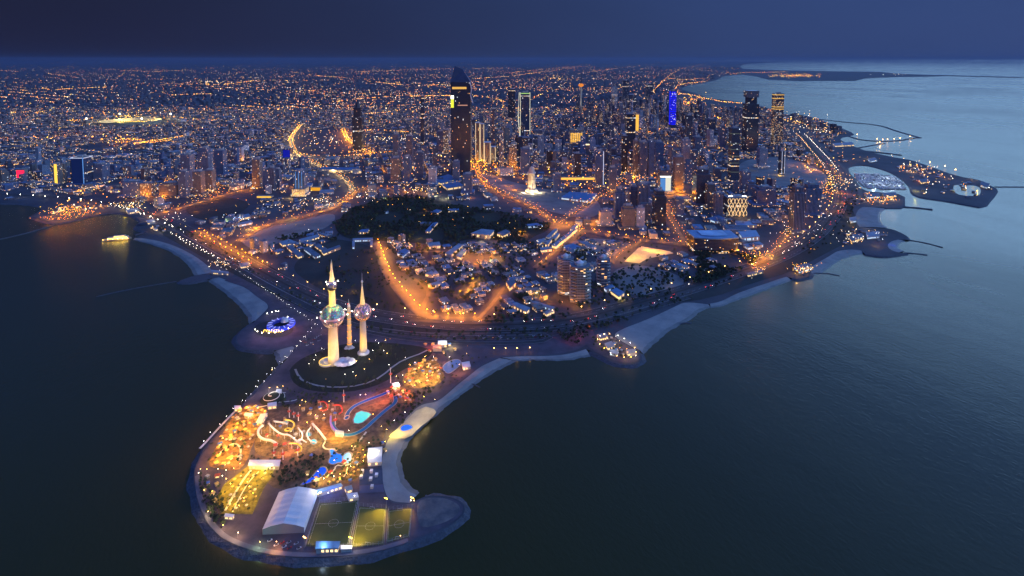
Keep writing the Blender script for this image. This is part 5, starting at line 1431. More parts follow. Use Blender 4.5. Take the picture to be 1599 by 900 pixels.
# residential towers near the coast road, floor slabs show as stripes
G_gold = facade('golden_lit_facade', 'punch', .8, 2.4, bay=9, fl=7, base=(.5, .34, .16), warm=.97)
F_res = facade('striped_residential_facade', 'ribbon', .06, 2.2, bay=6, fl=3.4)
for bx, by, tp, wp, wl, lb in ((884, 461, 406, 25, 'pale', 'left pale striped apartment tower near the coast road'), (907, 474, 418, 32, 'sand', 'middle sand striped apartment tower near the coast road, largest of three'), (943, 448, 406, 20, 'slate', 'right dark striped apartment tower near the coast road')):
    e, w, d, h = tower((bx, by), tp, wp, .9, 'rib', wl, .35, lb, crown='box', shape='oct', podium=False)
    e.children[0].data.materials[0] = F_res
    nfl = int(h / 3.4)
    for k in range(1, nfl, 2):
        b = MB(); b.box(0, 0, k * 3.4 - .25, w * 1.04, d * 1.04, .5, bottom=True); o = b.build('balcony_slab', M_wallpale, e)
    b = MB(); b.lathe([(w * .2, h + .1), (w * .2, h + 5), (w * .1, h + 8), (.2, h + 10)], 8); b.build('roof_turret', M_white, e)
anchor(907, 474, 'the striped apartment towers')
for a_, b_, p_ in ((884, 470, 11000), (898, 479, 13000), (870, 462, 6000), (915, 483, 6000), (938, 455, 1500)): gl(a_, b_, (1, .32, .01), p_, 6)
# stadium with floodlights, far left
c = G(204, 192, LZ)
e = empty('stadium', c, 'floodlit stadium with a bright yellow green field and tall light masts', 'stadium')
FOOT.append((c.x, c.y, 240))
sx, sy = 32 * mpp(192), 130
mb = MB(); mb.prism([(sx * math.cos(a * .2618), sy * math.sin(a * .2618)) for a in range(24)], 0, .8); mb.build('field', mat('stadium_field', (.30, .30, .06), .9), e)
mb = MB()
a_, c_ = [], []
for k in range(25):
    t_ = k * .2618; a_.append((sx * 1.05 * math.cos(t_), sy * 1.05 * math.sin(t_), 2)); c_.append((sx * 1.35 * math.cos(t_), sy * 1.4 * math.sin(t_), 22))
mb.strip(a_, c_); mb.strip([(x, y, 0) for x, y, z in c_], c_); mb.build('stand', mat('stadium_stand', (.35, .30, .22), .9), e)
for sx_, sy_ in ((-1, -1), (1, -1), (-1, 1), (1, 1)):
    mb = MB(); mb.tube([(sx_ * sx * 1.3, sy_ * sy * 1.35, 0), (sx_ * sx * 1.3, sy_ * sy * 1.35, 50)], 1.5, 5); mb.build('light_mast', M_pole, e)
    mb = MB(); mb.octa(sx_ * sx * 1.3, sy_ * sy * 1.35, 53, 7); mb.build('flood_lamp', em('flood_white', (1, .85, .6), 14), e)
    light(c.x + sx_ * sx * .9, c.y + sy_ * sy * .8, 62, 900000, (1, .80, .25))
anchor(204, 192, 'the floodlit stadium')
for px_, py_, w_, h_, lb, col_, s_ in ((35, 277, 13, 14, 'red glowing sign box on a roof at the far eastern shore', (1, .02, .08), 1.6), (900, 280, 60, 4, 'orange glowing long shop front near the white edged tower', (1, .5, .08), 1.4), (414, 308, 24, 3, 'yellow glowing low hall by the western avenue', (1, .55, .08), 1.2), (494, 297, 16, 6, 'amber glowing hall right of the yellow based blue tower', (1, .45, .03), .9)):
    p = G(px_, py_, LZ); e = empty('glowing_hall', p, lb, 'building'); k_ = mpp(py_)
    mb = MB(); mb.box(0, 0, 0, w_ * k_, 16, h_ * k_); mb.build('wall', M_walltan, e)
    mb = MB(); mb.box(0, -8.4, .5, w_ * k_ * .94, .5, h_ * k_ * .85, bottom=True); mb.build('glowing_front', em('front_' + lb[:5], col_, s_), e); FOOT.append((p.x, p.y, w_ * k_ * .6))
# ---------------------------------------------------------------- city fabric
CX0, CX1, CY0, CY1, CS = -5400.0, 3000.0, 800.0, 5600.0, 8.0
nx, ny = int((CX1 - CX0) / CS), int((CY1 - CY0) / CS)
gx = CX0 + (np.arange(nx) + .5) * CS; gy = CY0 + (np.arange(ny) + .5) * CS
def npfill(poly, bb=True):
    m = np.zeros((ny, nx), bool)
    P_ = np.array([(p[0], p[1]) for p in poly]); 
    x0, x1 = np.searchsorted(gx, [P_[:, 0].min(), P_[:, 0].max()]); y0, y1 = np.searchsorted(gy, [P_[:, 1].min(), P_[:, 1].max()])
    if x1 <= x0 or y1 <= y0: return m
    xx = gx[x0:x1]; 
    for j in range(y0, y1):
        y = gy[j]; a = P_; b = np.roll(P_, -1, 0)
        k = (a[:, 1] > y) != (b[:, 1] > y)
        if not k.any(): continue
        xs = np.sort(a[k, 0] + (y - a[k, 1]) / (b[k, 1] - a[k, 1]) * (b[k, 0] - a[k, 0]))
        for c0, c1 in zip(xs[0::2], xs[1::2]): m[j, x0:x1] |= (xx > c0) & (xx < c1)
    return m
OK = npfill(LANDPOLY)
# keep a margin from the water
def erode(m, r):
    o = m.copy()
    for s_ in range(1, r + 1):
        o[s_:, :] &= m[:-s_, :]; o[:-s_, :] &= m[s_:, :]; o[:, s_:] &= m[:, :-s_]; o[:, :-s_] &= m[:, s_:]
    return o
OK = erode(OK, 3)
LANDOK = OK.copy()
def block_poly(px_pts): 
    global OK
    OK &= ~npfill(P(px_pts, LZ, 1))
for z_ in (PARK,
    [(300,370),(345,436),(396,510),(370,540),(440,560),(300,760),(420,880),(740,800),(806,570),(930,560),(1010,560),(1110,478),(1235,437),(1270,430),(1345,400),(1420,396),(1420,300),(1330,250),(1300,300),(1295,350),(1262,385),(1235,408),(1200,424),(1140,446),(1050,474),(960,500),(900,512),(780,520),(640,512),(540,492),(470,462),(400,430),(330,385),(250,345)],
    [(470,400),(520,372),(545,376),(580,384),(592,400),(600,425),(612,448),(628,468),(646,492),(600,490),(560,478),(520,462),(480,440),(455,420)],
    [(372,372),(376,366),(430,352),(480,341),(522,331),(524,345),(505,358),(470,368),(440,378),(400,388),(386,386)],
    [(285,322),(345,305),(395,316),(375,334),(330,345),(300,340)],
    [(740,275),(830,322),(905,342),(940,335),(935,310),(880,300),(800,285),(760,268)],
    [(1155,250),(1220,243),(1280,262),(1300,285),(1260,292),(1180,288),(1150,275)],
    [(955,420),(1000,412),(1050,425),(1075,440),(1040,462),(985,462),(960,445)],
    [(1000,384),(1046,392),(1052,395),(1010,404),(998,411),(975,408)],
    [(40,338),(85,350),(172,335),(240,352),(262,372),(210,372),(200,320),(110,314)],
    [(458,215),(480,205),(530,205),(560,235),(540,243),(480,245),(462,238)],
    [(560,212),(640,208),(700,214),(640,222),(570,225)],
    [(1405,247),(1370,240),(1320,222),(1300,225),(1330,258),(1408,278),(1426,300),(1550,320),(1560,290)]):
    block_poly(z_)
for q, hw in ROADBUF:
    for i in range(len(q) - 1):
        ax, ay = q[i]; bx, by = q[i + 1]
        r = hw
        x0, x1 = np.searchsorted(gx, [min(ax, bx) - r, max(ax, bx) + r]); y0, y1 = np.searchsorted(gy, [min(ay, by) - r, max(ay, by) + r])
        if x1 <= x0 or y1 <= y0: continue
        X, Y = np.meshgrid(gx[x0:x1], gy[y0:y1])
        dx, dy = bx - ax, by - ay; L2 = dx * dx + dy * dy + 1e-6
        t_ = np.clip(((X - ax) * dx + (Y - ay) * dy) / L2, 0, 1)
        OK[y0:y1, x0:x1] &= ((X - ax - t_ * dx) ** 2 + (Y - ay - t_ * dy) ** 2) > r * r
for fx, fy, fr_ in FOOT:
    x0, x1 = np.searchsorted(gx, [fx - fr_, fx + fr_]); y0, y1 = np.searchsorted(gy, [fy - fr_, fy + fr_])
    if x1 > x0 and y1 > y0:
        X, Y = np.meshgrid(gx[x0:x1], gy[y0:y1]); OK[y0:y1, x0:x1] &= ((X - fx) ** 2 + (Y - fy) ** 2) > fr_ ** 2
def ok_at(x, y, r=0, M=None):
    M = OK if M is None else M
    i, j = int((x - CX0) / CS), int((y - CY0) / CS); k = int(math.ceil(r / CS))
    if i - k < 0 or j - k < 0 or i + k >= nx or j + k >= ny: return False
    return bool(M[j - k:j + k + 1, i - k:i + k + 1].all())
# high-rise clusters: pixel centre, spread in photo pixels, chance, height range
HI = [((660, 255), 60, 10, .20, 45, 110), ((770, 235), 50, 22, .30, 50, 130), ((880, 240), 70, 25, .16, 40, 100), ((990, 250), 60, 30, .26, 50, 130), ((1090, 250), 55, 40, .12, 40, 90), ((1000, 330), 45, 18, .22, 40, 80), ((1110, 320), 60, 20, .14, 35, 70), ((1210, 320), 45, 16, .12, 30, 70),
      ((330, 262), 60, 22, .26, 35, 85), ((200, 270), 90, 16, .12, 30, 60), ((430, 272), 35, 14, .25, 35, 70), ((60, 270), 60, 14, .16, 30, 60), ((990, 180), 80, 22, .22, 60, 170), ((1120, 185), 70, 14, .22, 30, 80), ((1235, 195), 40, 10, .2, 25, 60), ((1230, 235), 40, 10, .16, 25, 60), ((1080, 215), 60, 14, .22, 40, 100), ((920, 200), 60, 14, .14, 40, 110), ((700, 210), 60, 12, .12, 40, 100)]
HI = [(G(c[0], c[1], LZ), sx * mpp(c[1]), abs(G(800, c[1] - sy / 2, LZ).y - G(800, c[1] + sy / 2, LZ).y), pr, a, b) for c, sx, sy, pr, a, b in HI]
# ground pixel zones that lower the fabric: polygon, fill, hmin, hmax, trees
LOWZ = [([(590,380),(700,378),(830,380),(905,362),(880,390),(835,425),(800,450),(760,500),(640,495),(600,420)], .88, 4, 8, .8),
        ([(845,395),(900,372),(1000,376),(1090,388),(1200,402),(1180,425),(1090,452),(960,492),(860,502),(780,505),(775,470),(830,425)], .62, 4, 10, .6),
        ([(430,370),(520,350),(545,376),(520,372),(470,400),(455,425),(410,400)], .30, 5, 8, .5),
        ([(380,340),(420,310),(540,300),(545,312),(480,332),(400,352)], .45, 5, 10, .15)]
LOWZ = [([(p.x, p.y) for p in P(a)], *r) for a, *r in LOWZ]
SPECS, TREESPOTS, CROSS = [], [], []
rc = random.Random(21)
def ang_at(x, y):
    if y < 1500: return .45 if x > -300 else -.5
    if x < -900: return -.42
    return (.28, -.12, .5)[int((x + 900) // 900) % 3]
def clear_(x, y):
    a, b = proj(x, y, LZ); return (1034 < a < 1066 and 200 < b < 252) or (1160 < a < 1232 and 200 < b < 262) or (545 < a < 572 and b > 225 and b < 262)
for ANG in (-.5, -.42, .45, .28, -.12, .5):
    c, s_ = math.cos(ANG), math.sin(ANG)
    BW, BD, SW = 74, 56, 15
    for bi in range(-100, 100):
        for bj in range(-40, 150):
            ox, oy = bi * (BW + SW), bj * (BD + SW)
            bx, by = ox * c - oy * s_, ox * s_ + oy * c
            if not (CX0 < bx < CX1 and CY0 < by < CY1) or ang_at(bx, by) != ANG: continue
            if abs(bx) > by * .98 + 120: continue
            if not ok_at(bx, by, 0, LANDOK): continue
            low = None
            for z_ in LOWZ:
                if inside(bx, by, z_[0]): low = z_; break
            fill, h0, h1, tr = (.80, 6, 15, .12) if low is None else low[1:]
            nfill = .5 + .5 * math.sin(bx * .0031 + 2.0) * math.sin(by * .0023 + bx * .0011)
            if low is None and nfill < .13: fill = .3
            CROSS.append((bx + (BW + SW) / 2 * c, by + (BW + SW) / 2 * s_, ANG))
            nlx, nly = rc.choice(((2, 2), (3, 2), (2, 1), (3, 2), (2, 2), (1, 1)))
            if by < 1500 or low: nlx, nly = rc.choice(((3, 2), (4, 3), (3, 3)))
            for a in range(nlx):
                for b in range(nly):
                    lw, ld = BW / nlx, BD / nly
                    lx, ly = ox - BW / 2 + (a + .5) * lw, oy - BD / 2 + (b + .5) * ld
                    x, y = lx * c - ly * s_, lx * s_ + ly * c
                    if not ok_at(x, y, max(lw, ld) * .42): 
                        if tr > .3 and ok_at(x, y, 0) and rc.random() < tr: TREESPOTS.append((x, y))
                        continue
                    if rc.random() > fill:
                        if rc.random() < tr: TREESPOTS.append((x + rc.uniform(-6, 6), y + rc.uniform(-6, 6)))
                        continue
                    w, d = lw * rc.uniform(.62, .9), ld * rc.uniform(.62, .9)
                    h = rc.uniform(h0, h1); hi = 0
                    if low is None:
                        for g, sx, sy, pr, ha, hb in HI:
                            if abs(x - g.x) < sx and abs(y - g.y) < sy and rc.random() < pr and not clear_(x, y): h = ha + (hb - ha) * rc.random() ** 1.8; hi = 1; break
                        if not hi and rc.random() < .10: h = rc.uniform(16, 32)
                    if hi: w, d = min(w, 32), min(d, 30)
                    SPECS.append((x, y, w, d, h, ANG, hi))
for s__ in SPECS:
    pass
def app(s_): return s_[2] * s_[4] / (s_[1] * s_[1])
def kind_of(s_): return 'tower' if s_[4] > 36 else ('block' if s_[4] > 12.5 else 'house')
byk = {'tower': [], 'block': [], 'house': []}
for s_ in SPECS: byk[kind_of(s_)].append(s_)
print('specs', {k: len(v) for k, v in byk.items()}, 'crossings', len(CROSS))
NAMES = {'tower': ('apartment_tower', 'tower', 'generic towers of the city'), 'block': ('apartment_block', 'apartment block', 'mid rise blocks of the city'), 'house': ('low_building', 'low building', 'low buildings of the city')}
ROOFS = [M_roofgrey, M_roofpale, mat('dark_flat_roof', (.09, .10, .12), .9, scale=.1), mat('sandy_flat_roof', (.26, .23, .20), .9, scale=.1), M_roofblue]
ROOFW = ['grey', 'pale', 'dark', 'sandy', 'blue']
def roof_bits(b, x, y, z, w, d, ang, n, mi=1):
    c, s_ = math.cos(ang), math.sin(ang)
    for _ in range(n):
        u, v = rc.uniform(-.36, .36) * w, rc.uniform(-.36, .36) * d
        b.box(x + u * c - v * s_, y + u * s_ + v * c, z, rc.uniform(.08, .24) * w, rc.uniform(.08, .24) * d, rc.uniform(1.2, 3.4), ang, mi)
rest = MB(); RESTM = [F_flat, F_flat2, F_rib, F_fin, mat('dusky_roof', (.085, .095, .125), .9, scale=.02)] + ROOFS[1:]
cols = {'tower': ('grey', 'slate', 'blue', 'blue', 'slate', 'tan', 'dark', 'pale'), 'block': ('grey', 'pale', 'slate', 'blue', 'grey', 'sand'), 'house': ('pale', 'grey', 'pale', 'white', 'grey', 'tan')}
for k, L in byk.items():
    L.sort(key=app, reverse=True)
    for i, s_ in enumerate(L):
        x, y, w, d, h, a, hi = s_
        if i < 280:
            nm, cat, grp = NAMES[k]
            wc = rc.choice(cols[k]); st_ = rc.choice(('fin', 'flat', 'flat', 'rib', 'glass', 'busy') if k == 'tower' else ('flat', 'flat', 'rib', 'busy'))
            ri = rc.choice((0, 0, 1, 2, 3, 4) if k != 'house' else (0, 1, 1, 3, 3, 4))
            e = empty(nm, (x, y, LZ + .2), rz=a)
            hw = 'tall' if h > 75 else 'slim' if k == 'tower' and w < 18 else 'stocky' if k == 'tower' else 'broad' if w > 26 else 'small'
            lw_ = {'busy': 'brightly lit', 'fin': 'ribbed', 'rib': 'banded', 'glass': 'glassy', 'flat': 'dim'}[st_]
            reg(e, (f'{hw} {wc} {lw_} {cat}' if k != 'house' else f'{hw} {wc} walled house with {ROOFW[ri]} roof'), cat, grp)
            b = MB(); sb = (k == 'tower' and rc.random() < .4)
            if sb: b.prism(rect(w, d), 0, h * .82, 0, 1, floors0=-rc.randint(0, 30) * 3.5 * 0); b.prism(rect(w * .7, d * .75), h * .82 + .01, h, 0, 1)
            elif rc.random() < .25 and k != 'house': b.prism([(-w/2, -d/2), (w/2, -d/2), (w/2, d*.1), (0, d*.1), (0, d/2), (-w/2, d/2)], 0, h, 0, 1)
            else: b.prism(rect(w, d), 0, h, 0, 1)
            o = b.build('body', [FACS[st_], ROOFS[ri]], e)
            v_ = rc.uniform(.8, 1.15); o.color = (*[q * v_ for q in WALLC[wc]], 1)
            b = MB(); ww = w * (.7 if sb else 1); roof_bits(b, 0, 0, h + .01, ww * .8, d * .75, 0, rc.randint(1, 4), 0)
            b.build('roof_structure', ROOFS[rc.choice((0, 1))], o)
            if k == 'tower':
                b = MB(); b.box(0, 0, 0, w * 1.35, d * 1.3, 6); o = b.build('podium', [F_rib, ROOFS[0]], e); o.color = (*WALLC[wc], 1)
        else:
            j0 = len(rest.uv); fm = rc.choice((0, 0, 3, 1, 2, 3) if k == 'tower' else (0, 0, 0, 3, 3, 1, 2, 3))
            top = 4 + rc.choice((0, 0, 2, 2, 1, 3, 4) if y > 2700 else (0, 1, 1, 2, 3, 4))
            rest.prism(rect(w, d, a, x, y), LZ + .2, LZ + .2 + h, fm, top)
            off = rc.randint(0, 4000) * 3.2
            for q in range(j0, len(rest.uv)): rest.uv[q] = [(u + off, v - LZ) for u, v in rest.uv[q]]
            roof_bits(rest, x, y, LZ + .21 + h, w * .8, d * .8, a, rc.randint(0, 3), 4 + rc.choice((0, 1)))
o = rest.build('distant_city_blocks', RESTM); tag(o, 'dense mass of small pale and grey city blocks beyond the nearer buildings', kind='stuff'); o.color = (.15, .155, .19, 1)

# far suburbs out to the horizon
fr = random.Random(5)
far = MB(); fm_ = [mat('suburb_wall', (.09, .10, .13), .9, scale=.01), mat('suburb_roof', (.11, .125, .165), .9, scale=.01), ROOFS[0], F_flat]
def land_far(x, y):
    a, b = proj(x, y, LZ)
    if a > 1050: return b > (119 if a < 1127 else 600) if False else not_water(a, b)
    return True
def not_water(a, b):
    # bay shore as seen on the plan: points right of the shoreline are sea
    sh = [(1063, 137), (1075, 133), (1100, 129), (1122, 124), (1127, 119), (1160, 116)]
    return inside(a, b, BAYLAND)
BAYLAND = [(1000, 160), (1060, 146), (1060, 137), (1075, 132), (1100, 128), (1120, 123), (1125, 118), (1155, 115), (1155, 104), (1165, 101), (1165, 96), (1000, 96)]
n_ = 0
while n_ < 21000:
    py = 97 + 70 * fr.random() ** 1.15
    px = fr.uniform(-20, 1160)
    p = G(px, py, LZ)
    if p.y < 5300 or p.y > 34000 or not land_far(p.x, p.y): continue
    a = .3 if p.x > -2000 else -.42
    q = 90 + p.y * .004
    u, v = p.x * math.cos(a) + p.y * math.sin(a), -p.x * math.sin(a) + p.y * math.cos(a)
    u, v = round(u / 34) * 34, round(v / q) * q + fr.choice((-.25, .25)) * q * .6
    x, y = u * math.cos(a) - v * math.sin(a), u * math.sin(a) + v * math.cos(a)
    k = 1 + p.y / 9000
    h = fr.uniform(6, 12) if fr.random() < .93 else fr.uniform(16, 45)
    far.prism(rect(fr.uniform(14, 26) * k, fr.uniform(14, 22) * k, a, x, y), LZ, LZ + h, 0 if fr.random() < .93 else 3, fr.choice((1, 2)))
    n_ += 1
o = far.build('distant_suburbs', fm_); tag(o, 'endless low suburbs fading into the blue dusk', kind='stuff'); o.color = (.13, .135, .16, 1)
for cx_, cy_, mw, mh in ():
    pass

# ---------------------------------------------------------------- street lighting in the fabric
def warmth(x, y):
    return .5 + .5 * math.sin(x * .0021 + 1.3) * math.cos(y * .0017 + x * .0009)
lr = random.Random(9)
CROSS.sort(key=lambda q: q[1])
nl = 0
HOT = [G(*c, LZ) for c in ((750,255),(790,270),(770,290),(640,262),(690,250),(985,285),(1000,270),(1080,285),(1120,180),(1140,195),(880,262),(900,285),(1000,240),(930,290),(720,262),(300,300),(230,300),(120,310),(420,290),(330,255),(165,300),(1010,205),(1280,262),(820,275),(955,305),(1080,230),(60,215),(200,225),(150,215))]
for x, y, a in CROSS:
    if y > 4600: break
    hot = min((x - g.x) ** 2 + (y - g.y) ** 2 for g in HOT) < (0.055 * y) ** 2
    pr = .75 if hot else .04 + .10 * warmth(x, y)
    if y < 1500: pr *= .8
    if lr.random() > pr: continue
    if not LANDOK[int((y - CY0) / CS), int((x - CX0) / CS)]: continue
    c_ = 'amber' if lr.random() < (.85 if hot else .55) else lr.choice(('warm', 'yellow', 'white'))
    light(x, y, LZ + (7.5 if hot else 7), (15000 if hot else 6000) * lr.choice((.7, 1, 1.4)), c_)
    nl += 1
print('fabric lights', nl)

# specks: street and window lamps too small and too many to count
SP = {k: [] for k in GLASS}
def speck(x, y, z, r, c_): SP[c_].append((x, y, z, r * (1 if y < 7000 else math.exp(-(y - 7000) / 26000))))
sr = random.Random(31)
for x, y, a in CROSS:
    for _ in range(3 if y > 1500 else 2):
        if sr.random() < .34:
            t_ = sr.uniform(-40, 40)
            xx, yy = x + t_ * math.cos(a), y + t_ * math.sin(a)
            if ok_at(xx, yy, 0, LANDOK): speck(xx + sr.uniform(-3, 3), yy + sr.uniform(-3, 3), LZ + sr.uniform(8, 15), y * .00022 * (.6 + .5 * min(3.0, sr.paretovariate(2.2))), sr.choice(('amber', 'amber', 'amber', 'warm', 'amber', 'white', 'yellow', 'warm', 'yellow')))
n_ = 0
while n_ < 7500:
    py = 96.6 + 76 * sr.random() ** 1.25
    px = sr.uniform(-10, 1165)
    p = G(px, py, LZ)
    if p.y < 4800 or not land_far(p.x, p.y): continue
    if sr.random() > .12 + .88 * (.5 + .5 * math.sin(p.x * .0013 + 3 * math.sin(p.y * .0007))) ** 2: continue
    a = .3 if p.x > -2000 else -.42
    u, v = p.x * math.cos(a) + p.y * math.sin(a), -p.x * math.sin(a) + p.y * math.cos(a)
    q = 90 + p.y * .012
    v = round(v / q) * q
    x, y = u * math.cos(a) - v * math.sin(a), u * math.sin(a) + v * math.cos(a)
    speck(x, y, LZ + 10, p.y * .00019 * (.6 + .5 * min(3.0, sr.paretovariate(2.2))), sr.choice(('amber', 'warm', 'amber', 'white', 'amber', 'yellow', 'warm', 'amber')))
    n_ += 1
def glow_line(pts, step_px, c_=('amber', 'amber', 'warm', 'yellow'), size=.00042, jit=1.2):
    for (a, b), (c, d) in zip(pts, pts[1:]):
        n = max(2, int(math.hypot(c - a, (d - b) * 2) / step_px))
        for k in range(n):
            t_ = k / n; p = G(a + (c - a) * t_ + sr.uniform(-1, 1) * jit, b + (d - b) * t_ + sr.uniform(-1, 1) * jit * .3, LZ)
            speck(p.x, p.y, LZ + 10, p.y * size * sr.uniform(.6, 1.2), sr.choice(c_))
for l_ in ([(48,133),(80,141),(110,139),(178,136)], [(0,110),(30,112)], [(150,97),(180,99),(225,93.5)], [(200,94),(240,94),(330,96)], [(155,108),(240,112),(300,109)], [(75,115),(120,121)], [(20,177),(60,176),(108,169)], [(55,178),(100,177)], [(90,190),(130,189),(150,184)], [(160,98.5),(180,99)],
    [(300,132),(345,133),(400,126)], [(265,149),(330,147)], [(400,128),(430,125)], [(455,112),(490,118),(545,122)], [(560,112),(640,109),(710,107)], [(575,127),(600,130),(630,133)], [(520,160),(560,155),(615,151)], [(650,135),(690,132),(745,140)], [(740,123),(800,119),(840,113),(900,106)], [(800,113),(850,108),(930,100)], [(905,115),(960,107),(1040,97)], [(1000,108),(1033,105)],
    [(1000,160),(1015,148),(1030,132),(1045,118),(1060,108),(1090,102),(1120,97.5)], [(1042,122),(1070,125),(1100,122)], [(1053,141),(1058,133),(1075,130),(1100,128)], [(1058,146),(1085,150),(1095,153)], [(1095,153),(1130,160),(1160,162)], [(740,107),(800,106)], [(640,151),(700,150),(740,156)], [(740,150),(770,154),(790,160)], [(880,107),(905,104),(930,103)], [(450,222),(455,212),(468,200)], [(560,205),(600,205),(640,208)],
    [(160,175),(170,190),(235,192),(250,180)], [(170,206),(200,222),(235,225),(270,220)], [(250,182),(330,190),(345,186)], [(210,226),(240,222),(300,212)], [(0,220),(20,222)], [(0,262),(30,259)],[(820,158),(850,146)], [(560,180),(610,176)], [(1140,116),(1165,113),(1200,113),(1230,112)]):
    glow_line(l_, 1.6)
for q_ in (q_r2, q_r3, q_r10, q_r11, q_r12, q_r6, q_r8, q_r9, q_r7, q_r5, q_r18, q_r19):
    for p in resample(q_, 26): 
        for s_ in (-9, 9): speck(p.x + s_ + sr.uniform(-3, 3), p.y + sr.uniform(-3, 3), LZ + 11, p.y * .00042 * sr.uniform(.6, 1.1), sr.choice(('amber', 'amber', 'yellow', 'warm')))
for cx_, cy_, sx_, sy_, n_, c_ in ((1240,118,42,3,150,('amber','yellow')), (1400,117,40,1.5,10,('white',)), (325,128,25,3,60,('yellow','warm','white')), (870,122,25,4,60,('yellow','warm')), (200,184,26,5,90,('yellow','warm')), (205,222,32,4,110,('amber','yellow')), (1080,160,25,10,110,('amber','amber','yellow')), (1130,195,35,18,160,('amber','warm','yellow')), (1250,190,40,12,80,('warm','white','yellow')), (1290,205,25,8,30,('warm','white')), (760,260,30,18,110,('amber','yellow','amber')),
        (690,225,20,25,60,('amber','warm')), (990,280,30,12,110,('amber','yellow','warm')), (560,238,30,8,60,('amber','warm')), (510,220,45,14,60,('warm','white')), (610,218,40,6,60,('warm','yellow','white')), (230,292,40,12,50,('warm','amber')), (1320,290,22,10,40,('warm','white')), (1430,265,35,9,50,('warm','amber','white')), (1375,315,30,7,60,('warm','amber')), (1300,285,14,24,60,('yellow','warm')), (1290,300,12,30,40,('amber',)), (1245,365,35,25,60,('warm','white')), (1180,402,25,8,40,('amber','yellow')), (1255,425,22,7,70,('warm','amber','yellow')), (1185,425,18,5,20,('warm',)), (1330,375,25,12,40,('warm','white')), (570,310,40,8,16,('white',)), (500,315,20,5,30,('white','warm')), (655,300,25,6,40,('white','yellow')), (450,325,40,8,20,('warm','white')), (365,345,25,5,40,('white','cool','warm')), (200,324,35,6,70,('yellow','white','warm')), (110,333,45,9,150,('amber','amber','yellow')), (90,345,30,1.5,30,('amber',)), (300,300,60,10,50,('amber','warm')), (270,345,30,10,20,('white',)), (345,418,18,9,40,('warm','white'))):
    for _ in range(n_):
        p = G(cx_ + sr.gauss(0, .5) * sx_, cy_ + sr.gauss(0, .5) * sy_, LZ)
        speck(p.x, p.y, LZ + sr.uniform(5, 14), p.y * .00042 * sr.uniform(.6, 1.2), sr.choice(c_))
for g in HOT:
    a_, b_ = proj(g.x, g.y, LZ)
    for _ in range(11):
        p = G(a_ + sr.gauss(0, 13), b_ + sr.gauss(0, 7), LZ)
        if ok_at(p.x, p.y, 0, LANDOK): speck(p.x, p.y, LZ + sr.uniform(6, 16), p.y * .0007 * sr.uniform(.7, 1.3), sr.choice(('amber', 'yellow', 'warm', 'amber')))
n_ = 0
while n_ < 1700:
    p = G(sr.uniform(-10, 1100), sr.uniform(128, 172), LZ); n_ += 1
    if land_far(p.x, p.y) and sr.random() < .3 + .7 * math.sin(p.x * .0011 + p.y * .0006) ** 2: speck(p.x, p.y, LZ + 10, p.y * .00032 * sr.uniform(.5, 1.3), sr.choice(('amber', 'warm', 'white', 'amber', 'yellow')))
for k, L in SP.items():
    if not L: continue
    A = np.array(L); n = len(A)
    base = np.array([(1, 0, 0), (0, 1, 0), (-1, 0, 0), (0, -1, 0), (0, 0, 1), (0, 0, -1)], float)
    V = (A[:, None, :3] + base[None] * A[:, None, 3:4]).reshape(-1, 3)
    f = np.array([(0,1,4),(1,2,4),(2,3,4),(3,0,4),(1,0,5),(2,1,5),(3,2,5),(0,3,5)])
    Fc = (f[None] + (np.arange(n) * 6)[:, None, None]).reshape(-1, 3)
    me = bpy.data.meshes.new('distant_lights'); me.from_pydata(V.tolist(), [], Fc.tolist()); me.materials.append(em('far_' + k + '_glow', GLASS[k][1], 11))
    o = bpy.data.objects.new('distant_' + k + '_lights', me); COL.objects.link(o)
    tag(o, f'countless tiny {k} street and house lights of the city', kind='stuff')
print('specks', {k: len(v) for k, v in SP.items()})

# ---------------------------------------------------------------- street lamps on the main roads
K = 3.4
lamps_along(q_r4, 26, 8, 'amber', 'amber avenue lamp', 15000, h=8, every=1)
lamps_along(sub(q_gulf, .03, .20), 55, -24, 'white', 'white coast road lamp', 2500, r=1.1, every=2)
lamps_along(sub_px(q_gulf, 296, 400, 330, 430), 30, 22, 'amber', 'amber coast road lamp', 14000, h=9, every=1)
lamps_along(sub_px(q_gulf, 300, 392, 330, 430), 34, 4, 'amber', 'amber median lamp', 10000, h=9, every=1)
lamps_along(sub_px(q_gulf, 400, 560, 400, 520), 60, 22, 'warm', 'faint warm coast road lamp', 1600, r=.7, every=1)
lamps_along(sub(q_gulf, .34, .72), 60, 23, 'warm', 'dim warm coast road lamp', 1500, r=.9, every=1)
lamps_along(sub(q_gulf, .72, .93), 48, -23, 'white', 'tall white coast road lamp', 3000, r=.9, every=2)
lamps_along(sub(q_gulf, .74, .93), 52, 23, 'warm', 'tall warm coast road lamp', 3000, r=.9, every=3)

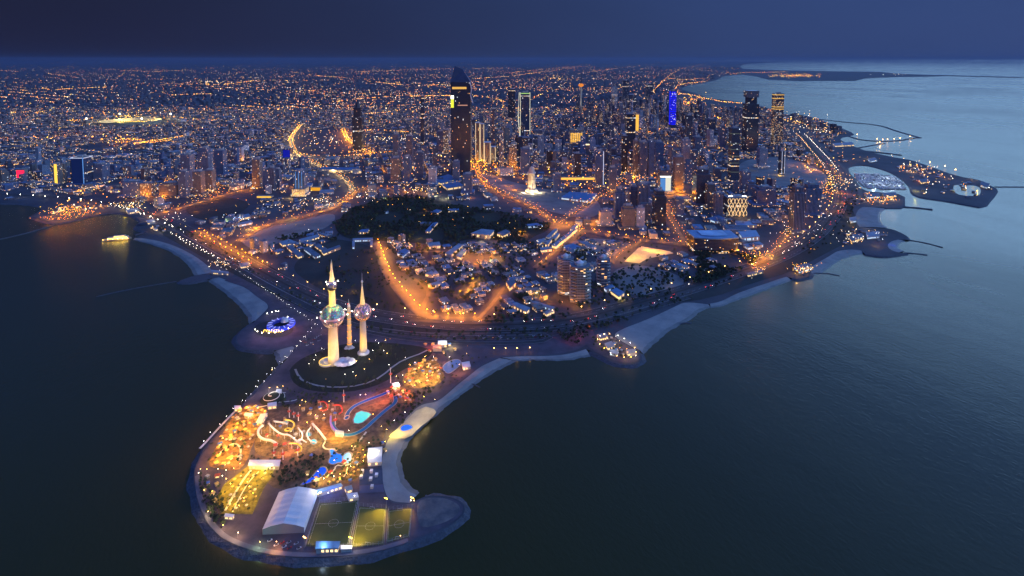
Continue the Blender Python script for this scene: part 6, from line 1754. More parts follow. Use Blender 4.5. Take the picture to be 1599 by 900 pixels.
lamps_along(q_r6, 48, 12, 'amber', 'amber cross avenue lamp', 12000, h=8, every=1, r=.9)
glow(q_r3, 46, 'amber', 22000, 8); glow(q_r2, 44, 'amber', 22000, 8); glow(q_r9, 52, 'amber', 16000, 8); glow(q_r5, 34, 'amber', 12000, 7); glow(q_r7, 30, 'amber', 10000, 7); glow(q_r8, 46, 'amber', 9000, 7); glow(q_r18, 50, 'amber', 10000, 7)
glow(q_r10, 70, (1, .66, .25), 50000); glow(q_r11, 80, (1, .62, .25), 50000); glow(q_r12, 60, 'amber', 80000);  glow(q_r14, 26, 'amber', 9000, 9); glow(q_r15, 24, 'amber', 16000, 9); glow(q_r16, 30, 'amber', 14000, 9); glow(q_r17, 24, 'amber', 9000, 8); glow(q_r19, 40, 'amber', 12000, 8)
for a_, b_, c_, p_, h_ in ((1190,408,'amber',40000,14),(1178,412,'amber',40000,12),(1205,402,'yellow',30000,12),(1012,391,(1,.42,.02),60000,14),(1030,394,(1,.42,.02),50000,14),(995,401,(1,.46,.02),60000,14),(985,407,(1,.5,.03),40000,9),(962,466,(1,.66,.01),9000,7),(968,470,(1,.66,.01),7000,7),
    (750,405,'amber',26000,12),(765,410,(1,.5,.05),34000,12),(780,406,(1,.5,.05),26000,12),(770,398,'amber',22000,12),(740,412,'amber',20000,12),(752,380,'warm',10000,12),(765,376,'warm',9000,12),(780,372,'amber',9000,12),(812,365,'amber',14000,9),(820,367,'amber',10000,9),(720,412,'amber',14000,12),(725,400,'amber',16000,12),
    (600,390,'amber',22000,12),(598,402,'yellow',26000,10),(605,408,'yellow',20000,10),(602,371,'yellow',7000,7),(618,373,'yellow',7000,7),(634,373,'yellow',7000,7),(654,372,'yellow',7000,7),(640,385,'amber',12000,9),(655,384,'amber',12000,9),(625,440,'yellow',12000,8),(642,441,'yellow',9000,8),(650,425,'amber',16000,10),(640,455,'amber',18000,12),(655,460,'amber',18000,12),(650,475,'amber',16000,12),(665,478,'amber',16000,12),(630,425,'amber',14000,12),(700,490,'amber',16000,10),(720,492,'amber',16000,10),(735,450,(1,.5,.05),18000,9),(745,442,(1,.55,.1),18000,9),(775,456,'amber',12000,9),(768,472,'amber',9000,9),(690,434,'amber',9000,9),(665,450,'amber',9000,9),
    (838,465,'amber',16000,8),(855,470,'amber',12000,8),(806,450,'amber',5000,9),(840,462,(1,.6,.05),9000,7),(880,352,'amber',30000,9),(893,348,'amber',26000,9),(870,355,'amber',24000,9),(930,345,'amber',60000,16),(925,350,'amber',24000,9),(905,358,'amber',20000,9),(1060,305,'amber',50000,14),(1068,315,(1,.5,.1),40000,12),(1045,305,'amber',30000,12),(1308,300,'amber',24000,9),(1320,302,(1,.2,.01),36000,9),(1318,316,(1,.16,.01),36000,9),(1308,316,(1,.6,.08),20000,9),(1312,330,'amber',14000,9),(1230,316,'amber',20000,9),(1220,330,'amber',14000,9),(1268,265,'amber',30000,9),(1258,262,'yellow',40000,9),(1275,252,'amber',30000,9),
    (60,342,'amber',6000,5),(75,345,'amber',6000,5),(90,347,'amber',6000,5),(105,343,'amber',6000,5),(120,340,'amber',6000,5),(135,336,'amber',6000,5),(150,333,'amber',6000,5),(100,334,'amber',12000,7),(125,327,'amber',12000,7),(145,322,'amber',10000,7),(80,338,'amber',9000,7),(160,322,'amber',10000,7),(105,322,'amber',9000,7),(195,327,'yellow',20000,9),(215,328,(1,.8,.4),20000,9),(235,338,(1,.8,.4),12000,9),(240,349,(1,.75,.3),9000,8),(250,363,(1,.8,.4),5000,8),
    (390,358,(1,.55,.12),40000,9),(400,355,'amber',40000,9),(455,344,'yellow',20000,9),(520,318,'white',30000,7),(510,320,'white',30000,7),(530,312,'warm',20000,8),(365,345,'white',12000,7),(380,340,'white',9000,7),(352,348,(.8,1,.3),12000,6),(680,306,(1,.85,.4),40000,8),(695,310,(1,.85,.4),40000,8),(665,302,'warm',30000,8),(575,302,'warm',20000,8),(600,312,(1,.85,.4),12000,7),
    (1255,425,(1,.6,.15),14000,8),(1245,428,(1,.5,.1),10000,8),(1265,422,(1,.45,.08),14000,8),(1180,428,'yellow',7000,6),(1172,430,'yellow',7000,6),(1350,312,(1,.7,.4),22000,8),(1375,314,(1,.7,.4),22000,8),(1395,312,(1,.6,.3),22000,8),(1330,340,(1,.7,.35),12000,8),(1330,350,'yellow',9000,7),(1355,358,'white',6000,6),(1368,384,'warm',7000,6),(1393,382,(.05,.08,1),6000,5),(1435,282,(1,.2,.08),40000,8),(1425,268,(1,.5,.1),40000,8),(1360,248,(1,.6,.05),60000,8),(1430,298,(1,.8,.1),22000,8),(1520,280,'warm',22000,8),
    (930,528,(1,.5,.25),2500,8),(945,540,'warm',2200,8),(968,540,(1,.5,.1),3500,8),(978,552,'warm',3000,8),(985,560,(1,.5,.2),2500,7),(960,552,'white',2200,8),(948,532,'white',1800,8),(985,545,'warm',1500,8),(926,525,(1,.2,.08),1500,6),(905,531,(1,.14,.06),1500,5),(890,536,(1,.12,.05),1300,5),(878,530,(1,.1,.05),900,5),(900,522,(1,.1,.05),1100,5),(870,524,(.8,.1,.1),1500,7),(920,515,(1,.12,.05),1600,7),(965,508,(.9,.08,.05),1000,7)):
    gl(a_, b_, c_, p_, h_)
# ---------------------------------------------------------------- more buildings traced one by one
for pts, h, lb, rf in (([(467,377),(497,369),(499,373),(470,381)], 6, 'long pale blue roofed hall behind a row of trees', 1), ([(436,381),(452,377),(465,382),(441,386)], 6, 'pale school wing at the corner of the barrack compound', 1), ([(447,388),(456,387),(475,402),(466,405)], 6, 'slanting grey roofed barrack, left of three', 0), ([(473,391),(482,389),(501,402),(492,405)], 6, 'slanting grey roofed barrack, middle of three', 0), ([(490,386),(498,384),(511,392),(503,395)], 6, 'slanting grey roofed barrack, right of three', 0), ([(502,396),(530,386),(532,389),(505,400)], 6, 'long grey hall closing the barrack compound', 0),
    ([(559,366),(564,362),(577,361),(574,366)], 7, 'teal roofed hall at the edge of the dark park', 4), ([(551,375),(582,374),(582,377),(551,378)], 5, 'long flat entrance wing of the court building', 1), ([(550,379),(554,379),(554,389),(550,389)], 5, 'narrow left wing of the court building', 1), ([(578,378),(582,378),(582,386),(578,386)], 5, 'narrow right wing of the court building', 1),
    ([(664,364),(677,350),(684,350),(671,365)], 6, 'teal roofed long hall standing in the dark park', 4), ([(656,349),(674,349),(673,352),(656,352)], 5, 'low wing joined to the long hall in the park', 0), ([(672,334),(682,330),(690,332),(684,336)], 7, 'small blue palace roof in the dark park', 4), ([(699,329),(716,328),(717,331),(700,332)], 6, 'bluish hall at the far side of the dark park', 4), ([(600,332),(606,331),(607,333),(601,334)], 4, 'tiny white hut in the dark park', 1),
    ([(861,388),(897,361),(902,361),(868,390)], 9, 'longest blue white market roof beside the orange street', 1), ([(852,375),(866,362),(871,362),(858,376)], 9, 'far left market roof', 1), ([(838,385),(848,377),(852,377),(843,386)], 9, 'near left market roof', 1), ([(862,377),(869,369),(874,369),(867,378)], 9, 'far middle market roof', 1), ([(851,386),(858,378),(862,378),(856,387)], 9, 'near middle market roof', 1), ([(843,391),(860,389),(862,393),(845,395)], 7, 'front cross hall of the market', 1), ([(890,361),(898,354),(903,354),(897,361)], 7, 'small back hall of the market', 1),
    ([(820,354),(838,352),(848,355),(826,357)], 7, 'blue roofed hall between park and market', 4), ([(880,388),(896,384),(907,391),(888,395)], 7, 'cyan roofed workshop right of the orange street', 4),
    ([(800,482),(806,478),(828,487),(822,493)], 8, 'grey blue gabled hall near the coast road', 1), ([(829,476),(833,474),(866,484),(862,487)], 6, 'very long narrow pale roof near the coast road', 1), ([(848,493),(862,487),(866,490),(853,496)], 7, 'pale blue roofed hall end near the coast road', 1), ([(953,460),(962,456),(975,463),(967,470)], 9, 'yellow floodlit fronted school by the coast road', 4), ([(943,455),(955,450),(960,453),(947,458)], 8, 'angular blue roof behind the yellow floodlit school', 4),
    ([(735,371),(752,364),(772,366),(765,374)], 12, 'pale ministry block with many wings left of the orange courtyard', 1), ([(776,370),(790,364),(797,368),(785,374)], 11, 'violet grey ministry block at the orange courtyard', 0), ([(695,400),(716,385),(723,387),(704,403)], 8, 'slanting pale roofed hall in the tree filled quarter', 1), ([(712,404),(722,393),(728,396),(720,407)], 8, 'blue slanting hall beside the slanting pale roofed hall', 4), ([(668,384),(686,382),(688,388),(670,390)], 8, 'blue grey hall behind the tree filled quarter', 1),
    ([(620,399),(632,392),(640,396),(630,404)], 7, 'light blue house roof near the bright avenue', 4), ([(664,432),(673,427),(681,430),(674,434)], 7, 'white roofed villa in the walled compound', 1), ([(668,449),(684,444),(690,447),(676,451)], 7, 'second white roofed villa in the walled compound', 1), ([(683,440),(694,434),(698,440),(688,446)], 7, 'grey villa in the walled compound', 0), ([(790,446),(800,440),(806,448),(796,456)], 9, 'tall narrow grey hall near the orange lit wall', 0),
    ([(497,268),(505,265),(560,266),(565,271),(540,274),(500,273)][:4], 12, 'pale blue roofed exhibition hall beside the ring avenue', 4), ([(672,284),(700,276),(716,282),(690,290)], 10, 'blue roofed hall behind the dark park', 4), ([(690,292),(716,288),(724,294),(698,298)], 10, 'second blue roofed hall behind the dark park', 4), ([(876,312),(890,303),(932,306),(922,318)], 9, 'low blue roofed mall beside the sandy ground', 4),
    ([(1105,345),(1120,340),(1135,345),(1118,350)], 8, 'pale blue roof left of the sandy road', 4), ([(1148,351),(1180,350),(1182,356),(1150,357)], 9, 'long blue roof in front of the lattice building', 4), ([(1152,368),(1180,366),(1186,376),(1160,378)], 12, 'blue office roof right of the curved roof office', 4), ([(1160,386),(1185,381),(1192,386),(1168,391)], 7, 'pale flat roof near the orange crossing', 1),
    ([(1240,420),(1262,415),(1270,421),(1248,428)], 6, 'amber lit restaurant on the small coast island', 0), ([(1166,430),(1190,424),(1192,427),(1168,433)], 5, 'lit pavilion strip along the western beach', 0), ([(1325,374),(1345,368),(1350,374),(1330,380)], 7, 'grey club building near the blue cove', 0), ([(1352,366),(1372,364),(1374,372),(1354,374)], 6, 'pale pool hall near the blue cove', 1), ([(1326,343),(1336,341),(1338,347),(1328,349)], 6, 'lit cafe above the curved bay beach', 1),
    ([(1532,286),(1546,290),(1542,296),(1530,292)], 8, 'dark hall at the tip of the marina spit', 0), ([(1435,283),(1448,281),(1452,286),(1438,288)], 8, 'red lit restaurant on the marina spit', 0), ([(1352,306),(1372,304),(1374,309),(1354,311)], 7, 'left lit pavilion south of the marina', 0), ([(1378,304),(1398,303),(1400,308),(1380,310)], 7, 'right lit pavilion south of the marina', 0), ([(1355,250),(1366,248),(1370,252),(1358,254)], 7, 'golden lit pavilion behind the marina', 1), ([(1300,226),(1330,224),(1334,228),(1304,230)], 9, 'long pale shed on the northern harbour', 1),
    ([(932,527),(945,524),(950,530),(937,533)], 5, 'dark roofed cafe on the small round island', 0), ([(944,541),(955,537),(960,544),(949,548)], 5, 'pale roofed cafe on the small round island', 1), ([(978,551),(992,549),(994,555),(980,557)], 5, 'lit terrace cafe at the tip of the small round island', 1), ([(952,549),(966,551),(964,557),(952,555)], 4, 'pale low terrace roof on the small round island', 1),
    ([(374,415),(388,412),(392,417),(376,420)], 5, 'light blue roofed pavilion by the western pier', 4), ([(330,424),(357,427),(357,430),(330,428)], 4, 'lit beach arcade beside the pier', 1), ([(196,330),(214,327),(218,332),(200,335)], 6, 'bright cream market hall at the quay', 1), ([(228,347),(240,345),(243,349),(231,351)], 6, 'small cream hall near the round jetty', 1), ([(448,280),(452,279),(453,281),(449,282)], 5, 'tiny hut by the western avenue', 0), ([(362,343),(388,337),(392,341),(366,347)], 7, 'long white market roof beside the empty lot', 1), ([(370,352),(392,347),(395,350),(373,355)], 6, 'green lit market roof beside the empty lot', 1)):
    hall(pts, h, lb, roof=ROOFS[rf], name='low_hall', wall=M_wallpale if rf != 0 else M_walltan, strip=None if rng.random() < .8 else E_wincool)
anchor(500, 385, 'the barrack compound'); anchor(870, 376, 'the market roofs'); anchor(690, 330, 'the dark park'); anchor(655, 440, 'the bright curved avenue'); anchor(775, 405, 'the orange courtyard'); anchor(1020, 394, 'the golden sand field'); anchor(1190, 405, 'the orange crossing'); anchor(1370, 280, 'the marina'); anchor(465, 405, 'the slanting barracks'); anchor(350, 345, 'the empty dark lot'); anchor(130, 335, 'the amber lit quay'); anchor(1250, 425, 'the coast island'); anchor(960, 545, 'the small round island'); anchor(1215, 265, 'the sandy terrain'); anchor(865, 480, 'the long narrow pale roof'); anchor(505, 240, 'the ring road'); anchor(1150, 190, 'the western business quarter'); anchor(780, 235, 'the slim blue tower'); anchor(30, 275, 'the red sign box'); anchor(1320, 350, 'the curved bay beach'); anchor(440, 345, 'the ring avenue'); anchor(620, 240, 'the station road')

# floating restaurant, ring jetty, pier
p = G(183, 374, .0); k_ = mpp(374)
e = empty('floating_restaurant', p, 'brightly lit floating restaurant shaped like a ship beside its causeway', 'boat', rz=.3)
L_ = 40 * k_
mb = MB(); mb.prism([(-L_*.5, -4), (-L_*.36, -8), (L_*.4, -8), (L_*.5, 0), (L_*.4, 8), (-L_*.36, 8), (-L_*.5, 4)], -1, 3.5); mb.build('hull', M_walltan, e)
mb = MB(); mb.box(2, 0, 3.52, L_ * .7, 12, 4); mb.box(6, 0, 7.6, L_ * .4, 9, 3.5); mb.build('deck_house', M_wallpale, e)
mb = MB(); mb.box(2, -6.2, 4.2, L_ * .66, .3, 2.6, bottom=True); mb.box(6, -4.7, 8, L_ * .36, .3, 2.4, bottom=True); mb.build('lit_window_band', em('restaurant_light', (1, .62, .12), 3.5), e)
for k in range(6): 
    mb = MB(); mb.octa(-L_ * .45 + k * L_ * .17, -8.4, 4.5, 1.0); mb.build('deck_lamp', E_warm, e)
    light(p.x + (-L_ * .45 + k * L_ * .17) * .95, p.y - 12 + k * 1.5, 6, 9000, (1, .65, .12))
def ridge(pts, w, z, label, m=None, name='breakwater'):
    q = resample(smooth(P(pts, 0), 2), 12)
    b = MB(); A, B_, C_, D_ = [], [], [], []
    n = len(q)
    for i in range(n):
        d = q[min(i + 1, n - 1)] - q[max(i - 1, 0)]; d.z = 0
        if d.length == 0: d = Vector((1, 0, 0))
        d.normalize(); nr = Vector((-d.y, d.x, 0)); v_ = .85 + .15 * math.sin(i * 2.1)
        A.append(q[i] - nr * w * v_ + Vector((0, 0, -1))); B_.append(q[i] - nr * w * .4 + Vector((0, 0, z * v_))); C_.append(q[i] + nr * w * .4 + Vector((0, 0, z * v_))); D_.append(q[i] + nr * w + Vector((0, 0, -1)))
    b.strip(A, B_); b.strip(B_, C_); b.strip(C_, D_)
    return tag(b.build(name, m or M_rock), label, 'breakwater')
ridge([(-60, 385), (0, 374), (40, 365), (86, 351)], 5, 2, 'long rock breakwater closing the eastern basin')
ridge([(150, 463), (200, 452), (245, 444), (284, 438)], 5, .25, 'half drowned dark breakwater running out from the pier head')
ridge([(232, 362), (215, 366), (204, 369)], 4, 2.2, 'short causeway to the floating restaurant', M_pave)
ridge([(1408, 323), (1435, 325), (1460, 328)], 9, 3, 'straight jetty south of the marina')
ridge([(1414, 374), (1445, 379), (1477, 388)], 5, 1.5, 'thin curved breakwater beyond the blue cove')
ridge([(1413, 395), (1432, 396), (1452, 399)], 5, 1.5, 'short breakwater before the blue cove')
ridge([(1062, 506), (1074, 503), (1083, 506)], 3, 1.2, 'tiny groyne on the wide pale beach')
ridge([(1268, 427), (1290, 426), (1312, 431)], 4, 1, 'low groyne beside the coast island')
ridge([(1278, 186), (1320, 191), (1373, 195), (1400, 205), (1436, 215)], 14, 4, 'long angled breakwater of the northern harbour')
ridge([(1325, 213), (1345, 219), (1375, 221), (1405, 220), (1424, 216), (1438, 215)], 12, 4, 'inner breakwater of the northern harbour')
ridge([(1340, 231), (1362, 227), (1381, 224)], 12, 3, 'short mole of the northern harbour')
ridge([(1350, 236), (1380, 239), (1411, 243)], 14, 4, 'broad mole between harbour and marina spit')
ridge([(1555, 292), (1600, 292), (1660, 293)], 12, 2, 'long thin bridge like causeway leaving the marina spit')
ridge([(730, 598), (745, 602), (752, 607)], 2, 1.2, 'dark outfall crossing the narrow beach')
e = empty('round_jetty', G(223, 352, 0), 'dark round jetty building on the quay', 'building'); mb = MB(); mb.lathe([(16, -1), (16, 5), (12, 8), (.2, 9)], 24); mb.build('roof', M_darkmetal, e)
# marina: pontoons and yachts
MAR = [(1330,264),(1352,261),(1388,272),(1408,283),(1416,296),(1385,297),(1350,294),(1336,280)]
mg = [(p.x, p.y) for p in quad_px(MAR, 0)]
hull = MB(); hull.prism([(-6, -1.8), (3, -1.9), (7, 0), (3, 1.9), (-6, 1.8)], 0, 2.2, 0)
cab = MB(); cab.prism([(-4, -1.3), (1.5, -1.2), (2.6, 0), (1.5, 1.2), (-4, 1.3)], 2.22, 4.2); 
hm_ = hull.build('hull', M_white); cm_ = cab.build('cabin', mat('yacht_cabin', (.5, .52, .56), .4)); HD, CD = hm_.data, cm_.data
bpy.data.objects.remove(hm_); bpy.data.objects.remove(cm_)
nb = 0; ys = [p[1] for p in mg]; xs = [p[0] for p in mg]
y = min(ys) + 10; row = 0
while y < max(ys) and nb < 240:
    seg = [x for x in np.arange(min(xs), max(xs), 7.5) if inside(x, y, mg)]
    if seg:
        b = MB(); b.box((seg[0] + seg[-1]) / 2, y, .3, seg[-1] - seg[0] + 8, 2.4, .7); o = b.build('pontoon', M_conc); tag(o, 'long grey floating pontoon between the yacht rows', 'pontoon', 'marina pontoons')
        for x in seg:
            for s_ in (-1, 1):
                if rng.random() < .2 or not inside(x, y + s_ * 10, mg) or nb >= 240: continue
                sc_ = rng.uniform(.75, 1.25)
                e = empty('yacht', (x, y + s_ * 10, .1), 'white yacht moored bow out in the crowded marina rows', 'yacht', 'yachts in the marina', rz=(math.pi / 2) * s_ * -1); e.scale = (sc_,) * 3
                for nm, dt in (('hull', HD), ('cabin', CD)):
                    c_ = bpy.data.objects.new(nm, dt); COL.objects.link(c_); c_.parent = e
                nb += 1
    y += 38; row += 1
for a_, b_, p_ in ((1350, 268, 26000), (1380, 278, 26000), (1365, 288, 26000), (1395, 290, 26000)):  # unseen cool lights above the basin, added to brighten the yachts
    gl(a_, b_, (.7, .85, 1), p_ * 3, 22)
zone('spit_lagoon', [(1488,291),(1493,288),(1530,290),(1532,300),(1528,306),(1500,305),(1490,300)], M_water, LZ + .4, 1)
for c_, n_ in (((1120,205),6),):
    pass

# small resort buildings and lamps on the spit, the coast clubs and the harbour moles
for poly, n, sd_, nm_ in (([(1400,258),(1430,256),(1480,275),(1530,284),(1548,292),(1540,312),(1500,312),(1440,303),(1425,285)], 44, 401, 'resort hut'), ([(1335,300),(1400,302),(1400,318),(1345,320)], 12, 402, 'quay hut'), ([(1325,360),(1375,362),(1390,372),(1385,392),(1350,388),(1300,388)], 18, 403, 'club hut'), ([(1300,195),(1320,205),(1300,215),(1260,195),(1240,186)], 26, 404, 'harbour shed'), ([(925,528),(945,523),(985,546),(994,557),(965,558)], 12, 405, 'island kiosk'), ([(1240,422),(1262,417),(1266,427),(1248,432)], 8, 406, 'island hut'), ([(60,336),(150,328),(172,322),(110,321)], 14, 407, 'quay hut'), ([(205,352),(235,345),(262,360),(240,366)], 8, 408, 'shore hut')):
    for x, y in in_px(poly, n, 7, sd_):
        if not ok_at(x, y, 0, LANDOK) and sd_ not in (405, 406): continue
        k = max(.5, min(1.6, y / 1900)); e = empty('hut', (x, y, LZ + .3), rz=rng.uniform(0, 3)); wc = rng.choice(('pale', 'tan', 'grey'))
        reg(e, f'small {wc} walled {nm_}', 'hut', 'small huts by the water')
        w, d, h = rng.uniform(7, 14) * k, rng.uniform(6, 10) * k, rng.uniform(3, 5) * k
        b = MB(); b.box(0, 0, 0, w, d, h); wl_ = b.build('wall', {'pale': M_wallpale, 'tan': M_walltan, 'grey': M_roofgrey}[wc], e)
        b = MB(); b.box(0, 0, h + .01, w * 1.1, d * 1.1, .6 * k, taper=.85); b.build('roof', ROOFS[rng.choice((0, 1, 3, 4))], e)
        b = MB(); b.box(0, -d / 2 - .06, h * .25, w * .7, .1, h * .5, bottom=True); b.build('glazing', E_win, wl_)
        if rng.random() < .3: light(x, y - d, LZ + 7, 1800 * k ** 2 * (y / 1100), rng.choice(('amber', 'warm', 'yellow', 'warm')))
        if rng.random() < .5: o = lamp(x + 6, y - 5, rng.choice(('warm', 'amber', 'white')), 7, 'x', 'x', 0, r=.55 * k * 1.3, name='quay_lamp'); reg(o, 'lamp beside a hut', 'lamp', 'lamps by the water')
for a_, b_ in ((1370,219),(1378,220),(1386,219.5),(1396,219),(1405,218),(1421,215),(1374,224),(1338,212),(1475,262),(1492,268),(1452,256)):
    p = G(a_, b_, 3); o = lamp(p.x, p.y, 'warm', 10, 'x', 'x', 60000, r=2.2, name='harbour_lamp'); reg(o, 'harbour mole lamp', 'lamp', 'harbour mole lamps')
for k in range(16):
    a_ = k / 16 * 6.28; p = G(964 + 30 * math.cos(a_) , 545 + 16 * math.sin(a_) + 10 * math.cos(a_), LZ)
    o = lamp(p.x, p.y, rng.choice(('warm', 'white', 'yellow')), 6, 'x', 'x', 900, r=.6, name='terrace_lamp'); reg(o, 'terrace lamp', 'lamp', 'terrace lamps of the round island')

# ---------------------------------------------------------------- trees
M_leaf = mat('tree_leaves', (.055, .080, .040), .9, scale=.05, col2=(.018, .030, .018))
M_leaf2 = mat('palm_leaves', (.06, .075, .03), .8, scale=.3, col2=(.03, .045, .02))
M_bark = mat('tree_bark', (.10, .08, .06), .9)
tr = random.Random(77)
def crown_mesh(seed, n=90, rx=3.6, rz=2.6, zc=5.0):
    r_ = random.Random(seed); b = MB()
    lobes = [(r_.uniform(-.5, .5) * rx, r_.uniform(-.5, .5) * rx, zc + r_.uniform(-.4, .5) * rz, r_.uniform(.45, .75)) for _ in range(5)]
    for k in range(n):
        lx, ly, lz, lr_ = lobes[k % 5]
        v = Vector((r_.gauss(0, 1), r_.gauss(0, 1), r_.gauss(0, 1))).normalized() * (r_.random() ** .35)
        c = Vector((lx + v.x * rx * lr_, ly + v.y * rx * lr_, lz + v.z * rz * lr_))
        s_ = r_.uniform(.45, 1.0)
        a = Vector((r_.gauss(0, 1), r_.gauss(0, 1), r_.gauss(0, 1))).normalized() * s_; d = a.orthogonal().normalized() * s_ * .8
        j = len(b.v); b.v += [tuple(c - a - d), tuple(c + a - d * .6), tuple(c + a * .8 + d), tuple(c - a * .7 + d)]
        b.face((j, j + 1, j + 2, j + 3))
    return b
def trunk_mesh(seed, h=4.6):
    r_ = random.Random(seed); b = MB()
    b.tube([(0, 0, 0), (.15, .1, h * .5), (0, .2, h)], .32, 6, 0, .16)
    for k in range(3):
        a = k * 2.1 + r_.random(); b.tube([(0, .1, h * .6), (1.2 * math.cos(a), 1.2 * math.sin(a), h * .95), (2.1 * math.cos(a), 2.1 * math.sin(a), h * 1.25)], .14, 4, 0, .05)
    return b
def palm_crown(seed):
    r_ = random.Random(seed); b = MB()
    for k in range(16):
        a = k * 2 * math.pi / 16 + r_.uniform(-.1, .1); L_ = r_.uniform(2.6, 3.4); up = r_.uniform(.2, 1.3)
        c, s_ = math.cos(a), math.sin(a); pr = None
        for t_ in (0, .35, .7, 1):
            x = L_ * t_; z = 8 + up * math.sin(t_ * 2.2) - 1.6 * t_ * t_; w_ = .42 * math.sin(.4 + t_ * 2.5) + .05
            q = [(x * c - w_ * s_, x * s_ + w_ * c, z - .15), (x * c + w_ * s_, x * s_ - w_ * c, z - .15)]
            j = len(b.v); b.v += q
            if pr is not None: b.face((pr, pr + 1, j + 1, j))
            pr = j
    return b
def data_of(b, nm, m):
    o = b.build(nm, m); d = o.data; bpy.data.objects.remove(o); return d
CRD = [data_of(crown_mesh(k), 'crown', M_leaf) for k in range(4)]
TKD = [data_of(trunk_mesh(k), 'trunk', M_bark) for k in range(2)]
pt = MB(); pt.tube([(0, 0, 0), (.25, 0, 4), (.1, 0, 8)], .3, 6, 0, .2)
PTD = data_of(pt, 'trunk', M_bark); PCD = [data_of(palm_crown(k), 'crown', M_leaf2) for k in range(3)]
NT_ = {'t': 0, 'p': 0}
def tree(x, y, s_, palm=False, z=LZ + .4):
    k = 'p' if palm else 't'
    if NT_[k] >= 270: return WOOD.append((x, y, s_))
    NT_[k] += 1
    e = empty('palm_tree' if palm else 'broadleaf_tree', (x, y, z), rz=tr.uniform(0, 6)); e.scale = (s_, s_, s_ * tr.uniform(.85, 1.15))
    reg(e, ('tall' if s_ > 1.05 else 'short') + (' palm' if palm else ' dark leafy tree'), 'palm tree' if palm else 'tree', 'palm trees of the seafront' if palm else 'trees of the gardens')
    for nm, dt in (('trunk', PTD if palm else tr.choice(TKD)), ('crown', tr.choice(PCD if palm else CRD))):
        c = bpy.data.objects.new(nm, dt); COL.objects.link(c); c.parent = e
WOOD = []
for x, y in in_px([(452,584),(458,600),(480,609),(520,613),(570,607),(600,596),(590,588),(556,600),(520,602),(480,597)], 34, 5, 91): tree(x, y, tr.uniform(.5, .8))
for x, y in in_px([(466,566),(500,575),(520,580),(570,575),(620,558),(650,545),(620,541),(580,538),(530,541),(490,552)], 60, 7, 92): 
    if math.hypot(x - b0.x, y - b0.y) > 34 and math.hypot(x - b1.x, y - b1.y) > 16 and math.hypot(x - b2.x, y - b2.y) > 14: tree(x, y, tr.uniform(.5, .9), tr.random() < .4)
for x, y in in_px([(604,655),(618,640),(640,620),(664,608),(680,606),(660,628),(640,650),(625,668),(606,672)], 46, 4.5, 93): tree(x, y, tr.uniform(.5, .85), tr.random() < .3)
for x, y in in_px([(452,722),(490,712),(508,722),(498,738),(470,750),(440,760),(425,768)], 42, 4.5, 94): tree(x, y, tr.uniform(.5, .85), tr.random() < .3)
for x, y in in_px([(550,700),(572,684),(596,690),(592,704),(572,720),(560,750),(548,754)], 40, 4.5, 95): tree(x, y, tr.uniform(.45, .75), tr.random() < .6)
for x, y in in_px([(312,740),(322,752),(340,790),(344,800),(330,808),(318,788),(311,764)], 22, 5, 96): tree(x, y, tr.uniform(.5, .8))
for x, y in in_px([(478,760),(488,764),(480,800),(470,835),(478,770)], 8, 5, 97): tree(x, y, tr.uniform(.4, .6), True)
for x, y in in_px([(440,600),(456,612),(500,620),(560,618),(600,605),(590,612),(540,626),(470,624),(436,612)], 34, 5, 98): tree(x, y, tr.uniform(.4, .7), tr.random() < .5)
for poly, n, sd_ in ((ORPARK, 22, 101), (RIDES, 6, 102), (FOOD, 14, 103), (POOLP, 18, 104), (GARD, 26, 105)):
    for x, y in in_px(poly, n, 6, sd_): tree(x, y, tr.uniform(.35, .6), tr.random() < .7)
for q_, off, st in ((q_front, -12, 15), (q_front, 11, 22), (q_loop, -9, 20)):
    d_ = resample(q_, st)
    for i in range(1, len(d_)):
        t_ = (d_[i] - d_[i - 1]).normalized(); tree(d_[i].x - t_.y * off + tr.uniform(-2, 2), d_[i].y + t_.x * off + tr.uniform(-2, 2), tr.uniform(.6, 1.0), tr.random() < .8)
for x, y in in_px([(918,530),(940,524),(965,532),(990,548),(994,558),(975,562),(950,556),(930,545)], 26, 5, 106): tree(x, y, tr.uniform(.5, .8), tr.random() < .5)
for x, y in TREESPOTS: WOOD.append((x, y, tr.uniform(.7, 1.3)))
def wood_px(poly, n, mind, sd_, a=.7, b=1.3):
    r_ = random.Random(sd_); g = [(p.x, p.y) for p in quad_px(poly, LZ)]
    xs = [p[0] for p in g]; ys = [p[1] for p in g]; c = 0; t_ = 0
    while c < n and t_ < n * 8:
        t_ += 1
        x, y = r_.uniform(min(xs), max(xs)), r_.uniform(min(ys), max(ys))
        if math.sin(x * .021) * math.sin(y * .017 + 1) > .62: continue
        if inside(x, y, g): WOOD.append((x, y, r_.uniform(a, b))); c += 1
wood_px(PARK, 2600, 6, 201, .6, 1.25)
wood_px([(322,700),(372,640),(400,720),(330,750)], 30, 6, 220, .4, .7)
wood_px([(400,720),(500,712),(560,690),(600,690),(560,755),(480,765),(430,760)], 110, 6, 221, .35, .65)
wood_px([(440,625),(600,600),(600,612),(520,632),(440,640)], 60, 6, 222, .35, .6)
wood_px([(305,750),(345,750),(350,830),(400,850),(330,820)], 60, 6, 223, .4, .7)
wood_px([(620,560),(700,552),(760,560),(700,612),(640,620),(600,640)], 60, 6, 224, .35, .6)
wood_px([(605,385),(700,380),(800,382),(860,372),(840,400),(800,440),(740,470),(660,470),(620,430)], 420, 6, 202)
wood_px([(560,390),(590,390),(600,425),(628,470),(640,490),(600,486),(560,470),(520,450),(500,420),(530,400)], 160, 6, 203, .5, .9)
wood_px([(430,372),(470,366),(500,362),(530,366),(528,378),(470,372),(440,380)], 60, 6, 204)
wood_px([(1085,395),(1130,392),(1185,404),(1165,420),(1110,440),(1080,446),(1090,425)], 380, 6, 205, .9, 1.4)
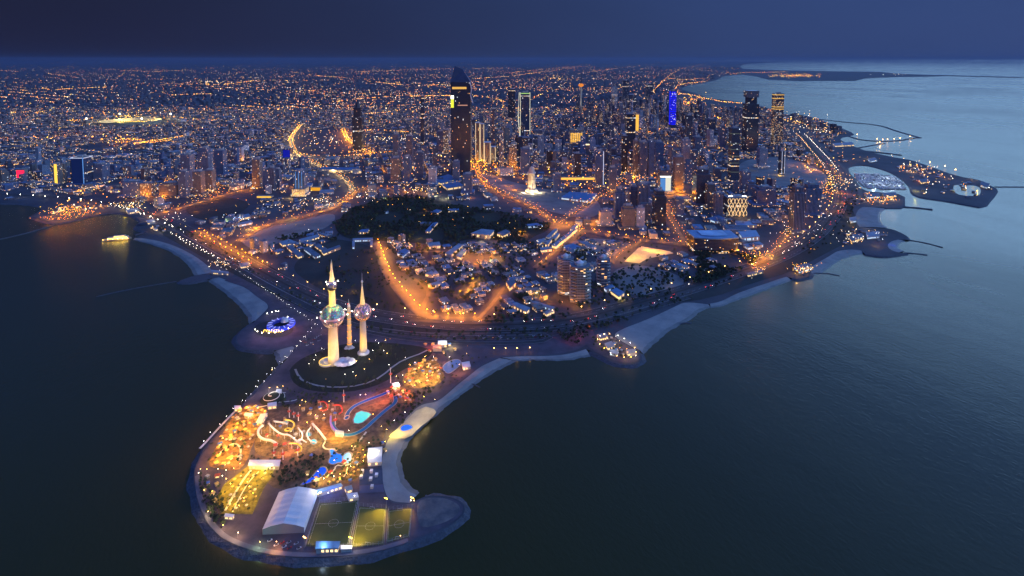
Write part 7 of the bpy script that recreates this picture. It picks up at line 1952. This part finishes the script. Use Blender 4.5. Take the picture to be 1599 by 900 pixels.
wood_px([(900,440),(960,425),(1000,415),(1060,420),(1090,440),(1040,462),(960,478),(900,486)], 240, 6, 206)
wood_px([(780,480),(840,498),(900,488),(880,500),(800,506),(750,505)], 60, 6, 207)
wood_px([(870,400),(900,388),(950,398),(955,415),(900,420)], 60, 6, 208)
wood_px([(1250,390),(1300,350),(1330,300),(1345,300),(1320,360),(1270,400)], 120, 6, 209, .7, 1.1)
wood_px([(250,350),(330,388),(400,430),(470,470),(540,505),(600,518),(560,508),(480,470),(400,424),(330,376),(255,346)], 300, 6, 210, .5, .9)
wood_px([(700,512),(850,514),(930,506),(1000,486),(1100,450),(1190,420),(1100,455),(1000,492),(940,514),(860,522),(740,524)], 240, 6, 211, .5, .9)
wood_px([(868,520),(930,508),(990,498),(960,508),(925,520),(905,540),(880,534)], 70, 5, 212, .6, 1.0)
wood_px([(835,455),(870,445),(860,470),(820,476),(800,462)], 70, 6, 213)
# merged far trees: leaf clumps as one mass
cl = []
for sd_ in range(4):
    b = crown_mesh(sd_ + 10, 34, 3.8, 2.8, 5.0); V = np.array(b.v); V = V.reshape(-1, 4, 3)
    ctr = V.mean(1, keepdims=True); V = ctr + (V - ctr) * 1.45; cl.append(V.reshape(-1, 3))
VV, off = [], 0
for x, y, s_ in WOOD:
    c = cl[tr.randrange(4)]; a = tr.uniform(0, 6.28); ca, sa = math.cos(a), math.sin(a)
    M_ = np.array([[ca, sa, 0], [-sa, ca, 0], [0, 0, 1]])
    VV.append(c @ M_ * s_ + np.array([x, y, LZ + .3]))
VV = np.concatenate(VV); nf = len(VV) // 4
me = bpy.data.meshes.new('woodland'); me.from_pydata(VV.tolist(), [], np.arange(nf * 4).reshape(-1, 4).tolist()); me.materials.append(M_leaf)
o = bpy.data.objects.new('woodland', me); COL.objects.link(o); tag(o, 'dark mass of park and roadside trees too many to count', kind='stuff')
print('trees', NT_, len(WOOD))

# ---------------------------------------------------------------- cars
CARB = {}
def car_meshes(cn, col):
    b = MB(); b.prism([(-2.2, -.9), (2.0, -.9), (2.3, -.5), (2.3, .5), (2.0, .9), (-2.2, .9)], .35, .95, bottom=True)
    d1 = data_of(b, 'body', mat('car_paint_' + cn, col, .3, metal=.3, vary=.02))
    b = MB(); b.prism([(-1.6, -.8), (1.0, -.8), (1.0, .8), (-1.6, .8)], .96, 1.5, taper=.78); d2 = data_of(b, 'cabin', M_darkmetal)
    b = MB()
    for x in (-1.4, 1.4):
        for y in (-.92, .92): b.tube([(x, y - .1, .34), (x, y + .1, .34)], .34, 8)
    return d1, d2
for cn, col in (('white', (.7, .7, .7)), ('black', (.03, .03, .035)), ('silver', (.4, .41, .43)), ('red', (.4, .03, .03))): CARB[cn] = car_meshes(cn, col)
hl = MB(); hl.box(2.35, -.6, .6, .15, .35, .25, bottom=True); hl.box(2.35, .6, .6, .15, .35, .25, bottom=True); HLD = data_of(hl, 'headlight', em('car_headlight', (1, .9, .7), 40))
tl = MB(); tl.box(-2.3, -.6, .7, .1, .4, .25, bottom=True); tl.box(-2.3, .6, .7, .1, .4, .25, bottom=True); TLD = data_of(tl, 'tail_light', em('car_tail_light', (1, .03, .01), 20))
wh = MB()
for s_ in (-1, 1): wh.tube([(0, -.1, 0), (0, .1, 0)], .34, 8)
WHD = data_of(wh, 'wheel', M_darkmetal)
def car(x, y, a, cn, desc, z, driving):
    e = empty('car', (x, y, z), rz=a); reg(e, desc, 'car', 'cars on the coast road' if driving else 'parked cars')
    parts = [('body', CARB[cn][0]), ('cabin', CARB[cn][1])] + ([('headlight', HLD), ('tail_light', TLD)] if driving else [])
    for nm, dt in parts:
        c = bpy.data.objects.new(nm, dt); COL.objects.link(c); c.parent = e if nm == 'body' else e.children[0]
    for wx in (-1.4, 1.4):
        for wy in (-.9, .9):
            c = bpy.data.objects.new('wheel', WHD); COL.objects.link(c); c.parent = e; c.location = (wx, wy, .34)
cns = ('white', 'white', 'black', 'silver', 'red')
d_ = resample(sub(q_gulf, .12, .8), 17)
for i in range(1, len(d_) - 1):
    if tr.random() < .35: continue
    t_ = (d_[i + 1] - d_[i]).normalized(); s_ = tr.choice((-1, 1)); off = s_ * tr.choice((6, 10, 15)); cn = tr.choice(cns)
    car(d_[i].x - t_.y * off, d_[i].y + t_.x * off, math.atan2(t_.y, t_.x) + (math.pi if s_ > 0 else 0), cn, f'{cn} car on the road', LZ + .62, True)
for poly, n, sd_, w_ in (([(360,402),(384,410),(402,424),(394,430),(370,418),(352,406)], 34, 301, 'parked by the pier'), ([(640,518),(700,524),(760,525),(840,523),(855,528),(760,532),(680,530),(640,524)], 26, 302, 'parked on the loop'), ([(420,845),(470,850),(468,862),(430,858)], 8, 303, 'parked by the tent'), ([(470,532),(500,522),(505,530),(480,542)], 12, 304, 'by the towers')):
    for x, y in in_px(poly, n, 4.5, sd_): cn = tr.choice(cns); car(x, y, .6 + tr.choice((0, math.pi)), cn, f'{cn} car {w_}', LZ + .75, False)
# ---------------------------------------------------------------- haze
def haze(d=1.8e-5):
    m, t = newmat('haze_air')
    v = t.n('ShaderNodeVolumePrincipled', {'Color': (.26, .29, .42, 1), 'Density': d, 'Anisotropy': .2})
    v.inputs['Density Attribute'].default_value = ''
    v.inputs['Color Attribute'].default_value = ''
    v.inputs['Temperature Attribute'].default_value = ''
    m.cycles.homogeneous_volume = True
    o = t.n('ShaderNodeOutputMaterial'); t.l(v.outputs[0], o.inputs['Volume'])
    b = MB(); b.prism([(-70000, -4000), (70000, -4000), (70000, 130000), (-70000, 130000)], -1.8, 640, bottom=True)
    o = b.build('haze', m); o['kind'] = 'stuff'; o['label'] = 'thin blue dusk haze over the city'
    return o
haze()
finish_labels()
